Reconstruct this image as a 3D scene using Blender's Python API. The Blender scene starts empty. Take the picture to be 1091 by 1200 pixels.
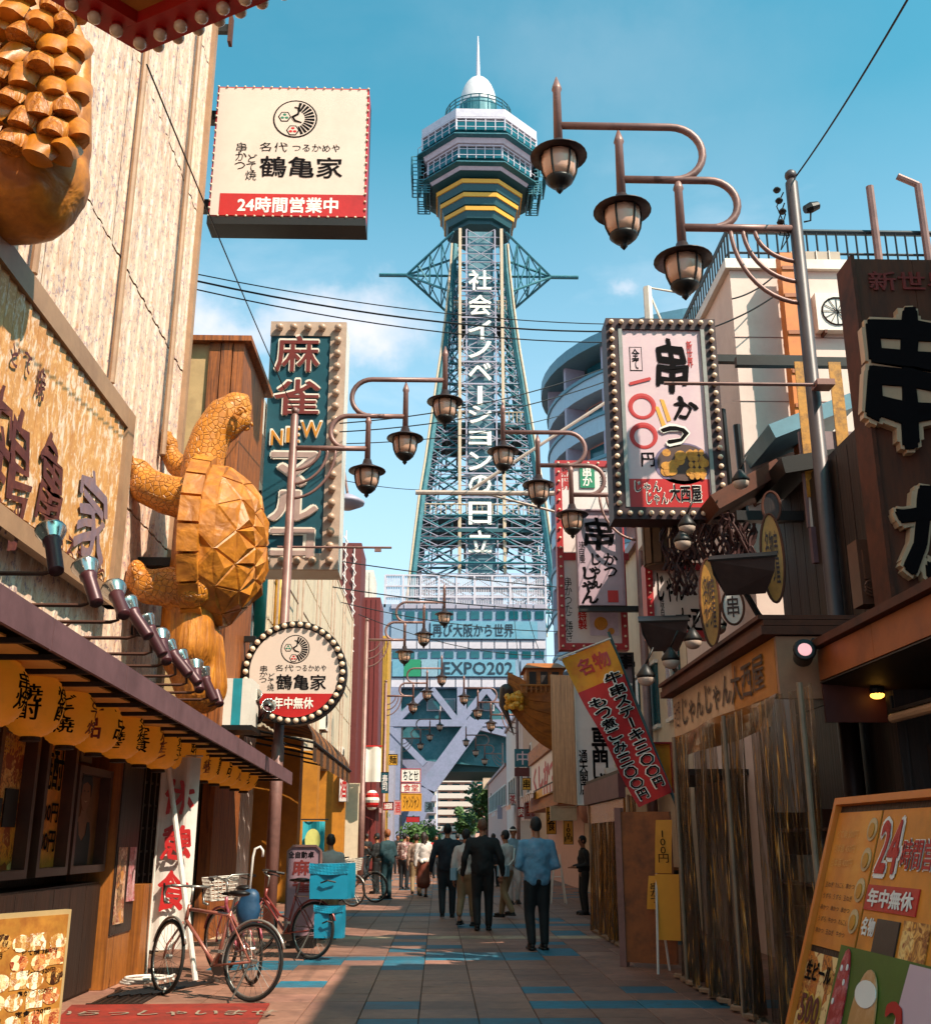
import bpy, math, random
from mathutils import Vector, Matrix, noise
random.seed(7)
R = math.radians
sc = bpy.context.scene
col = sc.collection
# ---------------------------------------------------------------- camera
CAMZ = 1.42; FPX = 1250.0; PITCH = R(17.12); YAW = R(1.42)
cd = bpy.data.cameras.new('camera'); cam = bpy.data.objects.new('camera', cd); col.objects.link(cam)
cam.location = (0, 0, CAMZ); cam.rotation_euler = (R(90) + PITCH, 0, -YAW)
cd.sensor_fit = 'HORIZONTAL'; cd.sensor_width = 36; cd.lens = 36 * FPX / 1091
cd.clip_start = .1; cd.clip_end = 3000
sc.camera = cam
# ---------------------------------------------------------------- sky and sun
SUN = Vector((.66, -.62, 1.02)).normalized()
sel = math.asin(SUN.z); saz = math.atan2(SUN.x, SUN.y)
w = bpy.data.worlds.new('World'); sc.world = w; w.use_nodes = True
nt = w.node_tree; nt.nodes.clear()
N = nt.nodes.new; L = nt.links.new
out = N('ShaderNodeOutputWorld'); bg = N('ShaderNodeBackground'); L(bg.outputs[0], out.inputs[0])
bg.inputs[1].default_value = .13
sky = N('ShaderNodeTexSky'); sky.sky_type = 'NISHITA'; sky.sun_disc = False
sky.sun_elevation = sel; sky.sun_rotation = saz; sky.air_density = 1.0; sky.dust_density = 1.2; sky.ozone_density = 1.5
tc = N('ShaderNodeTexCoord'); sep = N('ShaderNodeSeparateXYZ'); L(tc.outputs['Generated'], sep.inputs[0])
tint = N('ShaderNodeMix'); tint.data_type = 'RGBA'; tint.blend_type = 'MULTIPLY'; tint.inputs[0].default_value = 1
L(sky.outputs[0], tint.inputs[6]); tint.inputs[7].default_value = (.46, 1.26, 1.04, 1)
# clouds: soft noise on the sky direction, thicker near the horizon
mp = N('ShaderNodeMapping'); L(tc.outputs['Generated'], mp.inputs[0]); mp.inputs['Scale'].default_value = (1.2, 1.2, 2.6); mp.inputs['Location'].default_value = (.62, .0, .35)
cn = N('ShaderNodeTexNoise'); L(mp.outputs[0], cn.inputs[0]); cn.inputs['Scale'].default_value = 3.1; cn.inputs['Detail'].default_value = 9; cn.inputs['Roughness'].default_value = .56; cn.inputs['Distortion'].default_value = .25
cr = N('ShaderNodeMapRange'); L(cn.outputs[0], cr.inputs[0]); cr.inputs[1].default_value = .53; cr.inputs[2].default_value = .72
hz = N('ShaderNodeMapRange'); L(sep.outputs[2], hz.inputs[0]); hz.inputs[1].default_value = .62; hz.inputs[2].default_value = .34; hz.inputs[3].default_value = .03; hz.inputs[4].default_value = .45
mu = N('ShaderNodeMath'); mu.operation = 'MULTIPLY'; L(cr.outputs[0], mu.inputs[0]); L(hz.outputs[0], mu.inputs[1])
cm = N('ShaderNodeMix'); cm.data_type = 'RGBA'; L(mu.outputs[0], cm.inputs[0]); L(tint.outputs[2], cm.inputs[6]); cm.inputs[7].default_value = (6.2, 5.9, 6.1, 1)
# two cumulus heaps left of the tower and a wisp on the right
def heap(prev, d, r0, r1, amt):
    nd = N('ShaderNodeVectorMath'); nd.operation = 'NORMALIZE'; L(tc.outputs['Generated'], nd.inputs[0])
    nz = N('ShaderNodeTexNoise'); nz.inputs['Scale'].default_value = 9; nz.inputs['Detail'].default_value = 7; nz.inputs['Roughness'].default_value = .6; L(tc.outputs['Generated'], nz.inputs[0])
    sb = N('ShaderNodeVectorMath'); sb.operation = 'SUBTRACT'; L(nz.outputs['Color'], sb.inputs[0]); sb.inputs[1].default_value = (.5, .5, .5)
    sc_ = N('ShaderNodeVectorMath'); sc_.operation = 'MULTIPLY_ADD'; L(sb.outputs[0], sc_.inputs[0]); sc_.inputs[1].default_value = (.17, .17, .17); L(nd.outputs[0], sc_.inputs[2])
    df = N('ShaderNodeVectorMath'); df.operation = 'SUBTRACT'; L(sc_.outputs[0], df.inputs[0]); df.inputs[1].default_value = d
    sq = N('ShaderNodeVectorMath'); sq.operation = 'MULTIPLY'; L(df.outputs[0], sq.inputs[0]); sq.inputs[1].default_value = (1, 1, 1.7)
    ln = N('ShaderNodeVectorMath'); ln.operation = 'LENGTH'; L(sq.outputs[0], ln.inputs[0])
    mr_ = N('ShaderNodeMapRange'); mr_.interpolation_type = 'SMOOTHSTEP'; L(ln.outputs['Value'], mr_.inputs[0]); mr_.inputs[1].default_value = r1; mr_.inputs[2].default_value = r0; mr_.inputs[3].default_value = 0; mr_.inputs[4].default_value = amt
    m2 = N('ShaderNodeMix'); m2.data_type = 'RGBA'; L(mr_.outputs[0], m2.inputs[0]); L(prev, m2.inputs[6]); m2.inputs[7].default_value = (5.6, 5.1, 5.3, 1); return m2.outputs[2]
# pale violet-white low air
lo = N('ShaderNodeMapRange'); L(sep.outputs[2], lo.inputs[0]); lo.inputs[1].default_value = .0; lo.inputs[2].default_value = .6; lo.inputs[3].default_value = 1.0; lo.inputs[4].default_value = .0
lm = N('ShaderNodeMix'); lm.data_type = 'RGBA'; L(lo.outputs[0], lm.inputs[0]); L(cm.outputs[2], lm.inputs[6]); lm.inputs[7].default_value = (4.0, 4.5, 5.6, 1)
sd = bpy.data.lights.new('sun', 'SUN'); sun = bpy.data.objects.new('sun', sd); col.objects.link(sun)
sd.energy = 4.7; sd.angle = R(.5); sd.color = (1, .87, .72)
sun.rotation_euler = (-SUN).to_track_quat('-Z', 'Y').to_euler(); sun.location = (20, -20, 40)
sc.view_settings.view_transform = 'Standard'; sc.view_settings.look = 'None'
sc.view_settings.exposure = .8; sc.view_settings.gamma = 1; sc.view_settings.use_curve_mapping = False
sc.cycles.max_bounces = 6; sc.cycles.diffuse_bounces = 3; sc.cycles.glossy_bounces = 3; sc.cycles.transparent_max_bounces = 12

# ---------------------------------------------------------------- from a photo point to a place
FW = Vector((math.sin(YAW) * math.cos(PITCH), math.cos(YAW) * math.cos(PITCH), math.sin(PITCH)))
RT = Vector((math.cos(YAW), -math.sin(YAW), 0)); UP = RT.cross(FW); C0 = Vector((0, 0, CAMZ))
def ray(px, py): return FW + RT * ((px - 545.5) / FPX) + UP * ((600 - py) / FPX)
def onY(px, py, Y): v = ray(px, py); return C0 + v * (Y / v.y)
def onX(px, py, X): v = ray(px, py); return C0 + v * (X / v.x)
def onZ(px, py, Z=0): v = ray(px, py); return C0 + v * ((Z - CAMZ) / v.z)

sky_c = lm.outputs[2]
for px_, py_, r0_, r1_, am_ in ((425, 385, .0, .1, .75), (245, 395, .0, .09, .65), (340, 410, .0, .07, .4), (730, 300, .0, .03, .35), (690, 60, .0, .16, .08), (820, 160, .0, .2, .06), (1300, 500, .05, .2, .8), (-500, 480, .05, .2, .8)):
    d_ = ray(px_, py_).normalized(); sky_c = heap(sky_c, d_, r0_, r1_, am_)
L(sky_c, bg.inputs[0])
# ---------------------------------------------------------------- materials
def lin(h):
    if isinstance(h, str):
        c = [int(h[i:i + 2], 16) / 255 for i in (0, 2, 4)]
        return tuple((x / 12.92 if x <= .04045 else ((x + .055) / 1.055) ** 2.4) for x in c)
    return h
MATS = {}
def M(name, c, rough=.6, metal=0, var=.18, scale=5, bump=.08, dirt=None, dirt_amt=.5, spec=.5, stretch=(1, 1, 1), coat=0, emit=0, dscale=1.3, trans=0):
    if name in MATS: return MATS[name]
    m = bpy.data.materials.new(name); m.use_nodes = True; n = m.node_tree; b = n.nodes['Principled BSDF']
    c = lin(c)
    t = n.nodes.new('ShaderNodeTexCoord'); mp = n.nodes.new('ShaderNodeMapping'); mp.inputs['Scale'].default_value = stretch
    n.links.new(t.outputs['Object'], mp.inputs[0])
    a = n.nodes.new('ShaderNodeTexNoise'); a.inputs['Scale'].default_value = scale; a.inputs['Detail'].default_value = 6; a.inputs['Roughness'].default_value = .65
    n.links.new(mp.outputs[0], a.inputs[0])
    mr = n.nodes.new('ShaderNodeMapRange'); mr.inputs[1].default_value = .3; mr.inputs[2].default_value = .7; mr.inputs[3].default_value = 1 - var; mr.inputs[4].default_value = 1 + var * .7
    n.links.new(a.outputs[0], mr.inputs[0])
    mx = n.nodes.new('ShaderNodeVectorMath'); mx.operation = 'SCALE'; mx.inputs[0].default_value = c; n.links.new(mr.outputs[0], mx.inputs[3])
    last = mx.outputs[0]
    if dirt:
        d = n.nodes.new('ShaderNodeTexNoise'); d.inputs['Scale'].default_value = dscale; d.inputs['Detail'].default_value = 8; d.inputs['Roughness'].default_value = .7
        n.links.new(mp.outputs[0], d.inputs[0])
        dr = n.nodes.new('ShaderNodeMapRange'); dr.inputs[1].default_value = .48; dr.inputs[2].default_value = .66; dr.inputs[4].default_value = dirt_amt
        n.links.new(d.outputs[0], dr.inputs[0])
        k = n.nodes.new('ShaderNodeMix'); k.data_type = 'RGBA'; n.links.new(dr.outputs[0], k.inputs[0]); n.links.new(last, k.inputs[6]); k.inputs[7].default_value = (*lin(dirt), 1)
        last = k.outputs[2]
    n.links.new(last, b.inputs['Base Color'])
    b.inputs['Roughness'].default_value = rough; b.inputs['Metallic'].default_value = metal
    b.inputs['Specular IOR Level'].default_value = spec; b.inputs['Coat Weight'].default_value = coat
    if trans: b.inputs['Transmission Weight'].default_value = trans
    if emit:
        n.links.new(last, b.inputs['Emission Color']); b.inputs['Emission Strength'].default_value = emit
    if bump:
        bp = n.nodes.new('ShaderNodeBump'); bp.inputs['Strength'].default_value = bump; bp.inputs['Distance'].default_value = .02
        n.links.new(a.outputs[0], bp.inputs['Height']); n.links.new(bp.outputs[0], b.inputs['Normal'])
    MATS[name] = m; return m
def Wood(name, c, dark, axis=2, scale=3, rough=.55, bump=.3, streak=14, amt=.85):
    if name in MATS: return MATS[name]
    m = M(name, c, rough, var=.2, scale=scale * 4, bump=0); n = m.node_tree; b = n.nodes['Principled BSDF']
    st = [streak, streak, streak]; st[axis] = .8
    t = n.nodes.new('ShaderNodeTexCoord'); mp = n.nodes.new('ShaderNodeMapping'); mp.inputs['Scale'].default_value = st; n.links.new(t.outputs['Object'], mp.inputs[0])
    a = n.nodes.new('ShaderNodeTexNoise'); a.inputs['Scale'].default_value = scale * .5; a.inputs['Detail'].default_value = 5; a.inputs['Distortion'].default_value = .8; n.links.new(mp.outputs[0], a.inputs[0])
    dr = n.nodes.new('ShaderNodeMapRange'); dr.inputs[1].default_value = .42; dr.inputs[2].default_value = .68; dr.inputs[4].default_value = amt; n.links.new(a.outputs[0], dr.inputs[0])
    k = n.nodes.new('ShaderNodeMix'); k.data_type = 'RGBA'; n.links.new(dr.outputs[0], k.inputs[0])
    src = b.inputs['Base Color'].links[0].from_socket; n.links.new(src, k.inputs[6]); k.inputs[7].default_value = (*lin(dark), 1); n.links.new(k.outputs[2], b.inputs['Base Color'])
    bp = n.nodes.new('ShaderNodeBump'); bp.inputs['Strength'].default_value = bump; bp.inputs['Distance'].default_value = .02; n.links.new(a.outputs[0], bp.inputs['Height']); n.links.new(bp.outputs[0], b.inputs['Normal'])
    return m
def world_grain(m):
    """grain and stains run on from piece to piece instead of repeating on each"""
    n = m.node_tree; g_ = n.nodes.new('ShaderNodeNewGeometry')
    for l in [l for l in n.links if l.from_socket.name == 'Object' and l.from_node.type == 'TEX_COORD']:
        to = l.to_socket; n.links.remove(l); n.links.new(g_.outputs['Position'], to)
    return m
def Print(name, cols, scale=6, dist=.4, rough=.45, seed=0.):
    """a printed sheet of small pictures and text-like dashes"""
    if name in MATS: return MATS[name]
    m = bpy.data.materials.new(name); m.use_nodes = True; n = m.node_tree; b = n.nodes['Principled BSDF']
    t = n.nodes.new('ShaderNodeTexCoord'); mp = n.nodes.new('ShaderNodeMapping'); mp.inputs['Location'].default_value = (seed, seed * 2, seed * 3); n.links.new(t.outputs['Object'], mp.inputs[0])
    v = n.nodes.new('ShaderNodeTexVoronoi'); v.inputs['Scale'].default_value = scale; v.inputs['Randomness'].default_value = .55; n.links.new(mp.outputs[0], v.inputs[0])
    s = n.nodes.new('ShaderNodeSeparateColor'); n.links.new(v.outputs['Color'], s.inputs[0])
    a = n.nodes.new('ShaderNodeTexNoise'); a.inputs['Scale'].default_value = scale * 2.3; a.inputs['Detail'].default_value = 5; a.inputs['Distortion'].default_value = 1.4; n.links.new(mp.outputs[0], a.inputs[0])
    ad = n.nodes.new('ShaderNodeMath'); ad.operation = 'MULTIPLY_ADD'; n.links.new(a.outputs[0], ad.inputs[0]); ad.inputs[1].default_value = dist * 2; n.links.new(s.outputs[0], ad.inputs[2])
    sb = n.nodes.new('ShaderNodeMath'); sb.operation = 'SUBTRACT'; n.links.new(ad.outputs[0], sb.inputs[0]); sb.inputs[1].default_value = dist
    r = n.nodes.new('ShaderNodeValToRGB'); n.links.new(sb.outputs[0], r.inputs[0]); el = r.color_ramp.elements
    while len(el) > 1: el.remove(el[-1])
    for i, c in enumerate(cols):
        e = el[0] if i == 0 else el.new(i / len(cols)); e.position = i / len(cols); e.color = (*lin(c), 1)
    n.links.new(r.outputs[0], b.inputs['Base Color']); b.inputs['Roughness'].default_value = rough
    MATS[name] = m; return m

# ---------------------------------------------------------------- mesh builder
class MB:
    def __init__(s): s.v = []; s.f = []; s.k = []; s.i = 0
    def add(s, vs, fs, M_=None):
        n = len(s.v)
        s.v += [tuple(M_ @ Vector(p)) for p in vs] if M_ is not None else [tuple(p) for p in vs]
        s.f += [tuple(i + n for i in f) for f in fs]; s.k += [s.i] * len(fs); return s
    def box(s, c, d, M_=None, rz=0, ry=0, rx=0, taper=1):
        x, y, z = d[0] / 2, d[1] / 2, d[2] / 2
        vs = [Vector((i * x * (taper if k > 0 else 1), j * y * (taper if k > 0 else 1), k * z)) for k in (-1, 1) for j in (-1, 1) for i in (-1, 1)]
        if rz or ry or rx:
            q = Matrix.Rotation(rz, 4, 'Z') @ Matrix.Rotation(ry, 4, 'Y') @ Matrix.Rotation(rx, 4, 'X'); vs = [q @ p for p in vs]
        vs = [p + Vector(c) for p in vs]
        return s.add(vs, [(0, 2, 3, 1), (4, 5, 7, 6), (0, 1, 5, 4), (2, 6, 7, 3), (0, 4, 6, 2), (1, 3, 7, 5)], M_)
    def b2(s, a, b): return s.box([(a[i] + b[i]) / 2 for i in range(3)], [abs(b[i] - a[i]) for i in range(3)])
    def tube(s, pts, r, n=8, closed=False, cap=True):
        pts = [Vector(p) for p in pts]; m = len(pts); rs = r if isinstance(r, (list, tuple)) else [r] * m
        up = None; vs = []
        for i, p in enumerate(pts):
            a = pts[i - 1] if (i > 0 or closed) else p; b = pts[(i + 1) % m] if (i < m - 1 or closed) else p
            d = (b - a).normalized() if (b - a).length > 1e-9 else Vector((0, 0, 1))
            if up is None: up = Vector((0, 0, 1)) if abs(d.z) < .9 else Vector((1, 0, 0))
            x = d.cross(up)
            if x.length < 1e-6: x = d.orthogonal()
            x.normalize(); up = x.cross(d).normalized()
            vs += [p + (x * math.cos(t) + up * math.sin(t)) * rs[i] for t in [2 * math.pi * k / n for k in range(n)]]
        fs = []
        for i in range(m if closed else m - 1):
            j = (i + 1) % m
            fs += [(i * n + k, i * n + (k + 1) % n, j * n + (k + 1) % n, j * n + k) for k in range(n)]
        if cap and not closed: fs += [tuple(range(n))[::-1], tuple((m - 1) * n + k for k in range(n))]
        return s.add(vs, fs)
    def lathe(s, prof, n=16, c=(0, 0, 0), M_=None, cap=True):
        vs = []; fs = []
        for r, z in prof: vs += [(c[0] + r * math.cos(2 * math.pi * k / n), c[1] + r * math.sin(2 * math.pi * k / n), c[2] + z) for k in range(n)]
        for i in range(len(prof) - 1): fs += [(i * n + k, i * n + (k + 1) % n, (i + 1) * n + (k + 1) % n, (i + 1) * n + k) for k in range(n)]
        if cap: fs += [tuple(range(n))[::-1], tuple((len(prof) - 1) * n + k for k in range(n))]
        return s.add(vs, fs, M_)
    def ell(s, c, r, n=12, m=8, M_=None):
        if not isinstance(r, (list, tuple)): r = (r, r, r)
        vs = [(c[0], c[1], c[2] - r[2])]; fs = []
        for i in range(1, m):
            a = math.pi * i / m - math.pi / 2
            vs += [(c[0] + r[0] * math.cos(a) * math.cos(2 * math.pi * k / n), c[1] + r[1] * math.cos(a) * math.sin(2 * math.pi * k / n), c[2] + r[2] * math.sin(a)) for k in range(n)]
        vs.append((c[0], c[1], c[2] + r[2]))
        fs += [(0, 1 + (k + 1) % n, 1 + k) for k in range(n)]
        for i in range(m - 2): fs += [(1 + i * n + k, 1 + i * n + (k + 1) % n, 1 + (i + 1) * n + (k + 1) % n, 1 + (i + 1) * n + k) for k in range(n)]
        t = len(vs) - 1; fs += [(t, 1 + (m - 2) * n + k, 1 + (m - 2) * n + (k + 1) % n) for k in range(n)]
        return s.add(vs, fs, M_)
    def cap(s, a, ra, b, rb, n=12):       # capsule
        a = Vector(a); b = Vector(b); s.ell(a, ra, n, 8); s.ell(b, rb, n, 8); s.tube([a, b], [ra, rb], n); return s
    def prism(s, poly, y0, y1, M_=None):  # poly in XZ, counter-clockwise from -Y
        n = len(poly); vs = [(x, y0, z) for x, z in poly] + [(x, y1, z) for x, z in poly]
        return s.add(vs, [tuple(range(n)), tuple(range(n, 2 * n))[::-1]] + [(i, i + n, (i + 1) % n + n, (i + 1) % n) for i in range(n)], M_)
    def grid(s, f, nu, nv):
        vs = [f(i / nu, j / nv) for j in range(nv + 1) for i in range(nu + 1)]
        return s.add(vs, [(j * (nu + 1) + i, j * (nu + 1) + i + 1, (j + 1) * (nu + 1) + i + 1, (j + 1) * (nu + 1) + i) for j in range(nv) for i in range(nu)])
    def data(s, name, mat, smooth=False):
        me = bpy.data.meshes.new(name); me.from_pydata([tuple(p) for p in s.v], [], s.f)
        for m in (mat if isinstance(mat, (list, tuple)) else [mat]): me.materials.append(m)
        if any(s.k): me.polygons.foreach_set('material_index', s.k)
        if smooth: me.polygons.foreach_set('use_smooth', [True] * len(me.polygons))
        me.update(); return me
    def build(s, name, mat, parent=None, smooth=False, loc=None, rot=None, **kw):
        return inst(name, s.data(name, mat, smooth), parent, loc, rot, **kw)
def inst(name, me, parent=None, loc=None, rot=None, label=None, cat=None, group=None, kind=None, scale=None):
    o = bpy.data.objects.new(name, me); col.objects.link(o); o.parent = parent
    if loc is not None: o.location = loc
    if rot is not None: o.rotation_euler = rot
    if scale is not None: o.scale = scale
    if label: o['label'] = label
    if cat: o['category'] = cat
    if group: o['group'] = group
    if kind: o['kind'] = kind
    return o
def th(name, label, cat, loc=(0, 0, 0), rz=0, group=None, kind=None):
    return inst(name, None, None, loc, (0, 0, rz), label=label, cat=cat, group=group, kind=kind)
def copy_tree(o, parent=None, loc=None, rz=None, label=None, group=None):
    c = o.copy(); col.objects.link(c); c.parent = parent
    if loc is not None: c.location = loc
    if rz is not None: c.rotation_euler = (0, 0, rz)
    if label: c['label'] = label
    if group: c['group'] = group
    for ch in list(o.children): copy_tree(ch, c)
    return c
CH = {}
def arc(cx, cz, r, a0, a1, n=8, y=0): return [(cx + r * math.cos(R(a0 + (a1 - a0) * i / n)), y, cz + r * math.sin(R(a0 + (a1 - a0) * i / n))) for i in range(n + 1)]

# ---------------------------------------------------------------- lettering
TMP = bpy.data.scenes.new('workbench')
def evaluated(o):
    TMP.collection.objects.link(o); vl = TMP.view_layers[0]; vl.update(); dg = vl.depsgraph
    me = bpy.data.meshes.new_from_object(o.evaluated_get(dg)); TMP.collection.objects.unlink(o); return me
def txt(s_, w=None, h=None, ext=.002, off=0., vert=False, brush=0., shear=0., res=2, seed=0.):
    cu = bpy.data.curves.new('lettering', 'FONT'); cu.body = '\n'.join(s_) if vert else s_
    cu.resolution_u = res; cu.shear = shear; cu.align_x = 'CENTER'; cu.space_line = .82 if vert else .85
    cu.extrude = .5 if ext > .004 else 0
    o = bpy.data.objects.new('lettering', cu); me = evaluated(o)
    b = MB(); P = [v.co.copy() for v in me.vertices]
    F = [tuple(p.vertices) for p in me.polygons]
    bpy.data.objects.remove(o); bpy.data.curves.remove(cu); bpy.data.meshes.remove(me)
    if not P: return b
    off *= .62; lay = None
    if off > .008:      # bolder strokes: the glyph laid over itself in a ring of small shifts
        n0 = len(P); lay = [0] * n0; P0 = list(P); F0 = list(F); k = 8 if off > .05 else 6
        for i in range(k):
            a = 2 * math.pi * i / k
            P += [Vector((p.x + off * math.cos(a), p.y + off * math.sin(a), p.z)) for p in P0]; lay += [i + 1] * n0
            F += [tuple(v + n0 * (i + 1) for v in f) for f in F0]
    if brush:
        for p in P:
            q = noise.noise_vector(Vector((p.x * 2.3 + seed, p.y * 2.3, 3.1))); p.x += q.x * brush * .10; p.y += q.y * brush * .10
            q = noise.noise_vector(Vector((p.x * 7 + seed, p.y * 7, 1.1))); p.x += q.x * brush * .03; p.y += q.y * brush * .03
    x0, x1 = min(p.x for p in P), max(p.x for p in P); y0, y1 = min(p.y for p in P), max(p.y for p in P)
    if w is None: w = h * (x1 - x0) / (y1 - y0)
    if h is None: h = w * (y1 - y0) / (x1 - x0)
    sx = w / max(x1 - x0, 1e-6); sy = h / max(y1 - y0, 1e-6)
    b.add([((p.x - (x0 + x1) / 2) * sx, -(p.z + (.5 if ext > .004 else 0)) * ext - (lay[i] * .0003 if lay else 0), (p.y - (y0 + y1) / 2) * sy) for i, p in enumerate(P)], F)
    return b
class Sheet:
    """the front plane of a sign, poster or wall; places prints on it by photo position"""
    def __init__(s, t, front=0.):
        s.t = t; s.rz = t.rotation_euler.z; s.n = Matrix.Rotation(s.rz, 3, 'Z') @ Vector((0, -1, 0)); s.o = Vector(t.location); s.fr = front
    def uv(s, px, py):
        v = ray(px, py); o = s.o + s.n * s.fr; k = (o - C0).dot(s.n) / v.dot(s.n); p = C0 + v * k - s.o
        return (Matrix.Rotation(-s.rz, 3, 'Z') @ p)
    def bx(s, a):
        p = s.uv(a[0], a[1]); q = s.uv(a[2], a[3]); return (min(p.x, q.x), max(p.x, q.x), min(p.z, q.z), max(p.z, q.z))
    def text(s, st, a, mat, proud=.004, name='lettering', parent=None, uv=None, **kw):
        u0, u1, z0, z1 = uv if uv else s.bx(a)
        b = txt(st, u1 - u0, z1 - z0, **kw)
        return b.build(name, mat, parent or s.t, loc=((u0 + u1) / 2, -s.fr - proud, (z0 + z1) / 2))
    def rect(s, name, a, mat, th_=.004, proud=0., parent=None, uv=None, **kw):
        u0, u1, z0, z1 = uv if uv else s.bx(a)
        b = MB(); b.box((0, 0, 0), (u1 - u0, th_, z1 - z0))
        return b.build(name, mat, parent or s.t, loc=((u0 + u1) / 2, -s.fr - proud - th_ / 2, (z0 + z1) / 2), **kw)
def bulb_mesh(name, r, m, mr):
    b = MB(); b.lathe([(r * .75, 0), (r * .8, r * .5), (r * .7, r * .6)], 10); b.i = 1; b.ell((0, 0, r * .95), (r, r, r * .9), 10, 7)
    return b.data(name, [mr, m], True)
def border_bulbs(t, u0, u1, z0, z1, y, step, me, name='bulb', sides='tblr'):
    nx = max(2, round((u1 - u0) / step)); nz = max(2, round((z1 - z0) / step))
    pts = []
    if 't' in sides: pts += [(u0 + (u1 - u0) * i / nx, z1) for i in range(nx + 1)]
    if 'b' in sides: pts += [(u0 + (u1 - u0) * i / nx, z0) for i in range(nx + 1)]
    if 'l' in sides: pts += [(u0, z0 + (z1 - z0) * i / nz) for i in range(1, nz)]
    if 'r' in sides: pts += [(u1, z0 + (z1 - z0) * i / nz) for i in range(1, nz)]
    if 'r' in sides and 't' not in sides: pts += [(u1, z1)]
    for x, z in pts: inst(name, me, t, (x, y, z), (R(90), 0, 0))

def blob(prims, voxel=.03, smooth=4, dec=None):
    """tapered limbs grown into one continuous skin; prims: ('c',a,ra,b,rb) or ('e',c,(rx,ry,rz)[,rot])"""
    b = MB()
    for p in prims:
        if p[0] == 'c': b.cap(*p[1:])
        else:
            M_ = None
            if len(p) > 3: M_ = Matrix.Translation(Vector(p[1])) @ p[3]; b.ell((0, 0, 0), p[2], 16, 10, M_)
            else: b.ell(p[1], p[2], 16, 10)
    me = b.data('skin', []); o = bpy.data.objects.new('skin', me)
    m = o.modifiers.new('r', 'REMESH'); m.mode = 'VOXEL'; m.voxel_size = voxel
    m = o.modifiers.new('s', 'SMOOTH'); m.factor = .6; m.iterations = smooth
    if dec: m = o.modifiers.new('d', 'DECIMATE'); m.ratio = dec
    e = evaluated(o)
    r = MB(); r.add([v.co[:] for v in e.vertices], [tuple(p.vertices) for p in e.polygons])
    bpy.data.objects.remove(o); bpy.data.meshes.remove(me); bpy.data.meshes.remove(e)
    return r

# shared materials
m_black = M('black metal', '1b1715', .45, .3, .2); m_dark = M('dark brown paint', '241a15', .6, 0, .3, dirt='3a2818', dirt_amt=.5)
m_white = M('white paint', 'd9cfc4', .5, 0, .08, dirt='a8937f', dirt_amt=.35); m_red = M('red enamel', 'b51a17', .4, 0, .12, dirt='7b1210', dirt_amt=.4)
m_ink = M('black ink', '120e10', .85, 0, .1, bump=0, spec=.08); m_wink = M('white ink', 'e6ded2', .5, 0, .05, bump=0); m_rink = M('red ink', 'b01815', .5, 0, .1, bump=0)
m_mauve = M('mauve lamp paint', '866058', .45, .2, .2, dirt='3d2a28', dirt_amt=.5)
m_steel = M('galvanised steel', '8b8680', .4, .7, .2); m_rust = M('rusty steel', '5a2c16', .7, .2, .35, dirt='2a160e', dirt_amt=.8)
m_glass = M('dark glass', '16262a', .08, 0, .2, bump=0, spec=.8); m_chrome = M('bright chrome', 'b8b4ae', .18, .95, .08, bump=0)
m_cable = M('black rubber', '0f0f11', .6, 0, .1, bump=0); m_bulb = M('pearl bulb glass', 'dcc0a4', .2, 0, .1, bump=0, coat=.5)
m_gold = M('orange carved wood', 'c07418', .42, 0, .22, scale=9, bump=.35, dirt='6b3208', dirt_amt=.55, dscale=2.2, coat=.25)
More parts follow.
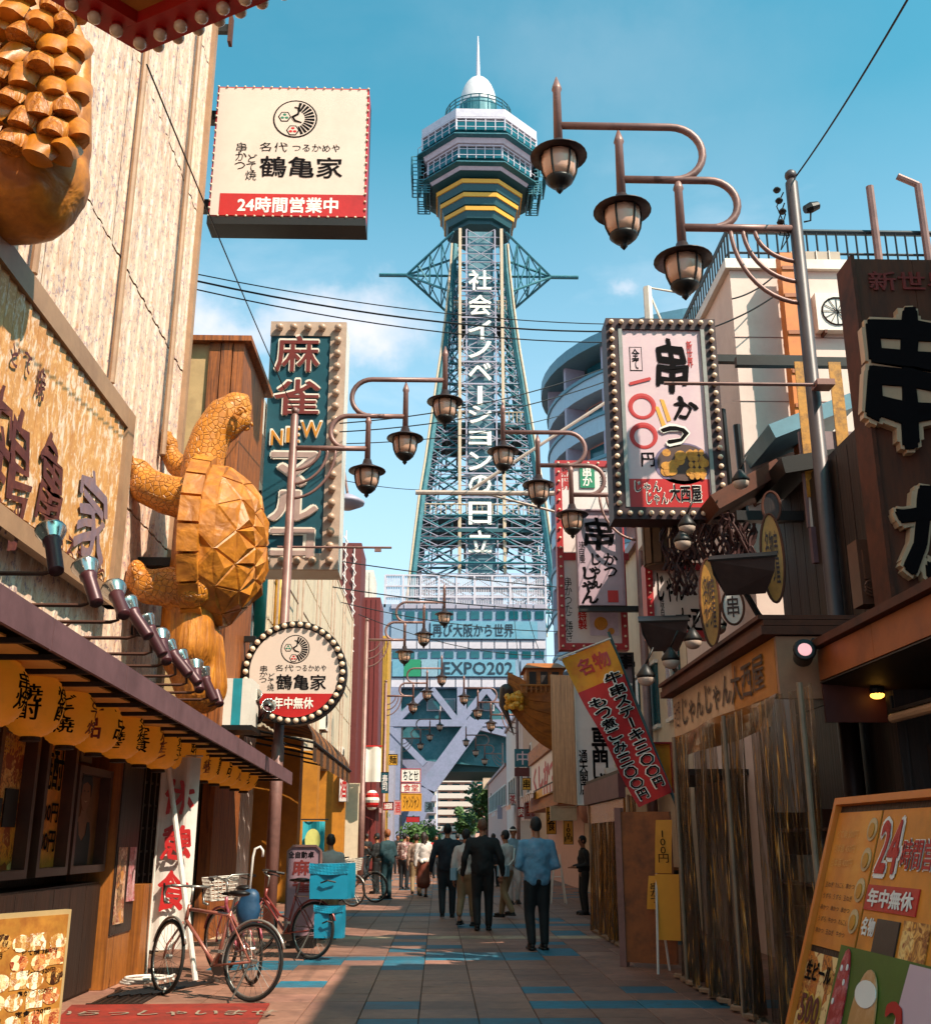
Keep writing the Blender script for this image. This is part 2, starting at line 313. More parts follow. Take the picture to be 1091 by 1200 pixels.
# ================================================================ ground
m_asph = M('worn paving', '6b4f42', .75, 0, .25, scale=3, bump=.15, dirt='44322b', dirt_amt=.6)
g = MB(); g.b2((-300, -60, -.5), (300, 900, -.03)); g.build('ground', m_asph, kind='structure')
m_joint = M('dark paving joint', '4a352c', .9, 0, .2)
g = MB(); g.b2((-3.6, -4, -.06), (4.4, 104, -.012)); g.build('street', m_joint, kind='structure')
TW = .5; TL = .5
def pav(name, h, v=.22):
    m = M(name, h, .58, 0, v, scale=7, bump=.2, dirt='54382e', dirt_amt=.6, dscale=.9, spec=.4); n = m.node_tree; b = n.nodes['Principled BSDF']; src = b.inputs['Base Color'].links[0].from_socket
    oi = n.nodes.new('ShaderNodeObjectInfo'); mr = n.nodes.new('ShaderNodeMapRange'); mr.inputs[3].default_value = .8; mr.inputs[4].default_value = 1.12; n.links.new(oi.outputs['Random'], mr.inputs[0])
    v2 = n.nodes.new('ShaderNodeVectorMath'); v2.operation = 'SCALE'; n.links.new(src, v2.inputs[0]); n.links.new(mr.outputs[0], v2.inputs[3])
    g_ = n.nodes.new('ShaderNodeNewGeometry'); vo = n.nodes.new('ShaderNodeTexVoronoi'); vo.inputs['Scale'].default_value = 2.6; n.links.new(g_.outputs['Position'], vo.inputs[0])
    sp_ = n.nodes.new('ShaderNodeMapRange'); sp_.inputs[1].default_value = .05; sp_.inputs[2].default_value = .075; sp_.inputs[3].default_value = .65; sp_.inputs[4].default_value = 0; n.links.new(vo.outputs['Distance'], sp_.inputs[0])
    k = n.nodes.new('ShaderNodeMix'); k.data_type = 'RGBA'; n.links.new(sp_.outputs[0], k.inputs[0]); n.links.new(v2.outputs[0], k.inputs[6]); k.inputs[7].default_value = (.03, .024, .022, 1)
    st = n.nodes.new('ShaderNodeTexNoise'); st.inputs['Scale'].default_value = .55; st.inputs['Detail'].default_value = 7; n.links.new(g_.outputs['Position'], st.inputs[0]); sr = n.nodes.new('ShaderNodeMapRange'); sr.inputs[1].default_value = .35; sr.inputs[2].default_value = .65; sr.inputs[3].default_value = .72; sr.inputs[4].default_value = 1.12; n.links.new(st.outputs[0], sr.inputs[0])
    v3 = n.nodes.new('ShaderNodeVectorMath'); v3.operation = 'SCALE'; n.links.new(k.outputs[2], v3.inputs[0]); n.links.new(sr.outputs[0], v3.inputs[3]); n.links.new(v3.outputs[0], b.inputs['Base Color'])
    rr_ = n.nodes.new('ShaderNodeMapRange'); rr_.inputs[3].default_value = .42; rr_.inputs[4].default_value = .8; n.links.new(st.outputs[0], rr_.inputs[0]); n.links.new(rr_.outputs[0], b.inputs['Roughness']); return world_grain(m)
tm = [pav('tan paving stone', '986c58'), pav('brown paving stone', '8a604e'), pav('pink paving stone', 'a0705e'), pav('teal paving stone', '1d6478', .25), pav('cream paving stone', 'b49a7a')]
def tile_mesh(m):
    b = MB(); a = TW / 2 - .004; c = TL / 2 - .002; e = .004
    vs = [(-a, -c, -.03), (a, -c, -.03), (a, c, -.03), (-a, c, -.03), (-a, -c, -e), (a, -c, -e), (a, c, -e), (-a, c, -e), (-a + e, -c + e, 0), (a - e, -c + e, 0), (a - e, c - e, 0), (-a + e, c - e, 0)]
    b.add(vs, [(8, 9, 10, 11)] + [(i, (i + 1) % 4, 4 + (i + 1) % 4, 4 + i) for i in range(4)] + [(4 + i, 4 + (i + 1) % 4, 8 + (i + 1) % 4, 8 + i) for i in range(4)])
    return b.data('paving_stone', m)
tmesh = [tile_mesh(m) for m in tm]
def tile_kind(i, j):
    x = -3.45 + i * TW; y = 4 + j * TL
    q = noise.noise(Vector((x * .33, y * .3, 2.2))); r_ = noise.noise(Vector((i * .9, j * 1.7, 9.1)))
    # the teal patches follow a loose wave across the street
    wave = 13.6 + .9 * math.sin(x * .9) ; 
    teal = (abs(y - 14.6 - .35 * x) < .5 and -2.6 < x < 2) or (abs(y - 9.4 + .2 * x) < .36 and x > -.9) or (abs(y - 10.4 - .1 * x) < .27 and x > 1.0) or (abs(y - 19.5 - .2 * x) < .4 and x > .3) or (abs(y - 22.8) < .4 and x < 1.2) or (y > 26 and r_ > .33)
    if teal and r_ > -.42: return 3
    if r_ > .42 and y > 10: return 3
    if r_ < -.48: return 2
    if abs(y - 17.6) < .3: return 4
    return 0 if q > 0 else 1
sp = th('street_paving', None, None); sp['kind'] = 'structure'
st_ = {k: MB() for k in range(5)}
order = []
for j in range(0, 200):
    for i in range(16):
        order.append((i, j))
cnt = 0
for i, j in order:
    x = -3.4 + i * TW; y = 4 + j * TL; k = tile_kind(i, j); dz = random.uniform(-.003, .001)
    if y > 8.9 and cnt < 300:
        cnt += 1; inst('paving_stone', tmesh[k], sp, (x, y, dz), (random.uniform(-.002, .002), random.uniform(-.002, .002), 0))
    else:
        b = st_[k]; a = TW / 2 - .006; c = TL / 2 - .004
        b.add([(x - a, y - c, dz), (x + a, y - c, dz), (x + a, y + c, dz), (x - a, y + c, dz), (x - a, y - c, -.04), (x + a, y - c, -.04), (x + a, y + c, -.04), (x - a, y + c, -.04)], [(0, 1, 2, 3), (4, 5, 1, 0), (5, 6, 2, 1), (6, 7, 3, 2), (7, 4, 0, 3)])
for k, b in st_.items(): b.build('paving_stones_beyond', tm[k], sp, kind='stuff')
m_side = M('side paving', '8b6a50', .7, 0, .25, scale=5, bump=.2, dirt='4b372c', dirt_amt=.6)
for nm, x0, x1 in (('pavement', -6.2, -3.655), ('pavement', 4.355, 8)):
    g = MB(); g.b2((x0, -4, -.05), (x1, 104, .012)); g.build(nm, m_side, kind='structure')

# ================================================================ the tower
TY = 116.; XC = onY(562, 500, TY).x
TF = 110.
m_teal = M('teal painted steel', '2b6670', .5, .2, .3, dirt='5a7f88', dirt_amt=.5); m_cream = M('cream edge tubes', 'c2a88c', .5, 0, .15)
m_lav = M('lavender white panel', '9c94a2', .5, 0, .1, dirt='8f7f92', dirt_amt=.3); m_twhite = M('pale deck panel', 'c2b8c0', .5, 0, .08, dirt='8f8794', dirt_amt=.35)
m_tg = M('teal window glass', '12525c', .12, .1, .35, scale=1.1, bump=0, spec=.8); m_yel = M('yellow enamel band', 'd99a2b', .45, 0, .08)
m_stripe = M('dark teal recess', '1c4d54', .6, 0, .2)
tower = th('observation_tower', 'tall teal lattice observation tower with octagonal deck and white characters down its shaft', 'tower', (XC, TY, 0))
def zt(py, Y): return onY(562, py, Y).z
def hw(p, py, Y): return p * (onY(562, py, Y) - C0).dot(FW) / FPX
prof = [(zt(a, TF), hw(b, a, TF)) for a, b in ((270, 30), (300, 32), (350, 37), (400, 43), (440, 49), (490, 56), (540, 63), (583, 70), (640, 77), (675, 81), (720, 86))]
def hwz(z):
    for (za, wa), (zb, wb) in zip(prof, prof[1:]):
        if zb <= z <= za: return wb + (wa - wb) * (z - zb) / (za - zb)
    return prof[0][1] if z > prof[0][0] else prof[-1][1]
SH = hw(25.5, 480, TF)
zb, ztp = prof[-1][0], prof[0][0]
for sx in (-1, 1):
    for sy in (-1, 1):
        b = MB(); b.tube([(sx * w_, sy * w_ * .92, z) for z, w_ in prof], .42, 6); b.build('corner_leg', m_teal, tower)
        b = MB(); b.tube([(sx * (w_ + .35), sy * w_ * .92 - .35 * (sy < 0), z) for z, w_ in prof], .14, 6); b.build('edge_tube', m_cream, tower)
lat = MB(); zs = [zb + (ztp - zb) * (1 - (1 - i / 17) ** 1.0) for i in range(18)]
for fx, fy, ax in ((0, -1, 0), (0, 1, 0), (-1, 0, 1), (1, 0, 1)):
    def P(u, z):
        w_ = hwz(z); return (u * w_, fy * w_ * .92, z) if ax == 0 else (fx * w_, u * w_ * .92, z)
    for a, b_ in zip(zs, zs[1:]):
        ks = SH / hwz(a); kt = SH / hwz(b_)
        for s in (-1, 1):
            lat.tube([P(s, a), P(s * ks, b_)], .11, 4, cap=False); lat.tube([P(s * ks, a), P(s, b_)], .11, 4, cap=False)
            lat.tube([P(s * .8, a), P(s * .8, b_)], .07, 4, cap=False)
        lat.tube([P(-1, a), P(1, a)], .14, 4, cap=False)
        lat.tube([P(-ks, a), P(0, (a + b_) / 2), P(-kt, b_)], .07, 4, cap=False); lat.tube([P(ks, a), P(0, (a + b_) / 2), P(kt, b_)], .07, 4, cap=False)
for i, (a, b_) in enumerate(zip(zs, zs[1:])):   # inner bracing
    w_ = hwz(a) * .92; lat.tube([(-w_, -w_, a), (w_, w_, b_)], .09, 4, cap=False); lat.tube([(w_, -w_, a), (-w_, w_, b_)], .09, 4, cap=False)
lat.build('lattice', m_teal, tower, kind='stuff')
fl_ = MB(); zs2 = [zb + (ztp - zb) * i / 44 for i in range(45)]
for a, b_ in zip(zs2, zs2[1:]):
    for s in (-1, 1):
        q = (SH / hwz(a) + 1) / 2
        for y_ in (-.93, ):
            def P2(u, z): w_ = hwz(z); return (s * u * w_, y_ * w_, z)
            fl_.tube([P2(1, a), P2(q, b_)], .055, 3, cap=False); fl_.tube([P2(q, a), P2(1, b_)], .055, 3, cap=False); fl_.tube([P2(1, a), P2(SH / hwz(a), a)], .05, 3, cap=False); fl_.tube([P2(q, a), P2(SH / hwz(b_), b_)], .05, 3, cap=False)
fl_.build('fine_lattice', m_lav, tower, kind='stuff')
for py in (352, 492, 606):
    z = zt(py, TF); w_ = hwz(z); b = MB()
    b.box((0, 0, z), (2 * w_ * .96, 2 * w_ * .88, .5))
    for k in range(9):
        u = -w_ * .96 + 2 * w_ * .96 * k / 8; b.box((u, 0, z - .9), (.22, 2 * w_ * .88, 1.4))
    b.box((0, -w_ * .9, z - 1.5), (2 * w_ * .96, .3, .4)); b.build('platform', m_stripe, tower)
    b = MB()
    for k in range(25): b.tube([(-w_ + 2 * w_ * k / 24, -w_ * .92, z + .2), (-w_ + 2 * w_ * k / 24, -w_ * .92, z + 1.4)], .05, 4)
    b.tube([(-w_, -w_ * .92, z + 1.4), (w_, -w_ * .92, z + 1.4)], .07, 4); b.build('railing', m_cream, tower)
# lift shaft and its sign frame
fy = -(TY - TF) + .2; z0s, z1s = zt(672, TF), zt(268, TF)
for s in (-1, 1):
    b = MB(); b.box((s * SH, fy, (z0s + z1s) / 2), (.34, .7, z1s - z0s)); b.build('shaft_post', m_cream, tower)
    b = MB(); b.box((s * (SH - .75), fy + .1, (z0s + z1s) / 2), (.16, .3, z1s - z0s)); b.build('shaft_rail', m_lav, tower)
b = MB(); b.box((0, fy + 1.6, (z0s + z1s) / 2), (SH * 1.2, 2.4, z1s - z0s)); b.build('lift_shaft', M('shaft sheet', '5c7f8a', .5, .1, .4, scale=.6, dirt='2a5963', dirt_amt=.8, dscale=.35, stretch=(1, 1, .3)), tower)
lt = MB(); k = 0; z = z0s
while z < z1s:
    lt.tube([(-SH, fy, z), (SH, fy, z)], .07, 4, cap=False)
    if k % 2 == 0: lt.tube([(-SH * .7, fy, z), (SH * .7, fy, z + 2.2)], .05, 4, cap=False); lt.tube([(SH * .7, fy, z), (-SH * .7, fy, z + 2.2)], .05, 4, cap=False)
    z += 1.1; k += 1
for z in (zt(402, TF), zt(420, TF), zt(444, TF)):
    lt.tube([(2.1 * math.cos(2 * math.pi * i / 20), fy - .05, z + 2.1 * math.sin(2 * math.pi * i / 20)) for i in range(20)], .05, 4, closed=True)
lt.build('sign_grille', M('pale sign tubes', 'b5aeb9', .5, .2, .1), tower, kind='stuff')
Tw = Sheet(tower, -fy + .25)
for ch, y, hh in (('社', 329, 24), ('会', 358, 24), ('イ', 387, 23), ('ノ', 410, 20), ('ベ', 436, 21), ('ー', 464, 22), ('シ', 486, 21), ('ョ', 514, 17), ('ン', 541, 22), ('の', 568, 22), ('日', 602, 27), ('立', 635, 26)):
    if ch == 'ー':
        Tw.rect('character', (559.5, y - 11, 565.5, y + 11), m_wink, .2); continue
    Tw.text(ch, (549, y - hh / 2, 576, y + hh / 2), m_wink, name='character', off=.03, ext=.2)
for py in (341, 372, 424, 450, 555, 583, 619): Tw.rect('crossbar', (541, py - 1, 583, py + 1), m_lav, .12)
# wing trusses
zw = zt(293, TF)
for s in (-1, 1):
    tip = Vector((s * hw(108, 293, TF), 0, zw)); w_ = hwz(zw); b = MB()
    for e in [(s * w_, -w_, zw + 4.2), (s * w_, w_, zw + 4.2), (s * w_, -w_, zw - 4.0), (s * w_, w_, zw - 4.0), (s * w_, 0, zw)]:
        b.tube([e, tip - Vector((s * 1.9, 0, 0))], .16, 5)
    A = [Vector(e) for e in ((s * w_, -w_, zw + 4.2), (s * w_, w_, zw + 4.2), (s * w_, w_, zw - 4), (s * w_, -w_, zw - 4))]; T0 = tip - Vector((s * 1.9, 0, 0))
    for q in (.25, .5, .75):
        ring = [a.lerp(T0, q) for a in A]; rn = [a.lerp(T0, q - .25) for a in A]
        for i in range(4): b.tube([ring[i], ring[(i + 1) % 4]], .08, 4); b.tube([rn[i], ring[(i + 1) % 4]], .08, 4)
    b.tube([tip - Vector((s * 2.2, 0, 0)), tip + Vector((s * 1.4, 0, 0))], .24, 6); b.build('wing_truss', m_teal, tower)
# deck: stacked octagons
def octa(b, ap0, z0, ap1, z1):
    k = 1 / math.cos(R(22.5)); a = [R(22.5 + 45 * i) for i in range(8)]
    b.add([(ap0 * k * math.cos(t), ap0 * k * math.sin(t), z0) for t in a] + [(ap1 * k * math.cos(t), ap1 * k * math.sin(t), z1) for t in a], [tuple(range(8))[::-1], tuple(range(8, 16))] + [(i, (i + 1) % 8, 8 + (i + 1) % 8, 8 + i) for i in range(8)])
def zf(py, ap): return zt(py, TY - ap)
A1, A2, A3 = 7.15, 6.4, 5.7
def lvl(name, mat, a0, y0, a1, y1, yref=None):
    b = MB(); octa(b, a0, zf(y0, a0), a1, zf(y1, a1)); return b.build(name, mat, tower)
lvl('roof_band', m_twhite, A1, 136, A1, 127); lvl('upper_storey', m_tg, A1 - .35, 153, A1 - .25, 135.5)
lvl('sill_band', m_twhite, A1 - .5, 167, A1, 155.5); lvl('catwalk', m_teal, A1 + .55, 156, A1 + .55, 154.8)
lvl('lower_storey', m_tg, A2 - .35, 186, A2 - .25, 167.5); lvl('lower_sill_band', m_twhite, A2 - .6, 199, A2, 188.5); lvl('lower_catwalk', m_teal, A2 + .55, 189, A2 + .55, 187.8)
lvl('soffit', m_stripe, 4.9, 207, A2 - .5, 199.5); lvl('neck', m_stripe, 3.2, 262, 4.1, 206)
for y, a in ((211, 5.3), (227, 4.8), (243, 4.3)): lvl('yellow_band', m_yel, a - .04, y + 2.6, a, y - 2.0); lvl('band_recess', m_stripe, a - .5, y + 12, a - .16, y + 2.62)
pm = {}
for A, y0, y1 in ((A1, 151, 137.5), (A2, 184, 170)):
    side = 2 * A * math.tan(R(22.5)); z0 = zf(y0, A); z1 = zf(y1, A)
    b = MB(); b.box((0, 0, 0), (side / 5 * .88, .12, (z1 - z0) * .7)); pane = b.data('pane', m_tg)
    b = MB()
    for i in range(6): b.box((-side / 2 + side * i / 5, 0, 0), (.11, .2, z1 - z0))
    b.box((0, 0, (z1 - z0) * .24), (side, .14, .09)); b.box((0, -.55, -(z1 - z0) * .5 + .05), (side * 1.06, .06, .06)); b.box((0, 0, (z1 - z0) * .5), (side, .3, .18))
    frame = b.data('window_frame', m_twhite)
    for k in range(8):
        a = R(45 * k); M_ = Matrix.Rotation(a, 3, 'Z'); c = M_ @ Vector((0, -A + .1, (z0 + z1) / 2))
        f = inst('window_frame', frame, tower, c, (0, 0, a))
        for i in range(5): inst('pane', pane, f, (-side / 2 + side * (i + .5) / 5, .05, -(z1 - z0) * .14))
for s in (-1, 1):   # maintenance cages
    b = MB()
    for a, y0, y1 in ((A1 + .3, 176, 154), (A2 + .3, 201, 186)):
        za, zb_ = zf(y0, a), zf(y1, a)
        for dy in (-2.4, -.8, .8, 2.4):
            b.tube([(s * a, dy, za), (s * a, dy, zb_)], .1, 4); b.tube([(s * (a + .9), dy, za), (s * (a + .9), dy, zb_)], .1, 4)
        for q in range(6):
            z = za + (zb_ - za) * q / 5; b.tube([(s * (a - .6), -2.4, z), (s * (a + .9), -2.4, z), (s * (a + .9), 2.4, z), (s * (a - .6), 2.4, z)], .08, 4, closed=True)
        b.box((s * (a - .2), 0, (za + zb_) / 2), (.1, 4.8, zb_ - za))
    b.build('maintenance_cage', m_teal, tower)

b = MB(); b.lathe([(hw(24, 120, TY), zf(127, A1) - .05), (hw(22.5, 120, TY), zf(113, 2.45))], 20); b.build('roof_drum', m_teal, tower)
zd = zf(112.8, 2.45); rd = hw(21.5, 105, TY)
b = MB(); b.lathe([(rd, 0), (rd * 1.02, .3)] + [(rd * math.cos(R(a)), .3 + (zt(91, TY) - zd - .3) * math.sin(R(a))) for a in range(10, 90, 10)] + [(.3, zt(90.8, TY) - zd)], 28); b.build('dome', M('pearl dome', 'd3cbc8', .4, 0, .06, dirt='a59aa0', dirt_amt=.3), tower, True, (0, 0, zd))
b = MB(); rr = hw(38, 115, TY)
for z in (zf(117, rr), zf(113, rr), zf(109, rr)): b.tube([(rr * math.cos(R(a)), rr * math.sin(R(a)), z) for a in range(0, 360, 15)], .09, 4, closed=True)
for a in range(0, 360, 15): b.tube([(rr * math.cos(R(a)), rr * math.sin(R(a)), zf(127, A1)), (rr * math.cos(R(a)), rr * math.sin(R(a)), zf(109, rr))], .08, 4)
b.build('roof_railing', m_teal, tower)
b = MB(); za = zt(91, TY); zz = zt(42, TY); b.tube([(0, 0, za), (0, 0, za + (zz - za) * .5), (0, 0, zz)], [.28, .2, .07], 8); b.build('antenna', m_twhite, tower)
# base building with the banners, carried over the street on splayed legs
BF = 105.
def bp(px, py): p = onY(px, py, BF); return (p.x - XC, p.z)
x0, zt_ = bp(447, 707); x1, zb_ = bp(642, 806)
yl = BF - TY
m_pan = M('pale facade panel', '7f90a6', .5, 0, .15, dirt='66788e', dirt_amt=.3)
b = MB(); b.b2((x0, yl + .4, zb_), (x1, yl + 20, zt_)); b.build('base_hall', m_pan, tower)
S = Sheet(tower, -yl - .4 + .02)
rows = [(708, 714, m_lav), (728.5, 750, m_pan), (751, 761, m_twhite), (773.5, 794, m_pan), (795, 806, m_twhite)]
n = 12
for y0, y1, m in rows:
    for i in range(n):
        a = 458 + (640 - 458) * i / n; c = a + (640 - 458) / n
        u0, u1, z0, z1 = S.bx((a + .2, y0, c - .2, y1)); S.rect('facade_panel', None, m, .18, uv=(u0 + .04, u1 - .04, z0 + .04, z1 - .04))
for y0, y1 in ((716, 726.5), (763, 772)):
    for i in range(n):
        a = 458 + (640 - 458) * i / n; c = a + (640 - 458) / n
        u0, u1, z0, z1 = S.bx((a + .3, y0, c - .3, y1)); S.rect('window', None, m_tg, .1, uv=(u0 + .18, u1 - .18, z0 + .05, z1 - .05))
m_bb = M('pale blue banner', '5c8ea4', .6, 0, .12, dirt='7fa0ae', dirt_amt=.4); m_bn = M('navy lettering', '0a2638', .6, 0, .1); m_gr = M('green banner panel', '0f7a55', .6, 0, .15)
S2 = Sheet(tower, -yl - .4 + .3)
o = S2.rect('banner', (505, 728, 630, 749), m_bb, .1); o = S2.rect('banner', (514, 773, 604, 793), m_bb, .1)
S2.rect('banner', (460, 773, 473, 793), m_bb, .1); S2.rect('banner', (473.5, 773, 493, 793), m_gr, .1); S2.rect('banner', (494, 773, 513, 793), M('pale banner', '7d98a8', .6), .1)
S2.text('再び大阪から世界', (507, 731, 602, 747), m_bn, proud=.15, off=.02); S2.text('EXPO202', (519, 776, 601, 791), m_bn, proud=.15, off=.02)
b = MB(); fz0, fz1 = bp(500, 711)[1], bp(500, 673)[1]; fx0, fx1 = bp(451, 690)[0], bp(640, 690)[0]
for i in range(95): x = fx0 + (fx1 - fx0) * i / 94; b.box((x, yl + .6, (fz0 + fz1) / 2), (.09, .09, fz1 - fz0))
for q in (0, .33, .66, 1): b.box(((fx0 + fx1) / 2, yl + .5, fz0 + (fz1 - fz0) * q), (fx1 - fx0, .16, .14))
for i in range(10): b.box((fx0 + (fx1 - fx0) * i / 9, yl + .5, (fz0 + fz1) / 2), (.2, .2, fz1 - fz0))
b.build('roof_fence', m_twhite, tower)
b = MB(); b.b2((fx0 + 4, yl + 5, fz0), (fx1 - 4, yl + 15, fz1 - 1)); b.build('plant_room', m_lav, tower)
# under the hall: arched truss
S3 = Sheet(tower, -yl - .1)
BK = [0]
m_beam = M('blue lavender beam paint', '82829a', .5, 0, .15, dirt='66707e', dirt_amt=.4)
def beam(name, pts, wd, mat=m_beam, dep=.9, y=0.):
    BK[0] += 1; y += BK[0] * .013; dep += BK[0] * .004
    b = MB(); P_ = [Vector((bp(*p)[0], 0, bp(*p)[1])) for p in pts]; h = wd / 2
    for p, q in zip(P_, P_[1:]):
        d = (q - p).normalized(); nn = Vector((-d.z, 0, d.x)) * h
        poly = [p - nn, q - nn, q + nn, p + nn]; b.prism([(v.x, v.z) for v in poly], yl + y - dep / 2, yl + y + dep / 2)
    b.build(name, mat, tower)
ax0, az0 = bp(455, 880); ax1, az1 = bp(645, 807)
def fill(name, pts, y, mat):
    b = MB(); b.prism([bp(*p) for p in pts][::-1], yl + y, yl + y + .6); b.build(name, mat, tower)
fill('arch_panel', [(455, 806), (648, 806), (648, 903), (520, 893), (455, 885)], 1.4, m_teal)
fill('arch_panel', [(452, 885), (520, 893), (496, 930), (476, 985), (452, 985)], 1.4, m_beam)
fill('arch_panel', [(612, 903), (648, 903), (650, 985), (630, 985), (625, 940)], 1.4, m_teal)
beam('arch_beam', [(452, 848), (648, 848)], .65); beam('arch_leg', [(558, 846), (533, 880), (500, 925), (478, 985)], 1.6, y=-.3)
beam('diagonal', [(455, 852), (498, 896)], .6); beam('diagonal', [(506, 808), (536, 846)], .6); beam('diagonal', [(570, 808), (540, 846)], .6); beam('diagonal', [(570, 808), (600, 846)], .6); beam('diagonal', [(500, 810), (462, 848)], .6)
beam('diagonal', [(545, 848), (600, 862), (640, 900)], .6); beam('post', [(541, 806), (541, 848)], .9); beam('post', [(461, 806), (461, 985)], 1.5); beam('diagonal', [(590, 850), (625, 890)], .6); beam('post', [(636, 806), (636, 985)], 1.5)
for a, c in ((500, 517), (518, 534), (547, 563), (565, 580), (604, 618)):
    S3.rect('window', (a, 817, c, 832), m_twhite, .15, proud=-1.2); S3.rect('pane', (a + 1.5, 818.5, c - 1.5, 830.5), m_tg, .1, proud=-1.0)
b = MB(); b.b2((bp(520, 893)[0], yl + 2.2, bp(560, 903)[1]), (bp(620, 893)[0], yl + 19, bp(560, 893)[1])); b.build('underside', m_stripe, tower)
b = MB()
for sx in (bp(461, 900)[0], bp(640, 900)[0]):
    for dy in (6, 19): b.box((sx, yl + dy, az0 / 2), (2, 2, zb_ + az0 * 0 + 0) if False else (1.8, 1.8, az0))
b.build('rear_leg', m_lav, tower)

# ================================================================ beyond the arch
def far_block(px0, px1, pyt, Y, dep, mat, label, floors, cols_, balc=None):
    a = onY(px0, 900, Y).x; c = onY(px1, 900, Y).x; h = onY((px0 + px1) / 2, pyt, Y).z
    t = th('apartment_block', label, 'building', ((a + c) / 2, Y, 0)); b = MB(); b.b2(((a - c) / 2, 0, 0), ((c - a) / 2, dep, h)); b.build('wall', mat, t)
    fh = h / floors; wd = (c - a) / cols_
    b = MB(); b.box((0, 0, 0), (wd * .6, .2, fh * .5)); me = b.data('window', m_tg)
    for f in range(floors):
        for k in range(cols_): inst('window', me, t, (-(c - a) / 2 + wd * (k + .5), -.1, fh * (f + .6)))
        if balc:
            b = MB(); b.box((0, -.6, fh * f + .5), ((c - a) * .98, 1.2, .9)); b.build('balcony', balc, t)
    b = MB(); b.box((0, dep / 2, h + .3), ((c - a) * 1.03, dep * 1.03, .6)); b.build('roof', m_twhite, t)
    return t
m_pk = M('pink render', 'c79a8c', .8, 0, .1); m_be = M('beige render', 'c0a48c', .8, 0, .15); m_bw = M('balcony white', 'cdbcb2', .7, 0, .1)
far_block(513, 556, 908, 210, 14, m_pk, 'pink apartment block with white balconies seen far off through the tower arch', 9, 3, m_bw)
far_block(556, 602, 915, 190, 14, m_be, 'beige block with balconies beyond the arch on the right side', 7, 4, m_pk)
far_block(478, 512, 926, 170, 14, m_bw, 'low white block beyond the arch, left of the pink block', 5, 3, m_lav)
# ================================================================ left side
WX = -4.2
def corr(name, base, stain, stain2, period=None, rough=.7):
    """weathered sheet with vertical streaks and rusty blotches"""
    m = M(name, base, rough, var=.12, scale=14, bump=.1, stretch=(1, 1, .12)); n = m.node_tree; b = n.nodes['Principled BSDF']
    t = n.nodes.new('ShaderNodeTexCoord')
    src = b.inputs['Base Color'].links[0].from_socket
    for st, sc_, lo, hi, am, str_ in ((stain, 1.1, .47, .64, .45, (1.6, 1.6, .6)), (stain, 7, .52, .63, .5, (1.2, 1.2, 1)), (stain2, 12, .53, .61, .85, (1.1, 1.1, 1)), ('e6d3c0', 8, .5, .6, .7, (1.5, 1.5, .6)), ('b86a28', 7, .58, .66, .6, (1.4, 1.4, .7))):
        mp = n.nodes.new('ShaderNodeMapping'); mp.inputs['Scale'].default_value = str_; n.links.new(t.outputs['Object'], mp.inputs[0])
        a = n.nodes.new('ShaderNodeTexNoise'); a.inputs['Scale'].default_value = sc_; a.inputs['Detail'].default_value = 10; a.inputs['Roughness'].default_value = .72; a.inputs['Distortion'].default_value = .6
        n.links.new(mp.outputs[0], a.inputs[0]); r = n.nodes.new('ShaderNodeMapRange'); r.inputs[1].default_value = lo; r.inputs[2].default_value = hi; r.inputs[4].default_value = am; n.links.new(a.outputs[0], r.inputs[0])
        k = n.nodes.new('ShaderNodeMix'); k.data_type = 'RGBA'; n.links.new(r.outputs[0], k.inputs[0]); n.links.new(src, k.inputs[6]); k.inputs[7].default_value = (*lin(st), 1); src = k.outputs[2]
    n.links.new(src, b.inputs['Base Color']); return m
m_wall = corr('weathered cream siding', 'dcbaa0', 'a87252', '7a6076')
m_slat = corr('sun bleached yellow siding', 'c48a4e', 'a86a38', 'dca870', rough=.6)
m_frame = M('tan sheet frame', 'a07a5c', .55, 0, .15, dirt='7a5843', dirt_amt=.5)
world_grain(m_wall); world_grain(m_slat)
bl = th('siding_building', 'tall building clad in weathered stained cream siding on the left, above the long canopy', 'building', (WX, 0, 0), R(90))
# local u = world Y, local -y = world +X
b = MB(); b.b2((2.0, .1, 2.75), (16.1, 3.8, 20)); b.build('wall', m_wall, bl)
def corr_panel(w_, h_, n, amp=.018):
    b = MB(); xs = []
    for i in range(n):
        u = i / n; xs += [(u, 0), (u + .55 / n, 0), (u + .65 / n, 1), (u + .9 / n, 1)]
    xs.append((1, 0)); vs = [(-w_ / 2 + w_ * u, -amp * k, z) for z in (-h_ / 2, h_ / 2) for u, k in xs]; m = len(xs)
    b.add(vs, [(i, i + 1, m + i + 1, m + i) for i in range(m - 1)]); b.box((0, .03, 0), (w_, .04, h_)); return b
pme = corr_panel(1.975, 2.97, 5).data('wall_panel', m_wall)
for j in range(6):
    for i in range(7):
        inst('wall_panel', pme, bl, (3.1 + 2 * i, .02 - random.uniform(0, .012), 4.2 + 3 * j))
b = MB(); b.b2((16.0, -.08, 2.6), (16.16, .05, 20)); b.build('corner_trim', m_frame, bl)
for u in (9.7, 12.4, 15.0):
    b = MB(); b.tube([(u, -.07, 6.9), (u, -.07, 19.5)], .045, 8); b.build('downpipe', m_frame, bl)
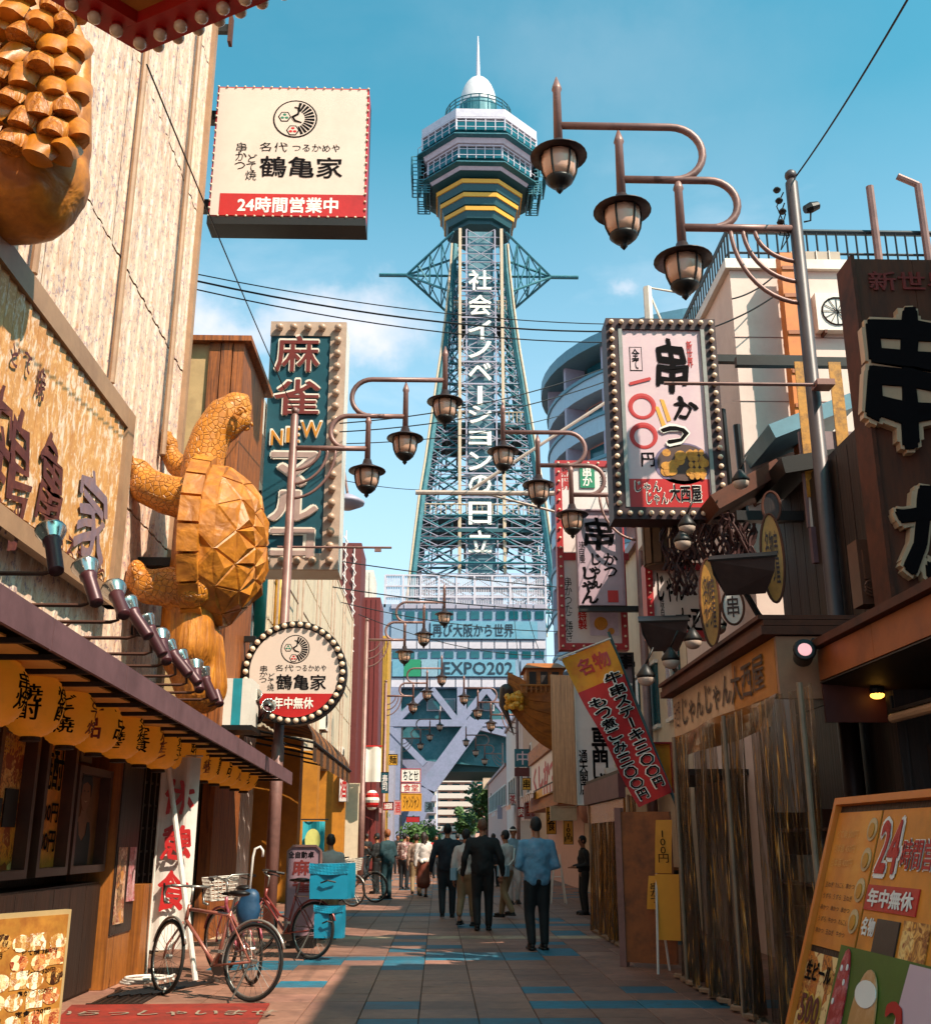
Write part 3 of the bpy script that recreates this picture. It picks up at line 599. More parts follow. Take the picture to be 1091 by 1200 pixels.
# painted yellow signboard on the wall
sb = th('shop_signboard', 'long framed yellow slatted signboard with brown brush characters on the left wall', 'signboard', (WX + .14, 0, 0), R(90))
zb0, zb1, ub = 4.15, 6.72, 13.05
u = 5.4; i = 0
while u < ub - .25:
    w_ = .2; b = MB(); b.box((0, 0, 0), (w_ - .008, .03, zb1 - zb0 - .5)); b.add([(-w_ / 2 + .02, -.015, -(zb1 - zb0) / 2 + .25), (w_ / 2 - .05, -.034, -(zb1 - zb0) / 2 + .25), (w_ / 2 - .05, -.034, (zb1 - zb0) / 2 - .25), (-w_ / 2 + .02, -.015, (zb1 - zb0) / 2 - .25)], [(0, 1, 2, 3)])
    if i == 0: sl = b.data('slat', m_slat)
    inst('slat', sl, sb, (u + w_ / 2, 0, (zb0 + zb1) / 2)); u += w_; i += 1
for nm, a, c in (('frame_rail', (5.2, -.07, zb1 - .26), (ub, .05, zb1)), ('frame_rail', (5.2, -.07, zb0), (ub, .05, zb0 + .2)), ('frame_post', (ub - .25, -.075, zb0), (ub + .02, .05, zb1))):
    b = MB(); b.b2(a, c); b.build(nm, m_frame, sb)
m_br = M('maroon brush paint', '55211c', .6, 0, .25, dirt='8a4a30', dirt_amt=.5, dscale=4)
m_gb = M('faded violet paint', '7d6670', .6, 0, .25, dirt='9a6a50', dirt_amt=.5, dscale=4)
S = Sheet(sb, .045)
def wtxt(st, u0, u1, z0, z1, m, **k): S.text(st, None, m, uv=(u0, u1, z0, z1), **k)
for st, a, m, o in (('鶴', (-22, 455, 40, 648), m_br, .012), ('亀', (42, 505, 76, 632), m_br, .025), ('家', (88, 548, 126, 662), m_gb, .03)):
    q = S.uv(a[0], (a[1] + a[3]) / 2); q2 = S.uv(a[2], (a[1] + a[3]) / 2); zc = S.uv((a[0] + a[2]) / 2, a[1]).z; zd_ = S.uv((a[0] + a[2]) / 2, a[3]).z
    wtxt(st, q.x, q2.x, zd_, zc, m, off=o, brush=.9)
for st, a in (('焼', (40, 418, 52, 462)), ('ど', (12, 395, 22, 425)), ('て', (26, 405, 36, 432))):
    q = S.uv(a[0], a[3]); q2 = S.uv(a[2], a[3]); wtxt(st, q.x, q2.x, q.z, S.uv(a[0], a[1]).z, m_br, off=.03, brush=1)
q = S.uv(52, 715); q2 = S.uv(116, 738); wtxt('つるかめや', q.x, q2.x, 4.2, 4.62, m_br, off=.01, brush=1)
S = None
# canopy over the shop front
m_fas = M('mauve canopy edge', '6a4a4e', .6, 0, .2, dirt='4a3134', dirt_amt=.5); m_soff = M('warm cream soffit board', 'dba552', .6, 0, .15)
cn_ = th('shop_canopy', 'long mauve-edged canopy over the lantern-hung shop front on the left', 'canopy')
n0 = onY(6, 687, 5.9); f0 = onY(343, 906, 18.4); f1 = onY(343, 918, 18.4); dr_ = (f0 - n0).normalized(); s0 = n0 - dr_ * 2.5
hgt = .2; m = 9
for i in range(m):
    a = s0.lerp(f0, i / m); c = s0.lerp(f0, (i + 1) / m - .0012); b = MB(); nn = Vector((dr_.y, -dr_.x, 0)) * .03
    dn = Vector((0, 0, -hgt)); b.add([a, c, c + dn, a + dn, a - nn, c - nn, c - nn + dn, a - nn + dn], [(3, 2, 1, 0), (4, 5, 6, 7), (0, 1, 5, 4), (3, 7, 6, 2), (1, 2, 6, 5), (0, 4, 7, 3)])
    b.build('fascia_panel', m_fas, cn_)
b = MB(); z = -.03
b.add([s0 + Vector((-.04, 0, z)), f0 + Vector((-.04, 0, z)), (WX, f0.y, f0.z + .15), (WX, s0.y, s0.z + .15), s0 + Vector((-.04, 0, z - .03)), f0 + Vector((-.04, 0, z - .03)), (WX, f0.y, f0.z + .11), (WX, s0.y, s0.z + .11)], [(0, 1, 2, 3), (7, 6, 5, 4), (0, 4, 5, 1), (1, 5, 6, 2), (3, 2, 6, 7), (0, 3, 7, 4)])
b.build('roof_sheet', m_dark, cn_)
for i in range(26):
    q = (i + .5) / 26; a = s0.lerp(f0, q); b = MB(); b.b2((-.24, -.24, -.012), (.24, .24, .012)); b2 = MB()
    x0_ = WX + .05; x1_ = a.x - .3
    b = MB(); b.box(((x0_ + x1_) / 2 + .35, a.y, a.z - .1), (x1_ - x0_ - .75, .46, .014)); b.build('soffit_board', m_soff, cn_)
    b = MB(); b.box(((x0_ + x1_) / 2 + .3, a.y + .29, a.z - .12), (x1_ - x0_, .04, .035)); b.build('rafter', m_dark, cn_)
# lanterns
m_lan = M('warm paper lantern', 'dc8420', .5, 0, .25, scale=6, bump=.1, emit=.12, dirt='a4540f', dirt_amt=.5, dscale=3); 
b = MB(); pr_ = []
for i in range(31):
    a = -80 + 160 * i / 30; pr_.append((.222 * (math.cos(R(a)) ** .8) + (.009 if i % 2 else 0), .25 * math.sin(R(a))))
b.lathe(pr_, 20); lan_me = b.data('lantern_shade', m_lan, True)
b = MB(); b.lathe([(.07, .24), (.08, .275), (.06, .28)], 16); cap1 = b.data('lantern_cap', m_dark)
b = MB(); b.lathe([(.06, -.28), (.08, -.275), (.07, -.24)], 16); cap2 = b.data('lantern_foot', m_dark)
words = ['串焼', '焼酎', 'どて焼', '一品', 'くわ焼き', '定食', 'ホルモン', '豚汁', 'もつ鍋', '鉄板料理', '一品', 'ビール', '枝豆', 'おでん', 'うどん', 'そば', '地酒']
tcache = {}
ny = [7.6 + i * .78 for i in range(14)]
for i, y in enumerate(ny):
    wd = words[i]; t = th('paper_lantern', 'orange paper lantern under the left canopy, %s, with the writing %s' % (['nearest the camera', 'second', 'third', 'fourth', 'fifth', 'sixth', 'seventh', 'eighth', 'ninth', 'tenth', 'eleventh', 'twelfth', 'thirteenth', 'farthest of the row', 'sixteenth'][i], wd), 'lantern', (-3.12, y, 2.42 + .0 * i), random.uniform(-.1, .1), 'paper lanterns hung under the canopy')
    inst('lantern_shade', lan_me, t); inst('lantern_cap', cap1, t); inst('lantern_foot', cap2, t)
    b = MB(); b.tube([(0, 0, .27), (0, 0, .4)], .008, 5); b.build('hook', m_black, t)
    for q, ang in enumerate((8, 88)):     # writing wrapped on the paper
        b = txt(wd, .17, .31 if len(wd) > 2 else .27, vert=True, off=.03, brush=.5)
        P = []
        for (x, yy, zz) in b.v:
            th_ = R(ang) + x / .2; zc = max(-.2, min(.2, zz)); rr = .226 * (max(.05, 1 - (zc / .252) ** 2)) ** .42 + .008
            P.append((rr * math.sin(th_), -rr * math.cos(th_), zz))
        b.v = P; b.build('lettering', m_ink if (q + i) % 3 else M('dark red ink', '7a1c14'), t)
# spotlights on rods above the canopy
m_maroon = M('maroon lamp body', '4a2226', .4, .2, .2)
b = MB(); b.lathe([(.055, -.28), (.06, -.27), (.06, 0), (.075, .03), (.075, .06)], 12); bd = b.data('lamp_body', m_maroon, True)
b = MB(); b.lathe([(.07, .05), (.1, .12), (.118, .16), (.122, .18), (.108, .17), (.06, .08)], 14, cap=False); hd = b.data('lamp_head', m_chrome, True)
b = MB(); b.ell((0, 0, .1), (.09, .09, .05), 12, 6); gl_ = b.data('lamp_glass', m_bulb, True)
spt = [(62, 640), (105, 680), (138, 702), (158, 722), (177, 742), (190, 757), (205, 770), (218, 781), (230, 791), (242, 800), (252, 808)]
for i, (px, py) in enumerate(spt):
    p = onX(px, py, -3.0); t = th('spotlight', 'maroon spotlight %s on a rod below the yellow signboard' % ['nearest the camera', 'two', 'three', 'four', 'five', 'six', 'seven', 'eight', 'nine', 'ten', 'farthest along'][i], 'spotlight', p, 0, 'spotlights aimed at the signboard')
    q = (R(-18 + random.uniform(-9, 9)), R(-34 + random.uniform(-8, 8)), R(random.uniform(-25, 10)))
    for nm, me in (('lamp_body', bd), ('lamp_head', hd), ('lamp_glass', gl_)): inst(nm, me, t, (0, 0, 0), q)
    b = MB(); b.tube([(0, 0, -.05), (.02, 0, -.2), (-.05, 0, -.22), (WX - p.x + .02, 0, -.22)], .018, 6); b.tube([(-.4, 0, -.22), (-.75, 0, -.5)], .012, 5); b.build('rod', m_rust, t)
# rods tying the canopy
# 24-hour box sign
def box_sign(name, label, cat, px, Y, depth, face, frame, group=None):
    p = onY(px[0], px[1], Y); q = onY(px[2], px[3], Y); w_ = q.x - p.x; h_ = p.z - q.z
    t = th(name, label, cat, ((p.x + q.x) / 2, Y, q.z), 0, group)
    b = MB(); b.b2((-w_ / 2, 0, 0), (w_ / 2, depth, h_)); b.build('casing', frame, t)
    b = MB(); b.b2((-w_ / 2 + .03, -.012, .03), (w_ / 2 - .03, -.001, h_ - .03)); b.build('face', face, t)
    return t, w_, h_, Sheet(t, .014)
m_face = M('ivory sign face', 'd2bbac', .4, 0, .06, scale=2, dirt='c0a596', dirt_amt=.25)
def emblem(S, cx, cy, r):
    """round crane and turtle-shell emblem"""
    c = S.uv(cx, cy); e = S.uv(cx + r, cy); rr = abs(e.x - c.x); y = -S.fr
    def disc(name, x, z, ra, m, k, n=28, r2=1):
        b = MB(); b.prism([(ra * math.cos(2 * math.pi * i / n), ra * r2 * math.sin(2 * math.pi * i / n)) for i in range(n)], -.002, 0); return b.build(name, m, em, loc=(x, -k, z))
    em = inst('emblem', None, S.t, (c.x, y, c.z))
    disc('emblem_disc', 0, 0, rr, m_ink, .001); disc('emblem_disc', 0, 0, rr * .93, m_face, .003)
    b = MB()   # wing: fan of dark feathers on the right
    for i in range(12):
        a = R(-72 + 13 * i); a2 = a + R(9)
        if math.sin(a) < -1.2: continue
        b.prism([(rr * .42 * math.cos(a) , rr * .42 * math.sin(a)), (rr * .88 * math.cos(a), rr * .88 * math.sin(a)), (rr * .88 * math.cos(a2), rr * .88 * math.sin(a2)), (rr * .45 * math.cos(a2), rr * .45 * math.sin(a2))], -.002, 0)
    b.build('wing', m_ink, em, loc=(0, -.0055, 0))
    b = MB(); b.tube([(-rr * .05, 0, rr * .62), (rr * .18, 0, rr * .55), (rr * .12, 0, rr * .25), (-rr * .12, 0, rr * .1), (0, 0, -rr * .1), (rr * .3, 0, -rr * .2)], [rr * .03, rr * .05, rr * .05, rr * .06, rr * .05, rr * .03], 6); b.build('crane', m_ink, em, loc=(0, -.006, 0))
    for x, z, m in ((-.48, .1, M('sign green', '1d6b4f')), (-.08, -.62, m_red)):
        hx = [(rr * .3 * math.cos(R(60 * i)), rr * .3 * math.sin(R(60 * i))) for i in range(6)]
        b = MB(); b.prism(hx, -.002, 0); b.build('shell_hexagon', m_ink, em, loc=(rr * x, -.0055, rr * z)); b = MB(); b.prism([(u * .8, v * .8) for u, v in hx], -.002, 0); b.build('shell_hexagon', m_face, em, loc=(rr * x, -.0078, rr * z))
        b = MB()
        for a in range(3): b.ell((rr * .11 * math.cos(R(90 + 120 * a)), 0, rr * .11 * math.sin(R(90 + 120 * a))), (rr * .09, .003, rr * .07), 8, 4)
        b.build('leaf_mark', m, em, loc=(rr * x, -.010, rr * z))
t, w_, h_, S = box_sign('box_sign', 'large square ivory and red box sign with round emblem, high on the left wall corner', 'sign', (256, 101, 428, 256), 16.4, .38, m_face, m_red)
sg24 = t
b = MB(); b.b2((-w_ / 2, .38, -.05), (w_ / 2, .6, h_)); b.b2((-w_ / 2 - .01, -.02, -.15), (w_ / 2 + .01, .45, -.002)); b.build('rear_casing', m_black, t)
o = S.rect('red_band', (258, 226, 426, 254), m_red, .004)
S.text('24時間営業中', (279, 230, 396, 250), m_wink, proud=.006, off=.045)
emblem(S, 346, 139, 26)
S.text('鶴亀家', (305, 182, 401, 209), m_ink, off=.022, brush=.45); S.text('名代', (305, 166, 337, 178), m_ink, brush=1); S.text('つるかめや', (343, 168, 398, 178), m_ink, brush=.8)
S.text('串かつ', (277, 166, 288, 198), m_ink, vert=True, brush=.8); S.text('どて焼', (289, 180, 300, 211), m_ink, vert=True, brush=.8)
bm = bulb_mesh('bulb', .022, m_bulb, m_red)
border_bulbs(t, -w_ / 2 + .012, w_ / 2 - .012, .012, h_ - .012, -.002, .16, bm)
for z in (.25, h_ - .6):
    b = MB(); b.b2((-w_ / 2 - .75, .15, z), (-w_ / 2, .33, z + .2)); b.build('bracket', m_black, t)
# pipe lamps at the wall corner
for i, (px, py) in enumerate(((231, 78), (243, 108))):
    p = onY(px, py, 16.25); t = th('bare_bulb_lamp', ['upper bare bulb on the wall corner conduit by the box sign', 'lower bare bulb on the wall corner conduit by the box sign'][i], 'lamp', p, 0, 'bulbs on the wall corner conduit')
    b = MB(); b.ell((0, 0, -.08), (.075, .075, .09), 12, 8); b.build('bulb', m_bulb, t, True); b = MB(); b.lathe([(.05, -.02), (.06, .06), (.02, .12)], 10); b.tube([(0, 0, .1), (-.15, 0, .3), (-.3, 0, .1)], .02, 6); b.build('socket', m_black, t)
p = onY(262, 35, 16.2); t = th('wall_bracket', 'empty dark steel bracket high on the left wall corner above the box sign', 'bracket', p); b = MB(); b.b2((-.6, -.05, -.06), (.1, .05, .1)); b.build('arm', m_black, t); b = MB(); b.b2((.1, -.08, -.3), (.16, .08, .3)); b.build('plate', m_rust, t)

# round sign
rc = onY(345, 788, 18.5); rr = (onY(406, 788, 18.5) - rc).x
t = th('round_sign', 'round ivory and red sign bordered with bulbs on the left lamp post', 'sign', (rc.x, 18.5, rc.z)); rsign = t
b = MB(); n = 48; b.prism([(rr * math.cos(2 * math.pi * i / n), rr * math.sin(2 * math.pi * i / n)) for i in range(n)], 0, .28); b.build('casing', m_black, t)
S = Sheet(t, .012)
b = MB(); k = .86; b.prism([(rr * k * math.cos(2 * math.pi * i / n), rr * k * math.sin(2 * math.pi * i / n)) for i in range(n)], -.012, -.001); b.build('face', m_face, t)
zz = S.uv(345, 813).z; a0 = math.asin(zz / (rr * k)); pts = []
for i in range(25): a = math.pi - a0 + (math.pi + 2 * a0) * i / 24; pts.append((rr * k * math.cos(a), rr * k * math.sin(a)))
b = MB(); b.prism(pts, -.017, -.0125); b.build('red_band', m_red, t)
emblem(S, 346, 761, 17); S.fr = .019
S.text('年中無休', (321, 817, 367, 831), m_wink, off=.04); S.fr = .013
S.text('鶴亀家', (324, 790, 382, 809), m_ink, off=.022, brush=.45); S.text('名代', (323, 779, 344, 787), m_ink, brush=.8); S.text('つるかめや', (347, 779, 382, 787), m_ink, brush=.8); S.text('串かつ', (305, 780, 313, 800), m_ink, vert=True); S.text('どて焼', (314, 789, 321, 810), m_ink, vert=True)
bm = bulb_mesh('bulb', .05, m_bulb, m_black)
for i in range(38): a = 2 * math.pi * i / 38; inst('bulb', bm, t, (rr * .93 * math.cos(a), -.002, rr * .93 * math.sin(a)), (R(90), 0, 0))
b = MB(); b.b2((-rr - .7, .1, .55), (-rr * .8, .2, .65)); b.b2((-rr - .9, .1, -.75), (-rr * .6, .2, -.66)); b.build('bracket', m_black, t)
# cluster of small lamps beside the round sign
for i, (px, py) in enumerate(((292, 838), (300, 822), (312, 832))):
    p = onY(px, py, 17.9); t = th('flood_lamp', ['small flood lamp clipped low left of the round sign', 'small flood lamp just under the round sign edge', 'maroon flood lamp right of the pair by the round sign'][i], 'lamp', p, 0, 'flood lamps beside the round sign')
    q = (R(60), R(-50 + 50 * i), 0); inst('lamp_body', bd, t, rot=q); inst('lamp_head', hd, t, rot=q); b = MB(); b.tube([(0, 0, 0), (-.1, .1, -.2), (-.5, .3, -.25)], .015, 5); b.build('arm', m_black, t)

# mahjong neon sign
Y = 20.6
p = onY(318, 377, Y); q = onY(396, 668, Y)
m_tealp = M('deep teal sign sheet', '0b4450', .45, 0, .15, dirt='0d343c', dirt_amt=.5); m_bf = M('pinkish sign border', 'b79a86', .5, .1, .15, dirt='8a6d60', dirt_amt=.5)
w_ = q.x - p.x; h_ = p.z - q.z
t = th('neon_sign', 'tall teal neon sign with outlined characters and NEW, on the left building', 'sign', ((p.x + q.x) / 2, Y, q.z))
b = MB(); b.b2((-w_ / 2, .05, 0), (w_ / 2, .85, h_)); b.build('casing', m_white, t)
bw = .33
for a, c in (((-w_ / 2, 0, h_ - bw), (w_ / 2, .05, h_)), ((-w_ / 2, 0, 0), (w_ / 2, .05, bw)), ((w_ / 2 - bw, 0, bw), (w_ / 2, .05, h_ - bw))):
    b = MB(); b.b2((a[0], -.03, a[2]), (c[0], .05, c[2])); b.build('border', m_bf, t)
b = MB(); b.b2((-w_ / 2 + .02, .0, bw), (w_ / 2 - bw, .05, h_ - bw)); b.build('face', m_tealp, t)
bm = bulb_mesh('bulb', .085, M('dusty bulb', 'b08e76', .3, 0, .15, bump=0), m_bf)
for i in range(4): inst('bulb', bm, t, (-w_ / 2 + .2 + i * .3, -.03, h_ - bw / 2), (R(90), 0, 0)); inst('bulb', bm, t, (-w_ / 2 + .2 + i * .3, -.03, bw / 2), (R(90), 0, 0))
for i in range(18): inst('bulb', bm, t, (w_ / 2 - bw / 2, -.03, bw / 2 + (h_ - bw) * i / 17), (R(90), 0, 0))
S = Sheet(t, .0)
m_neo = M('brick red letter face', '6e2018', .5, 0, .25, dirt='3e1512', dirt_amt=.6, dscale=5); m_tube = M('white neon tube', 'e4d3c2', .3, 0, .05, bump=0); m_or = M('orange letter face', 'c07a1c', .5)
def neon(ch, a, face, o1=.05, o2=.0):
    S.fr = 0; S.text(ch, a, m_tube, name='character', off=o1, ext=.05, proud=.0)
    c = (a[0] + 1.3, a[1] + 1.3, a[2] - 1.3, a[3] - 1.3); S.fr = .05; S.text(ch, c, face, name='character', off=o1 * .35, ext=.012, proud=.0)
neon('麻', (323, 392, 375, 437), m_neo, .05); neon('雀', (321, 443, 375, 488), m_neo, .05)
neon('N', (317, 503, 332, 523), m_or, .05); neon('E', (335, 500, 352, 520), m_or, .05); neon('W', (352, 493, 378, 514), m_or, .05)
m_nf = M('faded pink letter face', 'a88a80', .4)
neon('マ', (317, 528, 374, 572), m_nf, .1); neon('ル', (315, 574, 373, 612), m_nf, .1); neon('コ', (315, 618, 369, 655), m_nf, .1)
b = MB(); b.b2((-w_ / 2 - .9, .3, h_ * .3), (-w_ / 2, .45, h_ * .3 + .12)); b.b2((-w_ / 2 - .9, .3, h_ * .72), (-w_ / 2, .45, h_ * .72 + .12)); b.build('bracket', m_black, t)

# buildings behind
m_plank = Wood('orange weathered timber', '9a5420', '3e1e10', 2); m_cw = M('cream render', 'b9986a', .75, 0, .15, scale=3, dirt='8a6a48', dirt_amt=.5)
def hbuild(name, label, X, Y0, Y1, Z, mat, cat='building', dx=4, z0=0):
    t = th(name, label, cat, (X, Y0, 0)); s = -1 if X < 0 else 1; b = MB(); b.b2((0, 0, z0), (s * dx, Y1 - Y0, Z)); b.build('wall', mat, t); return t
p = onY(246, 402, 17.0); q = onY(280, 520, 17.0); o_ = onY(212, 402, 17.0)
t = th('timber_tower', 'narrow orange timber-clad rooftop block with a flat cap beside the weathered wall', 'building', ((p.x + q.x) / 2, 17.0, 0))
ww = q.x - p.x; b = MB(); b.b2((-ww / 2 - .9, .05, 0), (-ww / 2 - .005, 2.2, p.z)); b.build('wall', m_cw, t)
for i in range(3):
    b = MB(); b.b2((-ww / 2 + ww * i / 3 + .01, -.02 - .01 * (i % 2), 0), (-ww / 2 + ww * (i + 1) / 3 - .01, 2.2, p.z)); b.build('plank', m_plank, t)
b = MB(); b.b2((-ww / 2 - 1.0, -.12, p.z + .002), (ww / 2 + .12, 2.4, p.z + .1)); b.build('roof', m_plank, t)
m_corw = M('white corrugated cladding', 'd6c4ba', .6, 0, .1, dirt='9a8783', dirt_amt=.4, stretch=(3, 3, .4))
z1 = onX(285, 417, -4.15).z
t = th('corrugated_building', 'white corrugated building with rust-brown diagonal braces behind the turtle', 'building', (-4.15, 19.4, 0), R(90))
L1 = 5.2; b = MB(); b.b2((0, .05, 0), (L1, 4, 9.0)); b.build('wall', m_corw, t)
pme = corr_panel(1.02, 8.9, 3, .03).data('cladding_panel', m_corw)
for i in range(5): inst('cladding_panel', pme, t, (.52 + i * 1.04, .0, 4.5))
zt1 = onX(275, 417, -3.9).z; zt0 = onX(275, 468, -3.9).z
b = MB(); b.b2((-.2, -.5, zt0), (L1, .04, zt1)); b.build('parapet_box', m_white, t)
for a, c in (((.0, 8.6), (3.0, 4.6)), ((.3, 5.2), (2.2, 2.6)), ((2.2, 8.3), (5, 5.0))):
    b = MB(); b.tube([(a[0], -.08, a[1]), (c[0], -.08, c[1])], .05, 6); b.build('brace', m_rust, t)
# cream building with square window frames
m_crm = M('warm cream cladding', 'cdb79c', .6, 0, .1, dirt='a58c74', dirt_amt=.3)
t = th('cream_building', 'cream panelled building with thin square frames above the orange-pillared shop', 'building', (-4.0, 24.8, 0), R(90)); L2 = 25.0; H2 = onX(395, 672, -4.0).z
zz = 3.9; b = MB(); b.b2((0, .05, zz), (L2, 5, H2)); b.build('wall', m_crm, t)
for i in range(19):
    for j in range(3):
        a = .05 + i * 1.3; z = zz + .03 + j * (H2 - zz) / 3; b = MB(); hh = (H2 - zz) / 3 - .05
        b.b2((a, .02, z), (a + 1.28, .06, z + hh))
        if i == j == 0: cp = b.data('facade_panel', m_crm)
        inst('facade_panel', cp, t, (i * 1.3, 0, j * (H2 - zz) / 3))
for i in range(5):
    a = .4 + i * 4.6; b = MB(); b.tube([(a, -.12, zz + .5), (a + 3.6, -.12, zz + .5), (a + 3.6, -.12, H2 - .5), (a, -.12, H2 - .5)], .03, 5, closed=True); b.tube([(a, -.12, (zz + H2) / 2), (a + 3.6, -.12, (zz + H2) / 2)], .025, 5)
    if i == 0: fm = b.data('square_frame', m_bf)
    inst('square_frame', fm, t, (i * 4.6, 0, 0))
m_pil = M('orange pillar paint', 'b8741c', .55, 0, .15, dirt='7e4a14', dirt_amt=.4)
for i, u in enumerate((2.2, 6.2, 15.4, 24.2)):
    b = MB(); b.b2((u, -.6, 0), (u + .6, .5, 3.85)); b.build('pillar', m_pil if i < 3 else m_crm, t)
b = MB(); b.b2((.2, .9, 0), (L2, 4, 3.85)); b.build('shop_interior', m_dark, t)
for nm, px, m in (('teal_pipe', 306, M('teal pipe', '138274', .4)), ('yellow_pipe', 328, M('yellow pipe', 'd19c2a', .4))):
    p = onX(px, 700, -3.9); t = th(nm, {'teal_pipe': 'teal vertical pipe under the neon sign', 'yellow_pipe': 'yellow vertical pipe right of the teal one'}[nm], 'pipe', (p.x, p.y, p.z)); b = MB(); b.tube([(0, 0, -1.6), (0, 0, 1.2)], .13, 10); b.build('tube', m, t, True); b = MB()
    for z in (-1, .6): b.box((-.12, 0, z), (.25, .3, .05))
    b.build('clip', m_white, t)
# curved pleated awning
t = th('curved_awning', 'dark orange pleated awning curving out over the shop behind the lamp post', 'awning', (-4.0, 19.6, 3.35), R(90))
m_aw = M('burnt orange canvas', '7d4a1c', .7, 0, .2, dirt='3f2412', dirt_amt=.6); m_awd = M('dark brown canvas', '402611', .7, 0, .2)
for i in range(14):
    b = MB(); b.grid(lambda u, v: (i * .6 + .59 * u, -1.75 * math.sin(v * math.pi / 2), .9 * math.cos(v * math.pi / 2) - .25 - .04 * math.sin(u * math.pi)), 3, 8)
    b.grid(lambda u, v: (i * .6 + .59 * u, -1.75, -.25 - .3 * v - .03 * math.sin(u * math.pi)), 3, 2); b.build('canvas_strip', m_aw if i % 2 else m_awd, t)
b = MB(); b.tube([(0, -1.76, -.25), (8.4, -1.76, -.25)], .03, 6)
for i in range(5): b.tube([(i * 2.1, -1.76, -.25), (i * 2.1, -.02, .1)], .025, 6)
b.build('awning_frame', m_black, t)
# striped box
for px0, px1 in ((252, 292),):
    p = onY(px0, 795, 17.2); q = onY(px1, 850, 17.2); w_ = q.x - p.x; h_ = p.z - q.z
    t = th('striped_hood', 'turquoise and white striped vent hood left of the round sign', 'hood', (p.x, 17.2, q.z))
    for i in range(4):
        b = MB(); b.b2((w_ * i / 4, 0, 0), (w_ * (i + 1) / 4 - .002, .8, h_)); b.build('stripe_panel', M('turquoise canvas', '14808c', .6) if i % 2 == 0 else m_white, t)
    b = MB(); b.b2((-.05, -.05, -.08), (w_ + .05, .85, -.002)); b.build('base', m_black, t)
    b = MB(); b.tube([(-.9, .3, -.03), (0, .3, -.03)], .04, 6); b.build('bracket', m_black, t)

# red buildings further on
m_redw = M('dark red facade', '62241f', .6, 0, .15, dirt='5e1a18', dirt_amt=.5)
z1 = onX(395, 636, -4.0).z
def red_tower(label, px0, px1, pyt, Y, mat, dep=3.2, z0=0):
    p = onY(px0, pyt, Y); q = onY(px1, pyt, Y); t = th('facade_tower', label, 'building', ((p.x + q.x) / 2, Y, 0)); w = q.x - p.x
    b = MB(); b.b2((-w / 2, 0, z0), (w / 2, dep, p.z)); b.build('wall', mat, t)
    for i in range(4):
        b = MB(); b.b2((-w / 2 + w * i / 4 + .02, -.06, z0 + .1), (-w / 2 + w * (i + 1) / 4 - .02, -.001, p.z - .1)); b.build('facade_panel', mat, t)
    return t, w, p.z
t, w, z = red_tower('dark red panelled tower facade with white zigzag neon rods on the left', 386, 424, 636, 50.5, m_redw)
m_neon = M('pale neon rod', 'dccac4', .3, 0, .05)
for k in range(3):
    b = MB(); x = -w / 2 + w * (.25 + .27 * k); pts = []
    for i in range(16): pts.append((x + (.1 if i % 2 else -.1), -.15, z + 1.2 - k * .9 - i * .32))
    b.tube(pts, .03, 5); b.tube([(x, -.12, z + 1.5 - k * .9), (x, -.12, z - 5)], .03, 5); b.build('neon_zigzag', m_neon, t)
red_tower('plain white facade wall set between the two red fronts', 418, 438, 668, 55, m_white)
red_tower('tall red corner column of a shop on the left', 424, 446, 700, 53.8, M('bright red panel', '6a2420', .5, 0, .12))
red_tower('yellow edged shop tower beyond the red column', 447, 456, 745, 60, M('yellow panel', 'b8892c', .6))
red_tower('grey low shop front at the far left end of the street', 430, 462, 880, 72, m_lav)
red_tower('brick-red low shop front with hanging goods, left', 415, 449, 905, 58, m_redw)
# shop signs down the street, left
def plain_sign(label, px, Y, mat, st, ink, vert=False, depth=.15, name='shop_sign', frame=None, off=.02, inset=.12, brush=0.):
    p = onY(px[0], px[1], Y); q = onY(px[2], px[3], Y); w_ = q.x - p.x; h_ = p.z - q.z
    t = th(name, label, 'sign', ((p.x + q.x) / 2, Y, q.z)); b = MB(); b.b2((-w_ / 2, 0, 0), (w_ / 2, depth, h_)); b.build('panel', mat, t)
    b = MB(); f = min(w_, h_) * .05
    for a, c in (((-w_ / 2, -.02, 0), (w_ / 2, 0, f)), ((-w_ / 2, -.02, h_ - f), (w_ / 2, 0, h_)), ((-w_ / 2, -.02, f), (-w_ / 2 + f, 0, h_ - f)), ((w_ / 2 - f, -.02, f), (w_ / 2, 0, h_ - f))): b.b2(a, c)
    b.build('frame', frame or mat, t)
    if st: S = Sheet(t, .001); S.text(st, None, ink, uv=(-w_ / 2 + w_ * inset, w_ / 2 - w_ * inset, h_ * inset, h_ * (1 - inset)), vert=vert, off=off, brush=brush)
    return t
m_osign = M('orange sign sheet', 'c88418', .5, 0, .1)
plain_sign('white box sign with black brush writing hung over the far street, left', (470, 901, 493, 917), 66, m_white, 'ちとせ', m_ink, frame=m_red, brush=1)
plain_sign('small red-topped white sign just below the brush-written one', (470, 918, 493, 929), 66, m_white, '食堂', m_red, frame=m_red)
plain_sign('orange box sign with black writing in the far street, left', (470, 930, 494, 951), 66, m_osign, 'ジャンジャン', m_ink)
plain_sign('pink sign near the far left pole', (462, 938, 470, 955), 64, M('pink sheet', 'b98484', .6), '酒', m_rink)
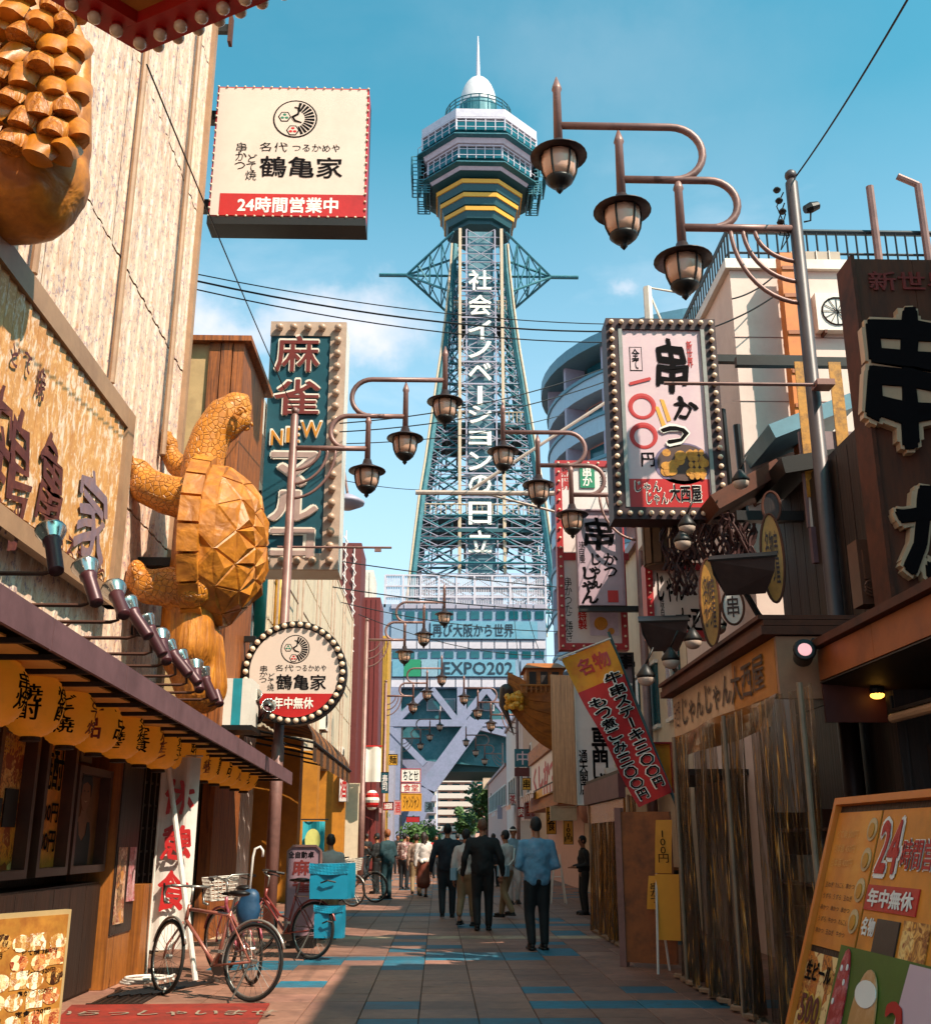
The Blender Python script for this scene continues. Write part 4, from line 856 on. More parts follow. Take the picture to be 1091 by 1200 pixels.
for i, (px, py, Y) in enumerate(((497, 960, 80), (486, 962, 74), (505, 958, 90))):
    p = onY(px, py, Y); t = th('planter_shrub', ['leafy green shrub in the far street left of centre', 'smaller green shrub by the far left signs', 'shrub furthest down the street'][i], 'shrub', (p.x, Y, 0), 0)
    b = MB()
    for k in range(500):
        v = Vector((random.gauss(0, .35), random.gauss(0, .35), 1.7 + random.gauss(0, .4))); d = Vector((random.uniform(-1, 1), random.uniform(-1, 1), random.uniform(-1, 1))) * .16; e = d.orthogonal().normalized() * .1
        b.add([v - d, v + e, v + d, v - e], [(0, 1, 2, 3)])
    b.build('leaves', M('shrub leaf', '3e5a22', .6, 0, .4), t); b = MB(); b.tube([(0, 0, 0), (0, 0, 2.4)], .08, 6); b.build('stem', m_rust, t)
# string of red-and-white lantern and white crane figure by the left poles
p = onY(436, 938, 47); t = th('striped_lantern', 'red and white striped paper lantern outside the left red shop', 'lantern', p)
for i in range(5): b = MB(); b.lathe([(.3 * math.cos(R(-75 + 30 * i)), .42 * math.sin(R(-75 + 30 * i))), (.3 * math.cos(R(-60 + 30 * i)) + .02, .42 * math.sin(R(-60 + 30 * i))), (.3 * math.cos(R(-45 + 30 * i)), .42 * math.sin(R(-45 + 30 * i)))], 14); b.build('stripe', m_red if i % 2 else m_white, t)
p = onY(437, 900, 48); t = th('noren_banner', 'small white cloth banner with red trim hanging above the striped lantern', 'banner', p); b = MB(); b.grid(lambda u, v: (-.35 + .7 * u, .05 * math.sin(u * 7), .9 - 1.5 * v), 8, 6); b.build('cloth', m_white, t); b = MB(); b.b2((-.4, -.03, .9), (.4, .03, .96)); b.build('rod', m_red, t)

# ---------------------------------------------------------------- shop front under the canopy
FX = -3.42
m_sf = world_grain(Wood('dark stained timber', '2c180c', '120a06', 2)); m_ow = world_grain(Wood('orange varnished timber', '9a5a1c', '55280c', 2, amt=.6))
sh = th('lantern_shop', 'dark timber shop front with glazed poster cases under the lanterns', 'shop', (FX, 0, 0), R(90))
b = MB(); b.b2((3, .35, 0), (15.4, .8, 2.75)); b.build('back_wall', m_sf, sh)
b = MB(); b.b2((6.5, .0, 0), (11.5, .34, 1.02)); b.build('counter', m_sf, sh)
for i in range(11):
    b = MB(); b.b2((6.5 + i * .455, -.02, .03), (6.5 + i * .455 + .44, -.001, 1.0)); b.build('plank', m_sf, sh)
def case(u0, u1, z0, z1, pm):
    f = inst('display_case', None, sh, ((u0 + u1) / 2, 0, (z0 + z1) / 2)); w_ = u1 - u0; h_ = z1 - z0
    b = MB(); k = .07
    for a, c in (((-w_ / 2, -.06, -h_ / 2), (w_ / 2, .2, -h_ / 2 + k)), ((-w_ / 2, -.06, h_ / 2 - k), (w_ / 2, .2, h_ / 2)), ((-w_ / 2, -.06, -h_ / 2 + k), (-w_ / 2 + k, .2, h_ / 2 - k)), ((w_ / 2 - k, -.06, -h_ / 2 + k), (w_ / 2, .2, h_ / 2 - k))): b.b2(a, c)
    b.build('frame', M('bronze case frame', '54372a', .4, .4, .2), f)
    b = MB(); b.b2((-w_ / 2 + k, .05, -h_ / 2 + k), (w_ / 2 - k, .07, h_ / 2 - k)); b.build('poster', pm, f)
    return f
Pm1 = Print('menu print one', ['5a2d10', 'd07c20', 'e09a30', '7a3814', 'dc9a48', 'f0c87a', '9a4818'], 7, .5)
Pm2 = Print('menu print two', ['b8721c', '9a4a12', 'c47a1c', 'd8952c', '3a1808', 'b05c14'], 9, .5, seed=3)
m_omen = M('orange poster paper', 'd98a2c', .6, 0, .3, scale=4, dirt='6a3210', dirt_amt=.5, dscale=3)
f = case(8.45, 9.3, 1.12, 2.32, Pm1); f1 = case(9.5, 10.3, 1.12, 2.32, m_omen); case(7.3, 8.2, 1.12, 2.32, Pm2)
def sub(parent, st, x0, x1, z0, z1, m, y=0.04, **k): b = txt(st, x1 - x0, z1 - z0, **k); return b.build('lettering', m, parent, loc=((x0 + x1) / 2, y, (z0 + z1) / 2))
m_yink = M('yellow ink', 'd9a640', .6)
sub(f1, '焼酎', -.28, .3, .12, .5, m_yink, off=.07); sub(f1, '焼酎', -.27, .29, .13, .49, m_ink, .035, off=.03)
sub(f1, '1000円', -.28, .28, -.15, .02, m_ink, off=.04); sub(f1, '1500円', -.28, .28, -.4, -.22, m_ink, off=.04)
b = MB(); b.b2((-.3, .035, .02), (-.02, .045, -.4)); b.build('photo_print', M('dark photo print', '2a2622', .4), f); b = MB(); b.b2((.03, .035, .1), (.3, .045, -.2)); b.build('photo_print', M('dark photo print', '2a2622', .4), f)
sub(f, '牛串かつ', -.28, .28, .35, .5, m_yink, .035, off=.02)
f2 = case(10.38, 11.45, 1.12, 2.1, M('dim ochre poster', '6e4216', .6, 0, .2))
# portrait print: a smiling person in a dark vest
m_sk = M('printed skin tone', '7a4a26', .6); m_hr = M('printed black', '0f0b09', .6)
def flat_poly(parent, name, poly, m, y): b = MB(); b.prism(poly, y - .003, y); return b.build(name, m, parent)
flat_poly(f2, 'portrait_print', [(-.32, -.46), (.34, -.46), (.34, -.2), (.26, -.02), (.1, .04), (.06, .12), (-.08, .12), (-.1, .03), (-.26, -.02), (-.32, -.2)], m_sk, .045)
flat_poly(f2, 'portrait_print', [(-.22, -.46), (.24, -.46), (.26, -.14), (.2, -.02), (.13, -.02), (.1, -.14), (.0, -.2), (-.1, -.14), (-.14, -.02), (-.2, -.02), (-.24, -.16)], m_hr, .04)
flat_poly(f2, 'portrait_print', [(.145 * math.cos(a), .26 + .18 * math.sin(a)) for a in [math.pi * 2 * i / 20 for i in range(20)]], m_sk, .04)
flat_poly(f2, 'portrait_print', [(-.15, .22), (-.12, .33), (0, .36), (.12, .33), (.15, .22), (.18, .34), (.12, .45), (0, .49), (-.12, .45), (-.18, .34)], m_hr, .035)
for x in (-.055, .055): flat_poly(f2, 'portrait_print', [(x - .022, .265), (x + .022, .265), (x, .28)], m_hr, .035)
flat_poly(f2, 'portrait_print', [(-.05, .18), (0, .165), (.05, .18), (0, .175)], M('printed pale', 'b89878', .6), .035)
b = MB(); b.b2((10.5, -.01, 2.14), (10.85, .02, 2.6)); sgp = b.build('hanging_notice', M('dim grey notice', '4f4338', .6), sh)
# wooden end column with posters
b = MB(); b.b2((11.55, -.12, 0), (12.35, .5, 2.62)); b.build('end_column', m_ow, sh); b = MB(); b.b2((11.56, -.135, .5), (12.34, -.121, 2.6)); b.build('dark_panel', m_sf, sh)
for (u0, u1, z0, z1, m) in ((11.6, 11.92, .6, 1.35, Print('poster print', ['c8a080', '7a2818', 'a8845c', '301812', 'b87838'], 8, .5, seed=1)), (12.02, 12.28, .8, 1.35, Print('pink poster print', ['c8a0a0', '9a4048', 'b88880', '502828'], 8, .5, seed=5))):
    b = MB(); b.grid(lambda u, v: (u0 + (u1 - u0) * u, -.142 - .02 * (1 - v) ** 3 * u, z0 + (z1 - z0) * v), 4, 6); b.build('poster', m, sh)
b = MB(); b.b2((12.5, -.2, 0), (12.95, .3, .95)); b.build('side_cabinet', m_ow, sh)
# far half of the front: dark lattice shutters
for i in range(11):
    b = MB(); b.b2((12.5 + i * .27, .25, 0), (12.5 + i * .27 + .05, .34, 2.6)); b.build('lattice_bar', m_sf, sh)
for i in range(9):
    b = MB(); b.b2((12.5, .28, .15 + i * .28), (15.4, .32, .18 + i * .28)); b.build('lattice_rail', m_sf, sh)
t2 = th('shuttered_shop', 'dark shuttered shop front between the white banner and the lamp post', 'shop', (-3.6, 15.5, 0), R(90))
b = MB(); b.b2((0, .1, 0), (3.6, .9, 2.9)); b.build('wall', m_dark, t2)
for i in range(13): b = MB(); b.b2((.0 + i * .28, .02, 0), (.26 + i * .28, .1, 2.7)); b.build('shutter_slat', M('dark green shutter', '1e2a26', .5, .2, .3), t2)
b = MB(); b.b2((3.1, -.1, 0), (3.55, .6, 2.9)); b.build('pillar', m_pil, t2)
# banner flags (white cloth, red characters)
def cloth(w_, h_, amp, nx=14, nz=18, seed=0): 
    b = MB(); b.grid(lambda u, v: (w_ * (u - .5), amp * noise.noise(Vector((u * 2.2 + seed, v * 1.2, seed))) , h_ * v), nx, nz); return b
t = th('nobori_banner', 'tall white shop banner with red characters standing by the shop end column', 'banner', (-3.0, 12.9, .25), R(12))
b = cloth(.42, 2.1, .12, seed=2); b.build('cloth', m_white, t); b = MB(); b.tube([(-.22, 0, -.25), (-.22, 0, 2.2)], .015, 6); b.tube([(-.22, 0, 2.12), (.23, 0, 2.12)], .012, 6); b.build('pole', m_white, t)
for c_, z0, z1 in (('休', 1.45, 1.85), ('憩', .95, 1.35), ('食', .4, .85)):
    bb = txt(c_, .34, z1 - z0, off=.05, brush=1); bb.build('lettering', m_rink, t, loc=(0, -.07, (z0 + z1) / 2))
b = MB(); b.lathe([(.16, -.25), (.16, -.2), (.04, -.19)], 14); b.build('base', m_black, t)
t = th('sloping_post', 'white leaning post beside the banner', 'post', (-2.75, 12.3, 0)); b = MB(); b.tube([(.2, 0, 0), (-.35, .2, 2.4)], .03, 8); b.build('tube', m_white, t)
# red mat
a = [onZ(60, 1201, .03), onZ(300, 1201, .03), onZ(316, 1176, .03), onZ(84, 1178, .03)]
t = th('street_mat', 'red mat with worn white lettering lying on the pavement before the shop', 'mat', (0, 0, 0))
b = MB(); b.add([Vector(v) for v in a] + [Vector(v) - Vector((0, 0, .015)) for v in a], [(0, 1, 2, 3), (0, 4, 5, 1), (1, 5, 6, 2), (2, 6, 7, 3), (3, 7, 4, 0)]); b.build('mat', M('scuffed red rubber', '8c2412', .75, 0, .3, dirt='4a2418', dirt_amt=.6, dscale=3), t)
bb = txt('いらっしゃいませ', 1.9, .28, off=.02, brush=.5); c_ = (a[0] + a[1] + a[2] + a[3]) / 4; bb.build('lettering', M('worn white print', '94806c', .7), t, loc=(c_.x, c_.y, c_.z + .006), rot=(R(-90), 0, 0))
# standing menu board bottom left
p0_ = onY(84, 1066, 8.1); t = th('menu_board', 'large standing menu board crowded with food photos at the lower left', 'menu board', (p0_.x, 8.1, 0), R(62))
hb = p0_.z; wb = 2.4
b = MB(); b.b2((-wb, 0, .02), (0, .06, hb)); b.build('panel', M('bleached timber edge', 'a88c60', .6), t)
Pm3 = Print('food photo sheet', ['d9b46a', 'b06a20', 'e0c080', '7a3a18', 'd8a048', 'c07828', 'f0dca8'], 13, .45, seed=8)
b = MB(); b.b2((-wb + .03, -.008, .05), (-.03, -.001, hb - .03)); b.build('menu_sheet', M('amber menu paper', 'a8702a', .55, 0, .3, dirt='7a3a14', dirt_amt=.7, dscale=4), t)
random.seed(21)
fm = [world_grain(Print('food photo %s' % k, c, 26, .5, seed=i * 2.3)) for i, (k, c) in enumerate((('red', ['8a2a18', 'd0a060', 'b05020', 'e8d0a0']), ('brown', ['5a2c10', 'a86a28', 'd8a860', '3a1c0c']), ('pale', ['e0cda0', 'b88848', '9a5a28', 'f0e0c0'])))]
for j in range(6):
    for i in range(15):
        if random.random() < .08: continue
        x = -wb + .12 + i * .155; z = .12 + j * (hb - .2) / 6; b = MB()
        if (i + j) % 3: b.prism([(.075 * math.cos(a_), .055 * math.sin(a_)) for a_ in [math.pi * 2 * k / 12 for k in range(12)]], -.003, 0)
        else: b.box((0, -.0015, 0), (.14, .003, .11))
        b.build('food_photo', random.choice(fm), t, loc=(x + random.uniform(-.02, .02), -.0095, z + random.uniform(0, .04)))
    for i in range(5): bb = txt(random.choice(['串かつ', 'どて焼', 'たこ焼', '生ビール', '定食', '唐揚げ']) + ' ' + random.choice(['380円', '450円', '120円', '520円']), .3, .035, off=.02); bb.build('lettering', m_ink, t, loc=(-wb + .3 + i * .46, -.011, .07 + j * (hb - .2) / 6))
bb = txt('名物', .5, .3, off=.08, brush=1); bb.build('lettering', m_rink, t, loc=(-wb * .75, -.0135, hb - .26))
# ---------------------------------------------------------------- giant turtle
def carve(prims, vox, sm): return blob(prims, vox, sm)
TYc = 14.6
t = th('turtle_sculpture', 'giant carved orange turtle climbing the left wall beside the signboard', 'sculpture', (-4.1, TYc, 0)); turt = t
def tp(px, py, dy=0.): v = onY(px, py, TYc + dy); return Vector((v.x + 4.1, dy, v.z))
pxm = (onY(300, 600, TYc) - onY(200, 600, TYc)).x / 100
pr = []
spine = [(228, 800, 24), (222, 760, 34), (222, 715, 32), (230, 660, 30), (236, 610, 32), (240, 570, 30)]
for (a, b_) in zip(spine, spine[1:]): pr.append(('c', tp(a[0], a[1]), a[2] * pxm, tp(b_[0], b_[1]), b_[2] * pxm))
for dy in (-.3, .3):
    for (a, b_) in zip(spine[1:], spine[2:]): pr.append(('c', tp(a[0], a[1], dy), a[2] * pxm * .85, tp(b_[0], b_[1], dy), b_[2] * pxm * .85))
pr.append(('c', tp(236, 806), 30 * pxm, tp(226, 760), 36 * pxm)); pr.append(('c', tp(212, 772), 22 * pxm, tp(232, 700), 26 * pxm))
neck = [(236, 575, 27), (238, 540, 25), (248, 510, 24), (262, 487, 22), (276, 476, 18), (286, 468, 8)]
for (a, b_) in zip(neck, neck[1:]): pr.append(('c', tp(a[0], a[1]), a[2] * pxm, tp(b_[0], b_[1]), b_[2] * pxm))
pr.append(('c', tp(270, 488), 20 * pxm, tp(290, 478), 7 * pxm)); pr.append(('c', tp(266, 500), 19 * pxm, tp(284, 492), 12 * pxm))
for dy, sg in ((-.62, 0), (.62, 1)):
    arm = [(248, 590, 24), (224, 586, 25), (196, 580, 23), (172, 570, 21), (164, 552, 14)] if not sg else [(246, 566, 18), (226, 556, 18), (208, 545, 15), (198, 532, 11), (200, 520, 10)]
    for (a, b_) in zip(arm, arm[1:]): pr.append(('c', tp(a[0], a[1], dy), a[2] * pxm, tp(b_[0], b_[1], dy), b_[2] * pxm))
    e = arm[-1]
    for k in range(4): pr.append(('c', tp(e[0] - 6 + k * 2, e[1] - 2 - k * 1, dy + (k - 1.5) * .11), 4.5 * pxm, tp(e[0] - 9 + 3 * k, e[1] - 17 + k, dy + (k - 1.5) * .14), 3.2 * pxm))
    leg = [(225, 690, 24), (200, 688, 23), (176, 688, 20), (162, 680, 15), (160, 668, 11)]
    for (a, b_) in zip(leg, leg[1:]): pr.append(('c', tp(a[0], a[1] - 12 * sg, dy), a[2] * pxm, tp(b_[0], b_[1] - 12 * sg, dy), b_[2] * pxm))
    for k in range(4): pr.append(('c', tp(158, 672 - 12 * sg, dy + (k - 1.5) * .12), 5.5 * pxm, tp(156 + 4 * k, 657 + 3 * abs(k - 1) - 12 * sg, dy + (k - 1.5) * .15), 3.6 * pxm))
    pr.append(('c', tp(240, 580, dy * .3), 24 * pxm, tp(242, 584, dy), 20 * pxm)); pr.append(('c', tp(228, 690, dy * .3), 26 * pxm, tp(224, 690, dy), 24 * pxm))
def Carved(name, stretch, sc_, bumpd, kind, smooth=0):
    m = M(name, 'c87a1e', .5, var=.25, scale=9, bump=.0, dirt='84440c', dirt_amt=.6, dscale=1.6, coat=.08); n = m.node_tree; b = n.nodes['Principled BSDF']
    tx = n.nodes.new('ShaderNodeTexCoord'); mp = n.nodes.new('ShaderNodeMapping'); mp.inputs['Scale'].default_value = stretch; n.links.new(tx.outputs['Object'], mp.inputs[0])
    if kind == 'scale':
        v = n.nodes.new('ShaderNodeTexVoronoi'); v.feature = 'DISTANCE_TO_EDGE'; v.inputs['Scale'].default_value = sc_; n.links.new(mp.outputs[0], v.inputs[0])
        r = n.nodes.new('ShaderNodeMapRange'); r.inputs[2].default_value = .1; n.links.new(v.outputs[0], r.inputs[0]); h = r.outputs[0]
    else:
        v = n.nodes.new('ShaderNodeTexNoise'); v.inputs['Scale'].default_value = sc_; v.inputs['Detail'].default_value = 3; v.inputs['Distortion'].default_value = .5; n.links.new(mp.outputs[0], v.inputs[0]); h = v.outputs[0]
    bp_ = n.nodes.new('ShaderNodeBump'); bp_.inputs['Strength'].default_value = .9; bp_.inputs['Distance'].default_value = bumpd; n.links.new(h, bp_.inputs['Height']); n.links.new(bp_.outputs[0], b.inputs['Normal'])
    k = n.nodes.new('ShaderNodeMix'); k.data_type = 'RGBA'; r2 = n.nodes.new('ShaderNodeMapRange'); r2.inputs[1].default_value = .35 if kind != 'scale' else 0; r2.inputs[2].default_value = .6 if kind != 'scale' else .6; r2.inputs[3].default_value = .55 if kind == 'scale' else .7; r2.inputs[4].default_value = 0  # carved grooves take a darker colour that paints in their shade
    n.links.new(h, r2.inputs[0]); n.links.new(r2.outputs[0], k.inputs[0]); src = b.inputs['Base Color'].links[0].from_socket; n.links.new(src, k.inputs[6]); k.inputs[7].default_value = (*lin('7e420e'), 1); n.links.new(k.outputs[2], b.inputs['Base Color'])
    return m
m_c1 = Carved('carved scaly wood', (1, 1, 1), 13, .014, 'scale'); m_c2 = Carved('carved flowing wood', (7, 7, .7), 2.2, .05, 'grain'); m_c3 = Carved('chiselled wood', (1, 1, 1), 3.2, .05, 'grain')
b = blob(pr, .045, 3)
zs_lo = onY(240, 700, TYc).z; m_map = []
for f in b.f:
    c = sum((Vector(b.v[i]) for i in f), Vector()) / len(f)
    m_map.append(1 if (c.x > tp(208, 600).x and c.z < tp(230, 600).z and abs(c.y) < .75) or c.z < tp(230, 715).z else 0)
b.k = m_map; b.build('body', [m_c1, m_c2], t, True)
# shell: faceted dome and rim scutes
sc0 = tp(247, 640); cx, cz = sc0.x - .05, sc0.z; RX = 66 * pxm; RZ = 100 * pxm; RY = 1.12
b = MB(); n1, n2 = 11, 5; P = []
random.seed(5)
rings = [(1.0, .0), (.93, .38), (.74, .68), (.45, .9), (.0, 1.0)]
vs = []
for k, (rr_, hx) in enumerate(rings[:-1]):
    for i in range(12):
        a = 2 * math.pi * (i + .5 * (k % 2)) / 12; j = .05 if k else 0
        vs.append((cx + RX * hx * (1 + random.uniform(-j, j)), RY * rr_ * math.cos(a) * (1 + random.uniform(-j, j)), cz + RZ * rr_ * math.sin(a) * (1 + random.uniform(-j, j))))
vs.append((cx + RX * 1.03, 0, cz)); fs = []
for k in range(3):
    for i in range(12):
        a, b_ = k * 12 + i, k * 12 + (i + 1) % 12; c, d = (k + 1) * 12 + i, (k + 1) * 12 + (i + 1) % 12
        fs += [(a, b_, c), (b_, d, c)] if k % 2 == 0 else [(a, b_, d), (a, d, c)]
for i in range(12): fs.append((36 + i, 36 + (i + 1) % 12, 48))
b.add(vs, fs)
me = b.data('shell', m_c3); bm_ = __import__('bmesh').new(); bm_.from_mesh(me); bb_ = __import__('bmesh')
bb_.ops.recalc_face_normals(bm_, faces=bm_.faces)
res = bb_.ops.inset_individual(bm_, faces=bm_.faces[:], thickness=.035, depth=-.0)
# hollow seam lines between the scutes
for v in bm_.verts: pass
seam = [f for f in bm_.faces if f in res['faces']]
inner = [f for f in bm_.faces if f not in res['faces']]
bb_.ops.translate(bm_, verts=list({v for f in inner for v in f.verts}), vec=(.03, 0, 0))
bb_.ops.poke(bm_, faces=inner)
for v in bm_.verts:
    if len(v.link_faces) == 3: v.co += Vector((random.uniform(.02, .075), random.uniform(-.05, .05), random.uniform(-.06, .06)))
bm_.to_mesh(me); bm_.free(); inst('shell', me, t)
for i in range(20):
    a = 2 * math.pi * (i + .5) / 20; bq = MB(); da = math.pi / 20 * .9
    r0, r1 = .94, 1.08
    q = [(RY * r * math.cos(a + s * da), RZ * r * math.sin(a + s * da)) for r, s in ((r0, -1), (r1, -1), (r1, 1), (r0, 1))]
    bq.add([(cx - .14, y, cz + z) for y, z in q] + [(cx + .12, y * .97, cz + z * .97) for y, z in q], [(0, 1, 2, 3), (7, 6, 5, 4), (0, 4, 5, 1), (1, 5, 6, 2), (2, 6, 7, 3), (3, 7, 4, 0)]); bq.build('rim_scute', m_c3, t)
b = MB(); b.ell((cx - .1, 0, cz), (.22, RY * 1.02, RZ * 1.02), 24, 12); b.build('belly_plate', m_c2, t, True)
for dy in (-.24, .24):
    e = tp(285, 491); b = MB(); yy = dy * 1.0
    b.tube([(e.x + .09 * math.cos(k * .6) * (1 - k * .06), yy * 1.0 + (-.03 if dy < 0 else .03) - (.004 * k if dy < 0 else -.004 * k), e.z + .09 * math.sin(k * .6) * (1 - k * .06)) for k in range(15)], .022, 6); b.build('eye', m_gold, t, True)
b = MB()
for z_ in (665, 745): q = tp(222, z_); b.b2((-.15, -.1, q.z), (q.x, .1, q.z + .12))
b.build('wall_bracket', m_black, t)
# ---------------------------------------------------------------- carved crane body at the top left
t = th('crane_sculpture', 'giant orange carved crane with layered feathers at the upper left corner', 'sculpture', (-4.1, 8.6, 0))
def cp(px, py, dy=0.): v = onY(px, py, 8.6 + dy); return Vector((v.x + 4.1, dy, v.z))
k_ = (onY(100, 200, 8.6) - onY(0, 200, 8.6)).x / 100
b = blob([('c', cp(18, 215), 72 * k_, cp(48, 208), 58 * k_), ('c', cp(-20, 225), 62 * k_, cp(30, 220), 66 * k_), ('c', cp(78, 175), 30 * k_, cp(92, 70), 16 * k_), ('c', cp(92, 70), 17 * k_, cp(80, 20), 12 * k_), ('c', cp(20, 160), 60 * k_, cp(20, -60), 60 * k_)], .05, 3)
b.build('body', m_c3, t, True)
for j in range(9):
    for i in range(5):
        px = -15 + i * 28 + (14 if j % 2 else 0); py = 165 - j * 25
        if px > 92 - j * 1: continue
        c = cp(px, py, -.72 + .1 * abs(i - 2)); c.y = -.62 + .16 * ((px - 20) / 60) ** 2
        fm_ = MB(); s = 16 * k_
        def fg(u, v):
            x = (u - .5) * 2; wv = 1.15 * (1 - .28 * v ** 3)
            return (x * s * wv, -.13 * (1 - x * x) ** .5 * (.4 + .6 * v) - .07 * v + .06 * (x * x), s * (.95 - 1.9 * v) + s * .28 * x * x * v)
        fm_.grid(fg, 8, 5); fm_.add([fg(k / 8, 1) for k in range(9)] + [(fg(k / 8, 1)[0] * .9, .12, fg(k / 8, 1)[2] + .02) for k in range(9)], [(k, 9 + k, 10 + k, k + 1) for k in range(8)])
        fe = fm_.build('feather', [m_c3, m_c2, m_gold][random.randrange(3)], t, True, loc=(c.x, c.y, c.z), rot=(R(random.uniform(-6, 6)), R(random.uniform(-12, 12)), R((px - 30) * .6))); fe.scale = (random.uniform(.9, 1.2), random.uniform(.7, 1.1), random.uniform(.85, 1.15))
b = MB(); b.b2((-.12, -.2, cp(0, 100).z), (.4, .2, cp(0, 100).z + .2)); b.build('wall_bracket', m_black, t)
# red bulb box overhead
pc = onZ(166, 62, 7.0); t = th('bulb_box_sign', 'red angled sign box with rows of pearl bulbs jutting overhead at the upper left', 'sign', pc, R(45))
# local: far corner at origin, box extends -x and -y
La, Lb = 2.6, 2.6
p2 = onZ(310, 2, 7.0) - pc; p3 = onZ(60, 0, 7.0) - pc; a2 = math.atan2(p2.y, p2.x); a3 = math.atan2(p3.y, p3.x)
e2 = Vector((math.cos(a2), math.sin(a2), 0)); e3 = Vector((math.cos(a3), math.sin(a3), 0)); t.rotation_euler = (0, 0, 0)
def par(b, a0, a1, c0, c1, z0, z1):
    v = [e2 * a + e3 * c + Vector((0, 0, z)) for z in (z0, z1) for a, c in ((a0, c0), (a1, c0), (a1, c1), (a0, c1))]; b.add(v, [(0, 1, 2, 3), (7, 6, 5, 4), (0, 4, 5, 1), (1, 5, 6, 2), (2, 6, 7, 3), (3, 7, 4, 0)])
for a in (('rim', 0, 2.6, 0, .26), ('rim', 0, .26, .262, 2.4), ('rim', 2.34, 2.6, .262, 2.4), ('rim', .262, 2.338, 2.14, 2.4)):
    b = MB(); par(b, a[1], a[2], a[3], a[4], 0, 1.0); b.build(a[0], m_red, t)
b = MB(); par(b, .26, 2.34, .26, 2.14, .1, .95); b.build('underside_panel', M('amber underside', 'b5702a', .6, 0, .2), t)
bm = bulb_mesh('bulb', .05, m_bulb, m_red)
for i in range(13):
    v = e2 * (.14 + i * .19) + e3 * .13; inst('bulb', bm, t, (v.x, v.y, 0), (R(180), 0, 0))
    v = e3 * (.14 + i * .17) + e2 * .13
    if i: inst('bulb', bm, t, (v.x, v.y, 0), (R(180), 0, 0))
    v = e2 * (.1 + i * .19) - e3 * .0; inst('bulb', bm, t, (v.x, v.y, .06), (R(90), 0, math.atan2(e3.y, e3.x) - R(90)))
    if i < 10: v = e2 * (.5 + i * .19) + e3 * .5; inst('bulb', bm, t, (v.x, v.y, .1), (R(180), 0, 0))
b = MB(); m3 = e2 * 1.3 + e3 * 1.2; b.b2((WX - pc.x, m3.y - .08, .5), (m3.x, m3.y + .08, .66)); b.build('bracket', m_black, t)
# ================================================================ right side
m_pw = M('pale pink render', 'd8c0b4', .75, 0, .06, scale=2, dirt='b09388', dirt_amt=.3)
# tall pale building with roof railing
wb_ = onY(856, 330, 14.0); zr = onY(960, 318, 14.0).z; zrr = onY(960, 272, 14.0).z
t = th('pale_building', 'pale rendered building with dark roof railing and orange duct, upper right', 'building', (wb_.x, 14.0, 0))
b = MB(); b.b2((0, 0, 0), (9, 4.2, zr)); b.build('wall', m_pw, t); b = MB(); b.b2((-.08, -.08, zr + .003), (9.05, 4.3, zr + .16)); b.build('parapet', m_white, t)
b = MB()
for i in range(60): b.tube([(i * .15, -.02, zr + .16), (i * .15, -.02, zrr)], .016, 4)
for i in range(28): b.tube([(0, i * .15, zr + .16), (0, i * .15, zrr)], .016, 4)
b.tube([(0, 4.2, zrr), (0, 0, zrr), (9, 0, zrr)], .045, 6); b.tube([(0, 4.2, zr + .3), (0, 0, zr + .3), (9, 0, zr + .3)], .02, 6); b.build('roof_railing', M('dark railing paint', '2c3238', .5, .3, .1), t)
S = Sheet(t, 0)
S.rect('window', (925, 296, 985, 318), M('pale window sheet', 'a58f7c', .5, 0, .1), .05); 
for a in (940, 955, 970): S.rect('mullion', (a, 296, a + 1.5, 318), m_white, .07)
S.rect('panel_joint', (858, 395, 1000, 396), m_mauve, .01); S.rect('panel_joint', (858, 470, 1000, 471), m_mauve, .01)
for i, (px, y0) in enumerate(((1022, 214), (1079, 212))):
    p = onY(px, y0, 13.8); b = MB(); b.tube([(p.x - wb_.x, -.1, zr), (p.x - wb_.x, -.1, p.z)], .06, 8)
    if i: b.tube([(p.x - wb_.x, -.1, p.z), (p.x - wb_.x - .3, -.1, p.z + .15)], .05, 8)
    b.build('roof_post', m_mauve, t)
p = onY(917, 302, 13.75); q = onY(934, 520, 13.75); tt = th('orange_duct', 'orange vertical duct with clamps fixed to the pale building', 'duct', (p.x + .05, 13.7, 0))
b = MB(); b.b2((-.14, -.1, q.z - .6), (.12, .1, p.z)); b.build('duct', M('orange duct paint', 'd0701c', .5, 0, .15, dirt='7c3c12', dirt_amt=.4), tt)
for py in (320, 352, 395, 440, 480, 510): z = onY(925, py, 13.75).z; b = MB(); b.box((0, 0, z), (.26, .24, .06)); b.box((.1, .2, z - .05), (.4, .05, .05)); b.build('clamp', M('orange clamp', '9a4f18', .5), tt)
# other houses along the right
def rhouse(label, Y0, Y1, Z, mat, X=4.35, win=True, name='house'):
    t = th(name, label, 'building', (X, Y0, 0)); b = MB(); b.b2((0, 0, 0), (5, Y1 - Y0 - .05, Z)); b.build('wall', mat, t)
    b = MB(); b.b2((-.12, -.05, Z + .002), (5, Y1 - Y0, Z + .18)); b.build('roof_edge', m_mauve, t)
    if win:
        n = int((Y1 - Y0) / 2)
        b = MB(); b.b2((-.04, 0, 0), (.02, 1.1, 1.2)); me = b.data('window', m_tg)
        b = MB(); b.b2((-.08, -.06, -.07), (.02, 1.16, 0)); b.b2((-.08, -.06, 1.2), (.02, 1.16, 1.27)); b.b2((-.08, .52, 0), (-.041, .58, 1.2)); me2 = b.data('window_frame', m_white)
        for i in range(n):
            for z in [3.6 + 2.6 * k for k in range(int((Z - 3.4) / 2.6))]:
                o = inst('window', me, t, (0, .5 + i * 2, z)); inst('frame', me2, o, (0, 0, 0))
    return t
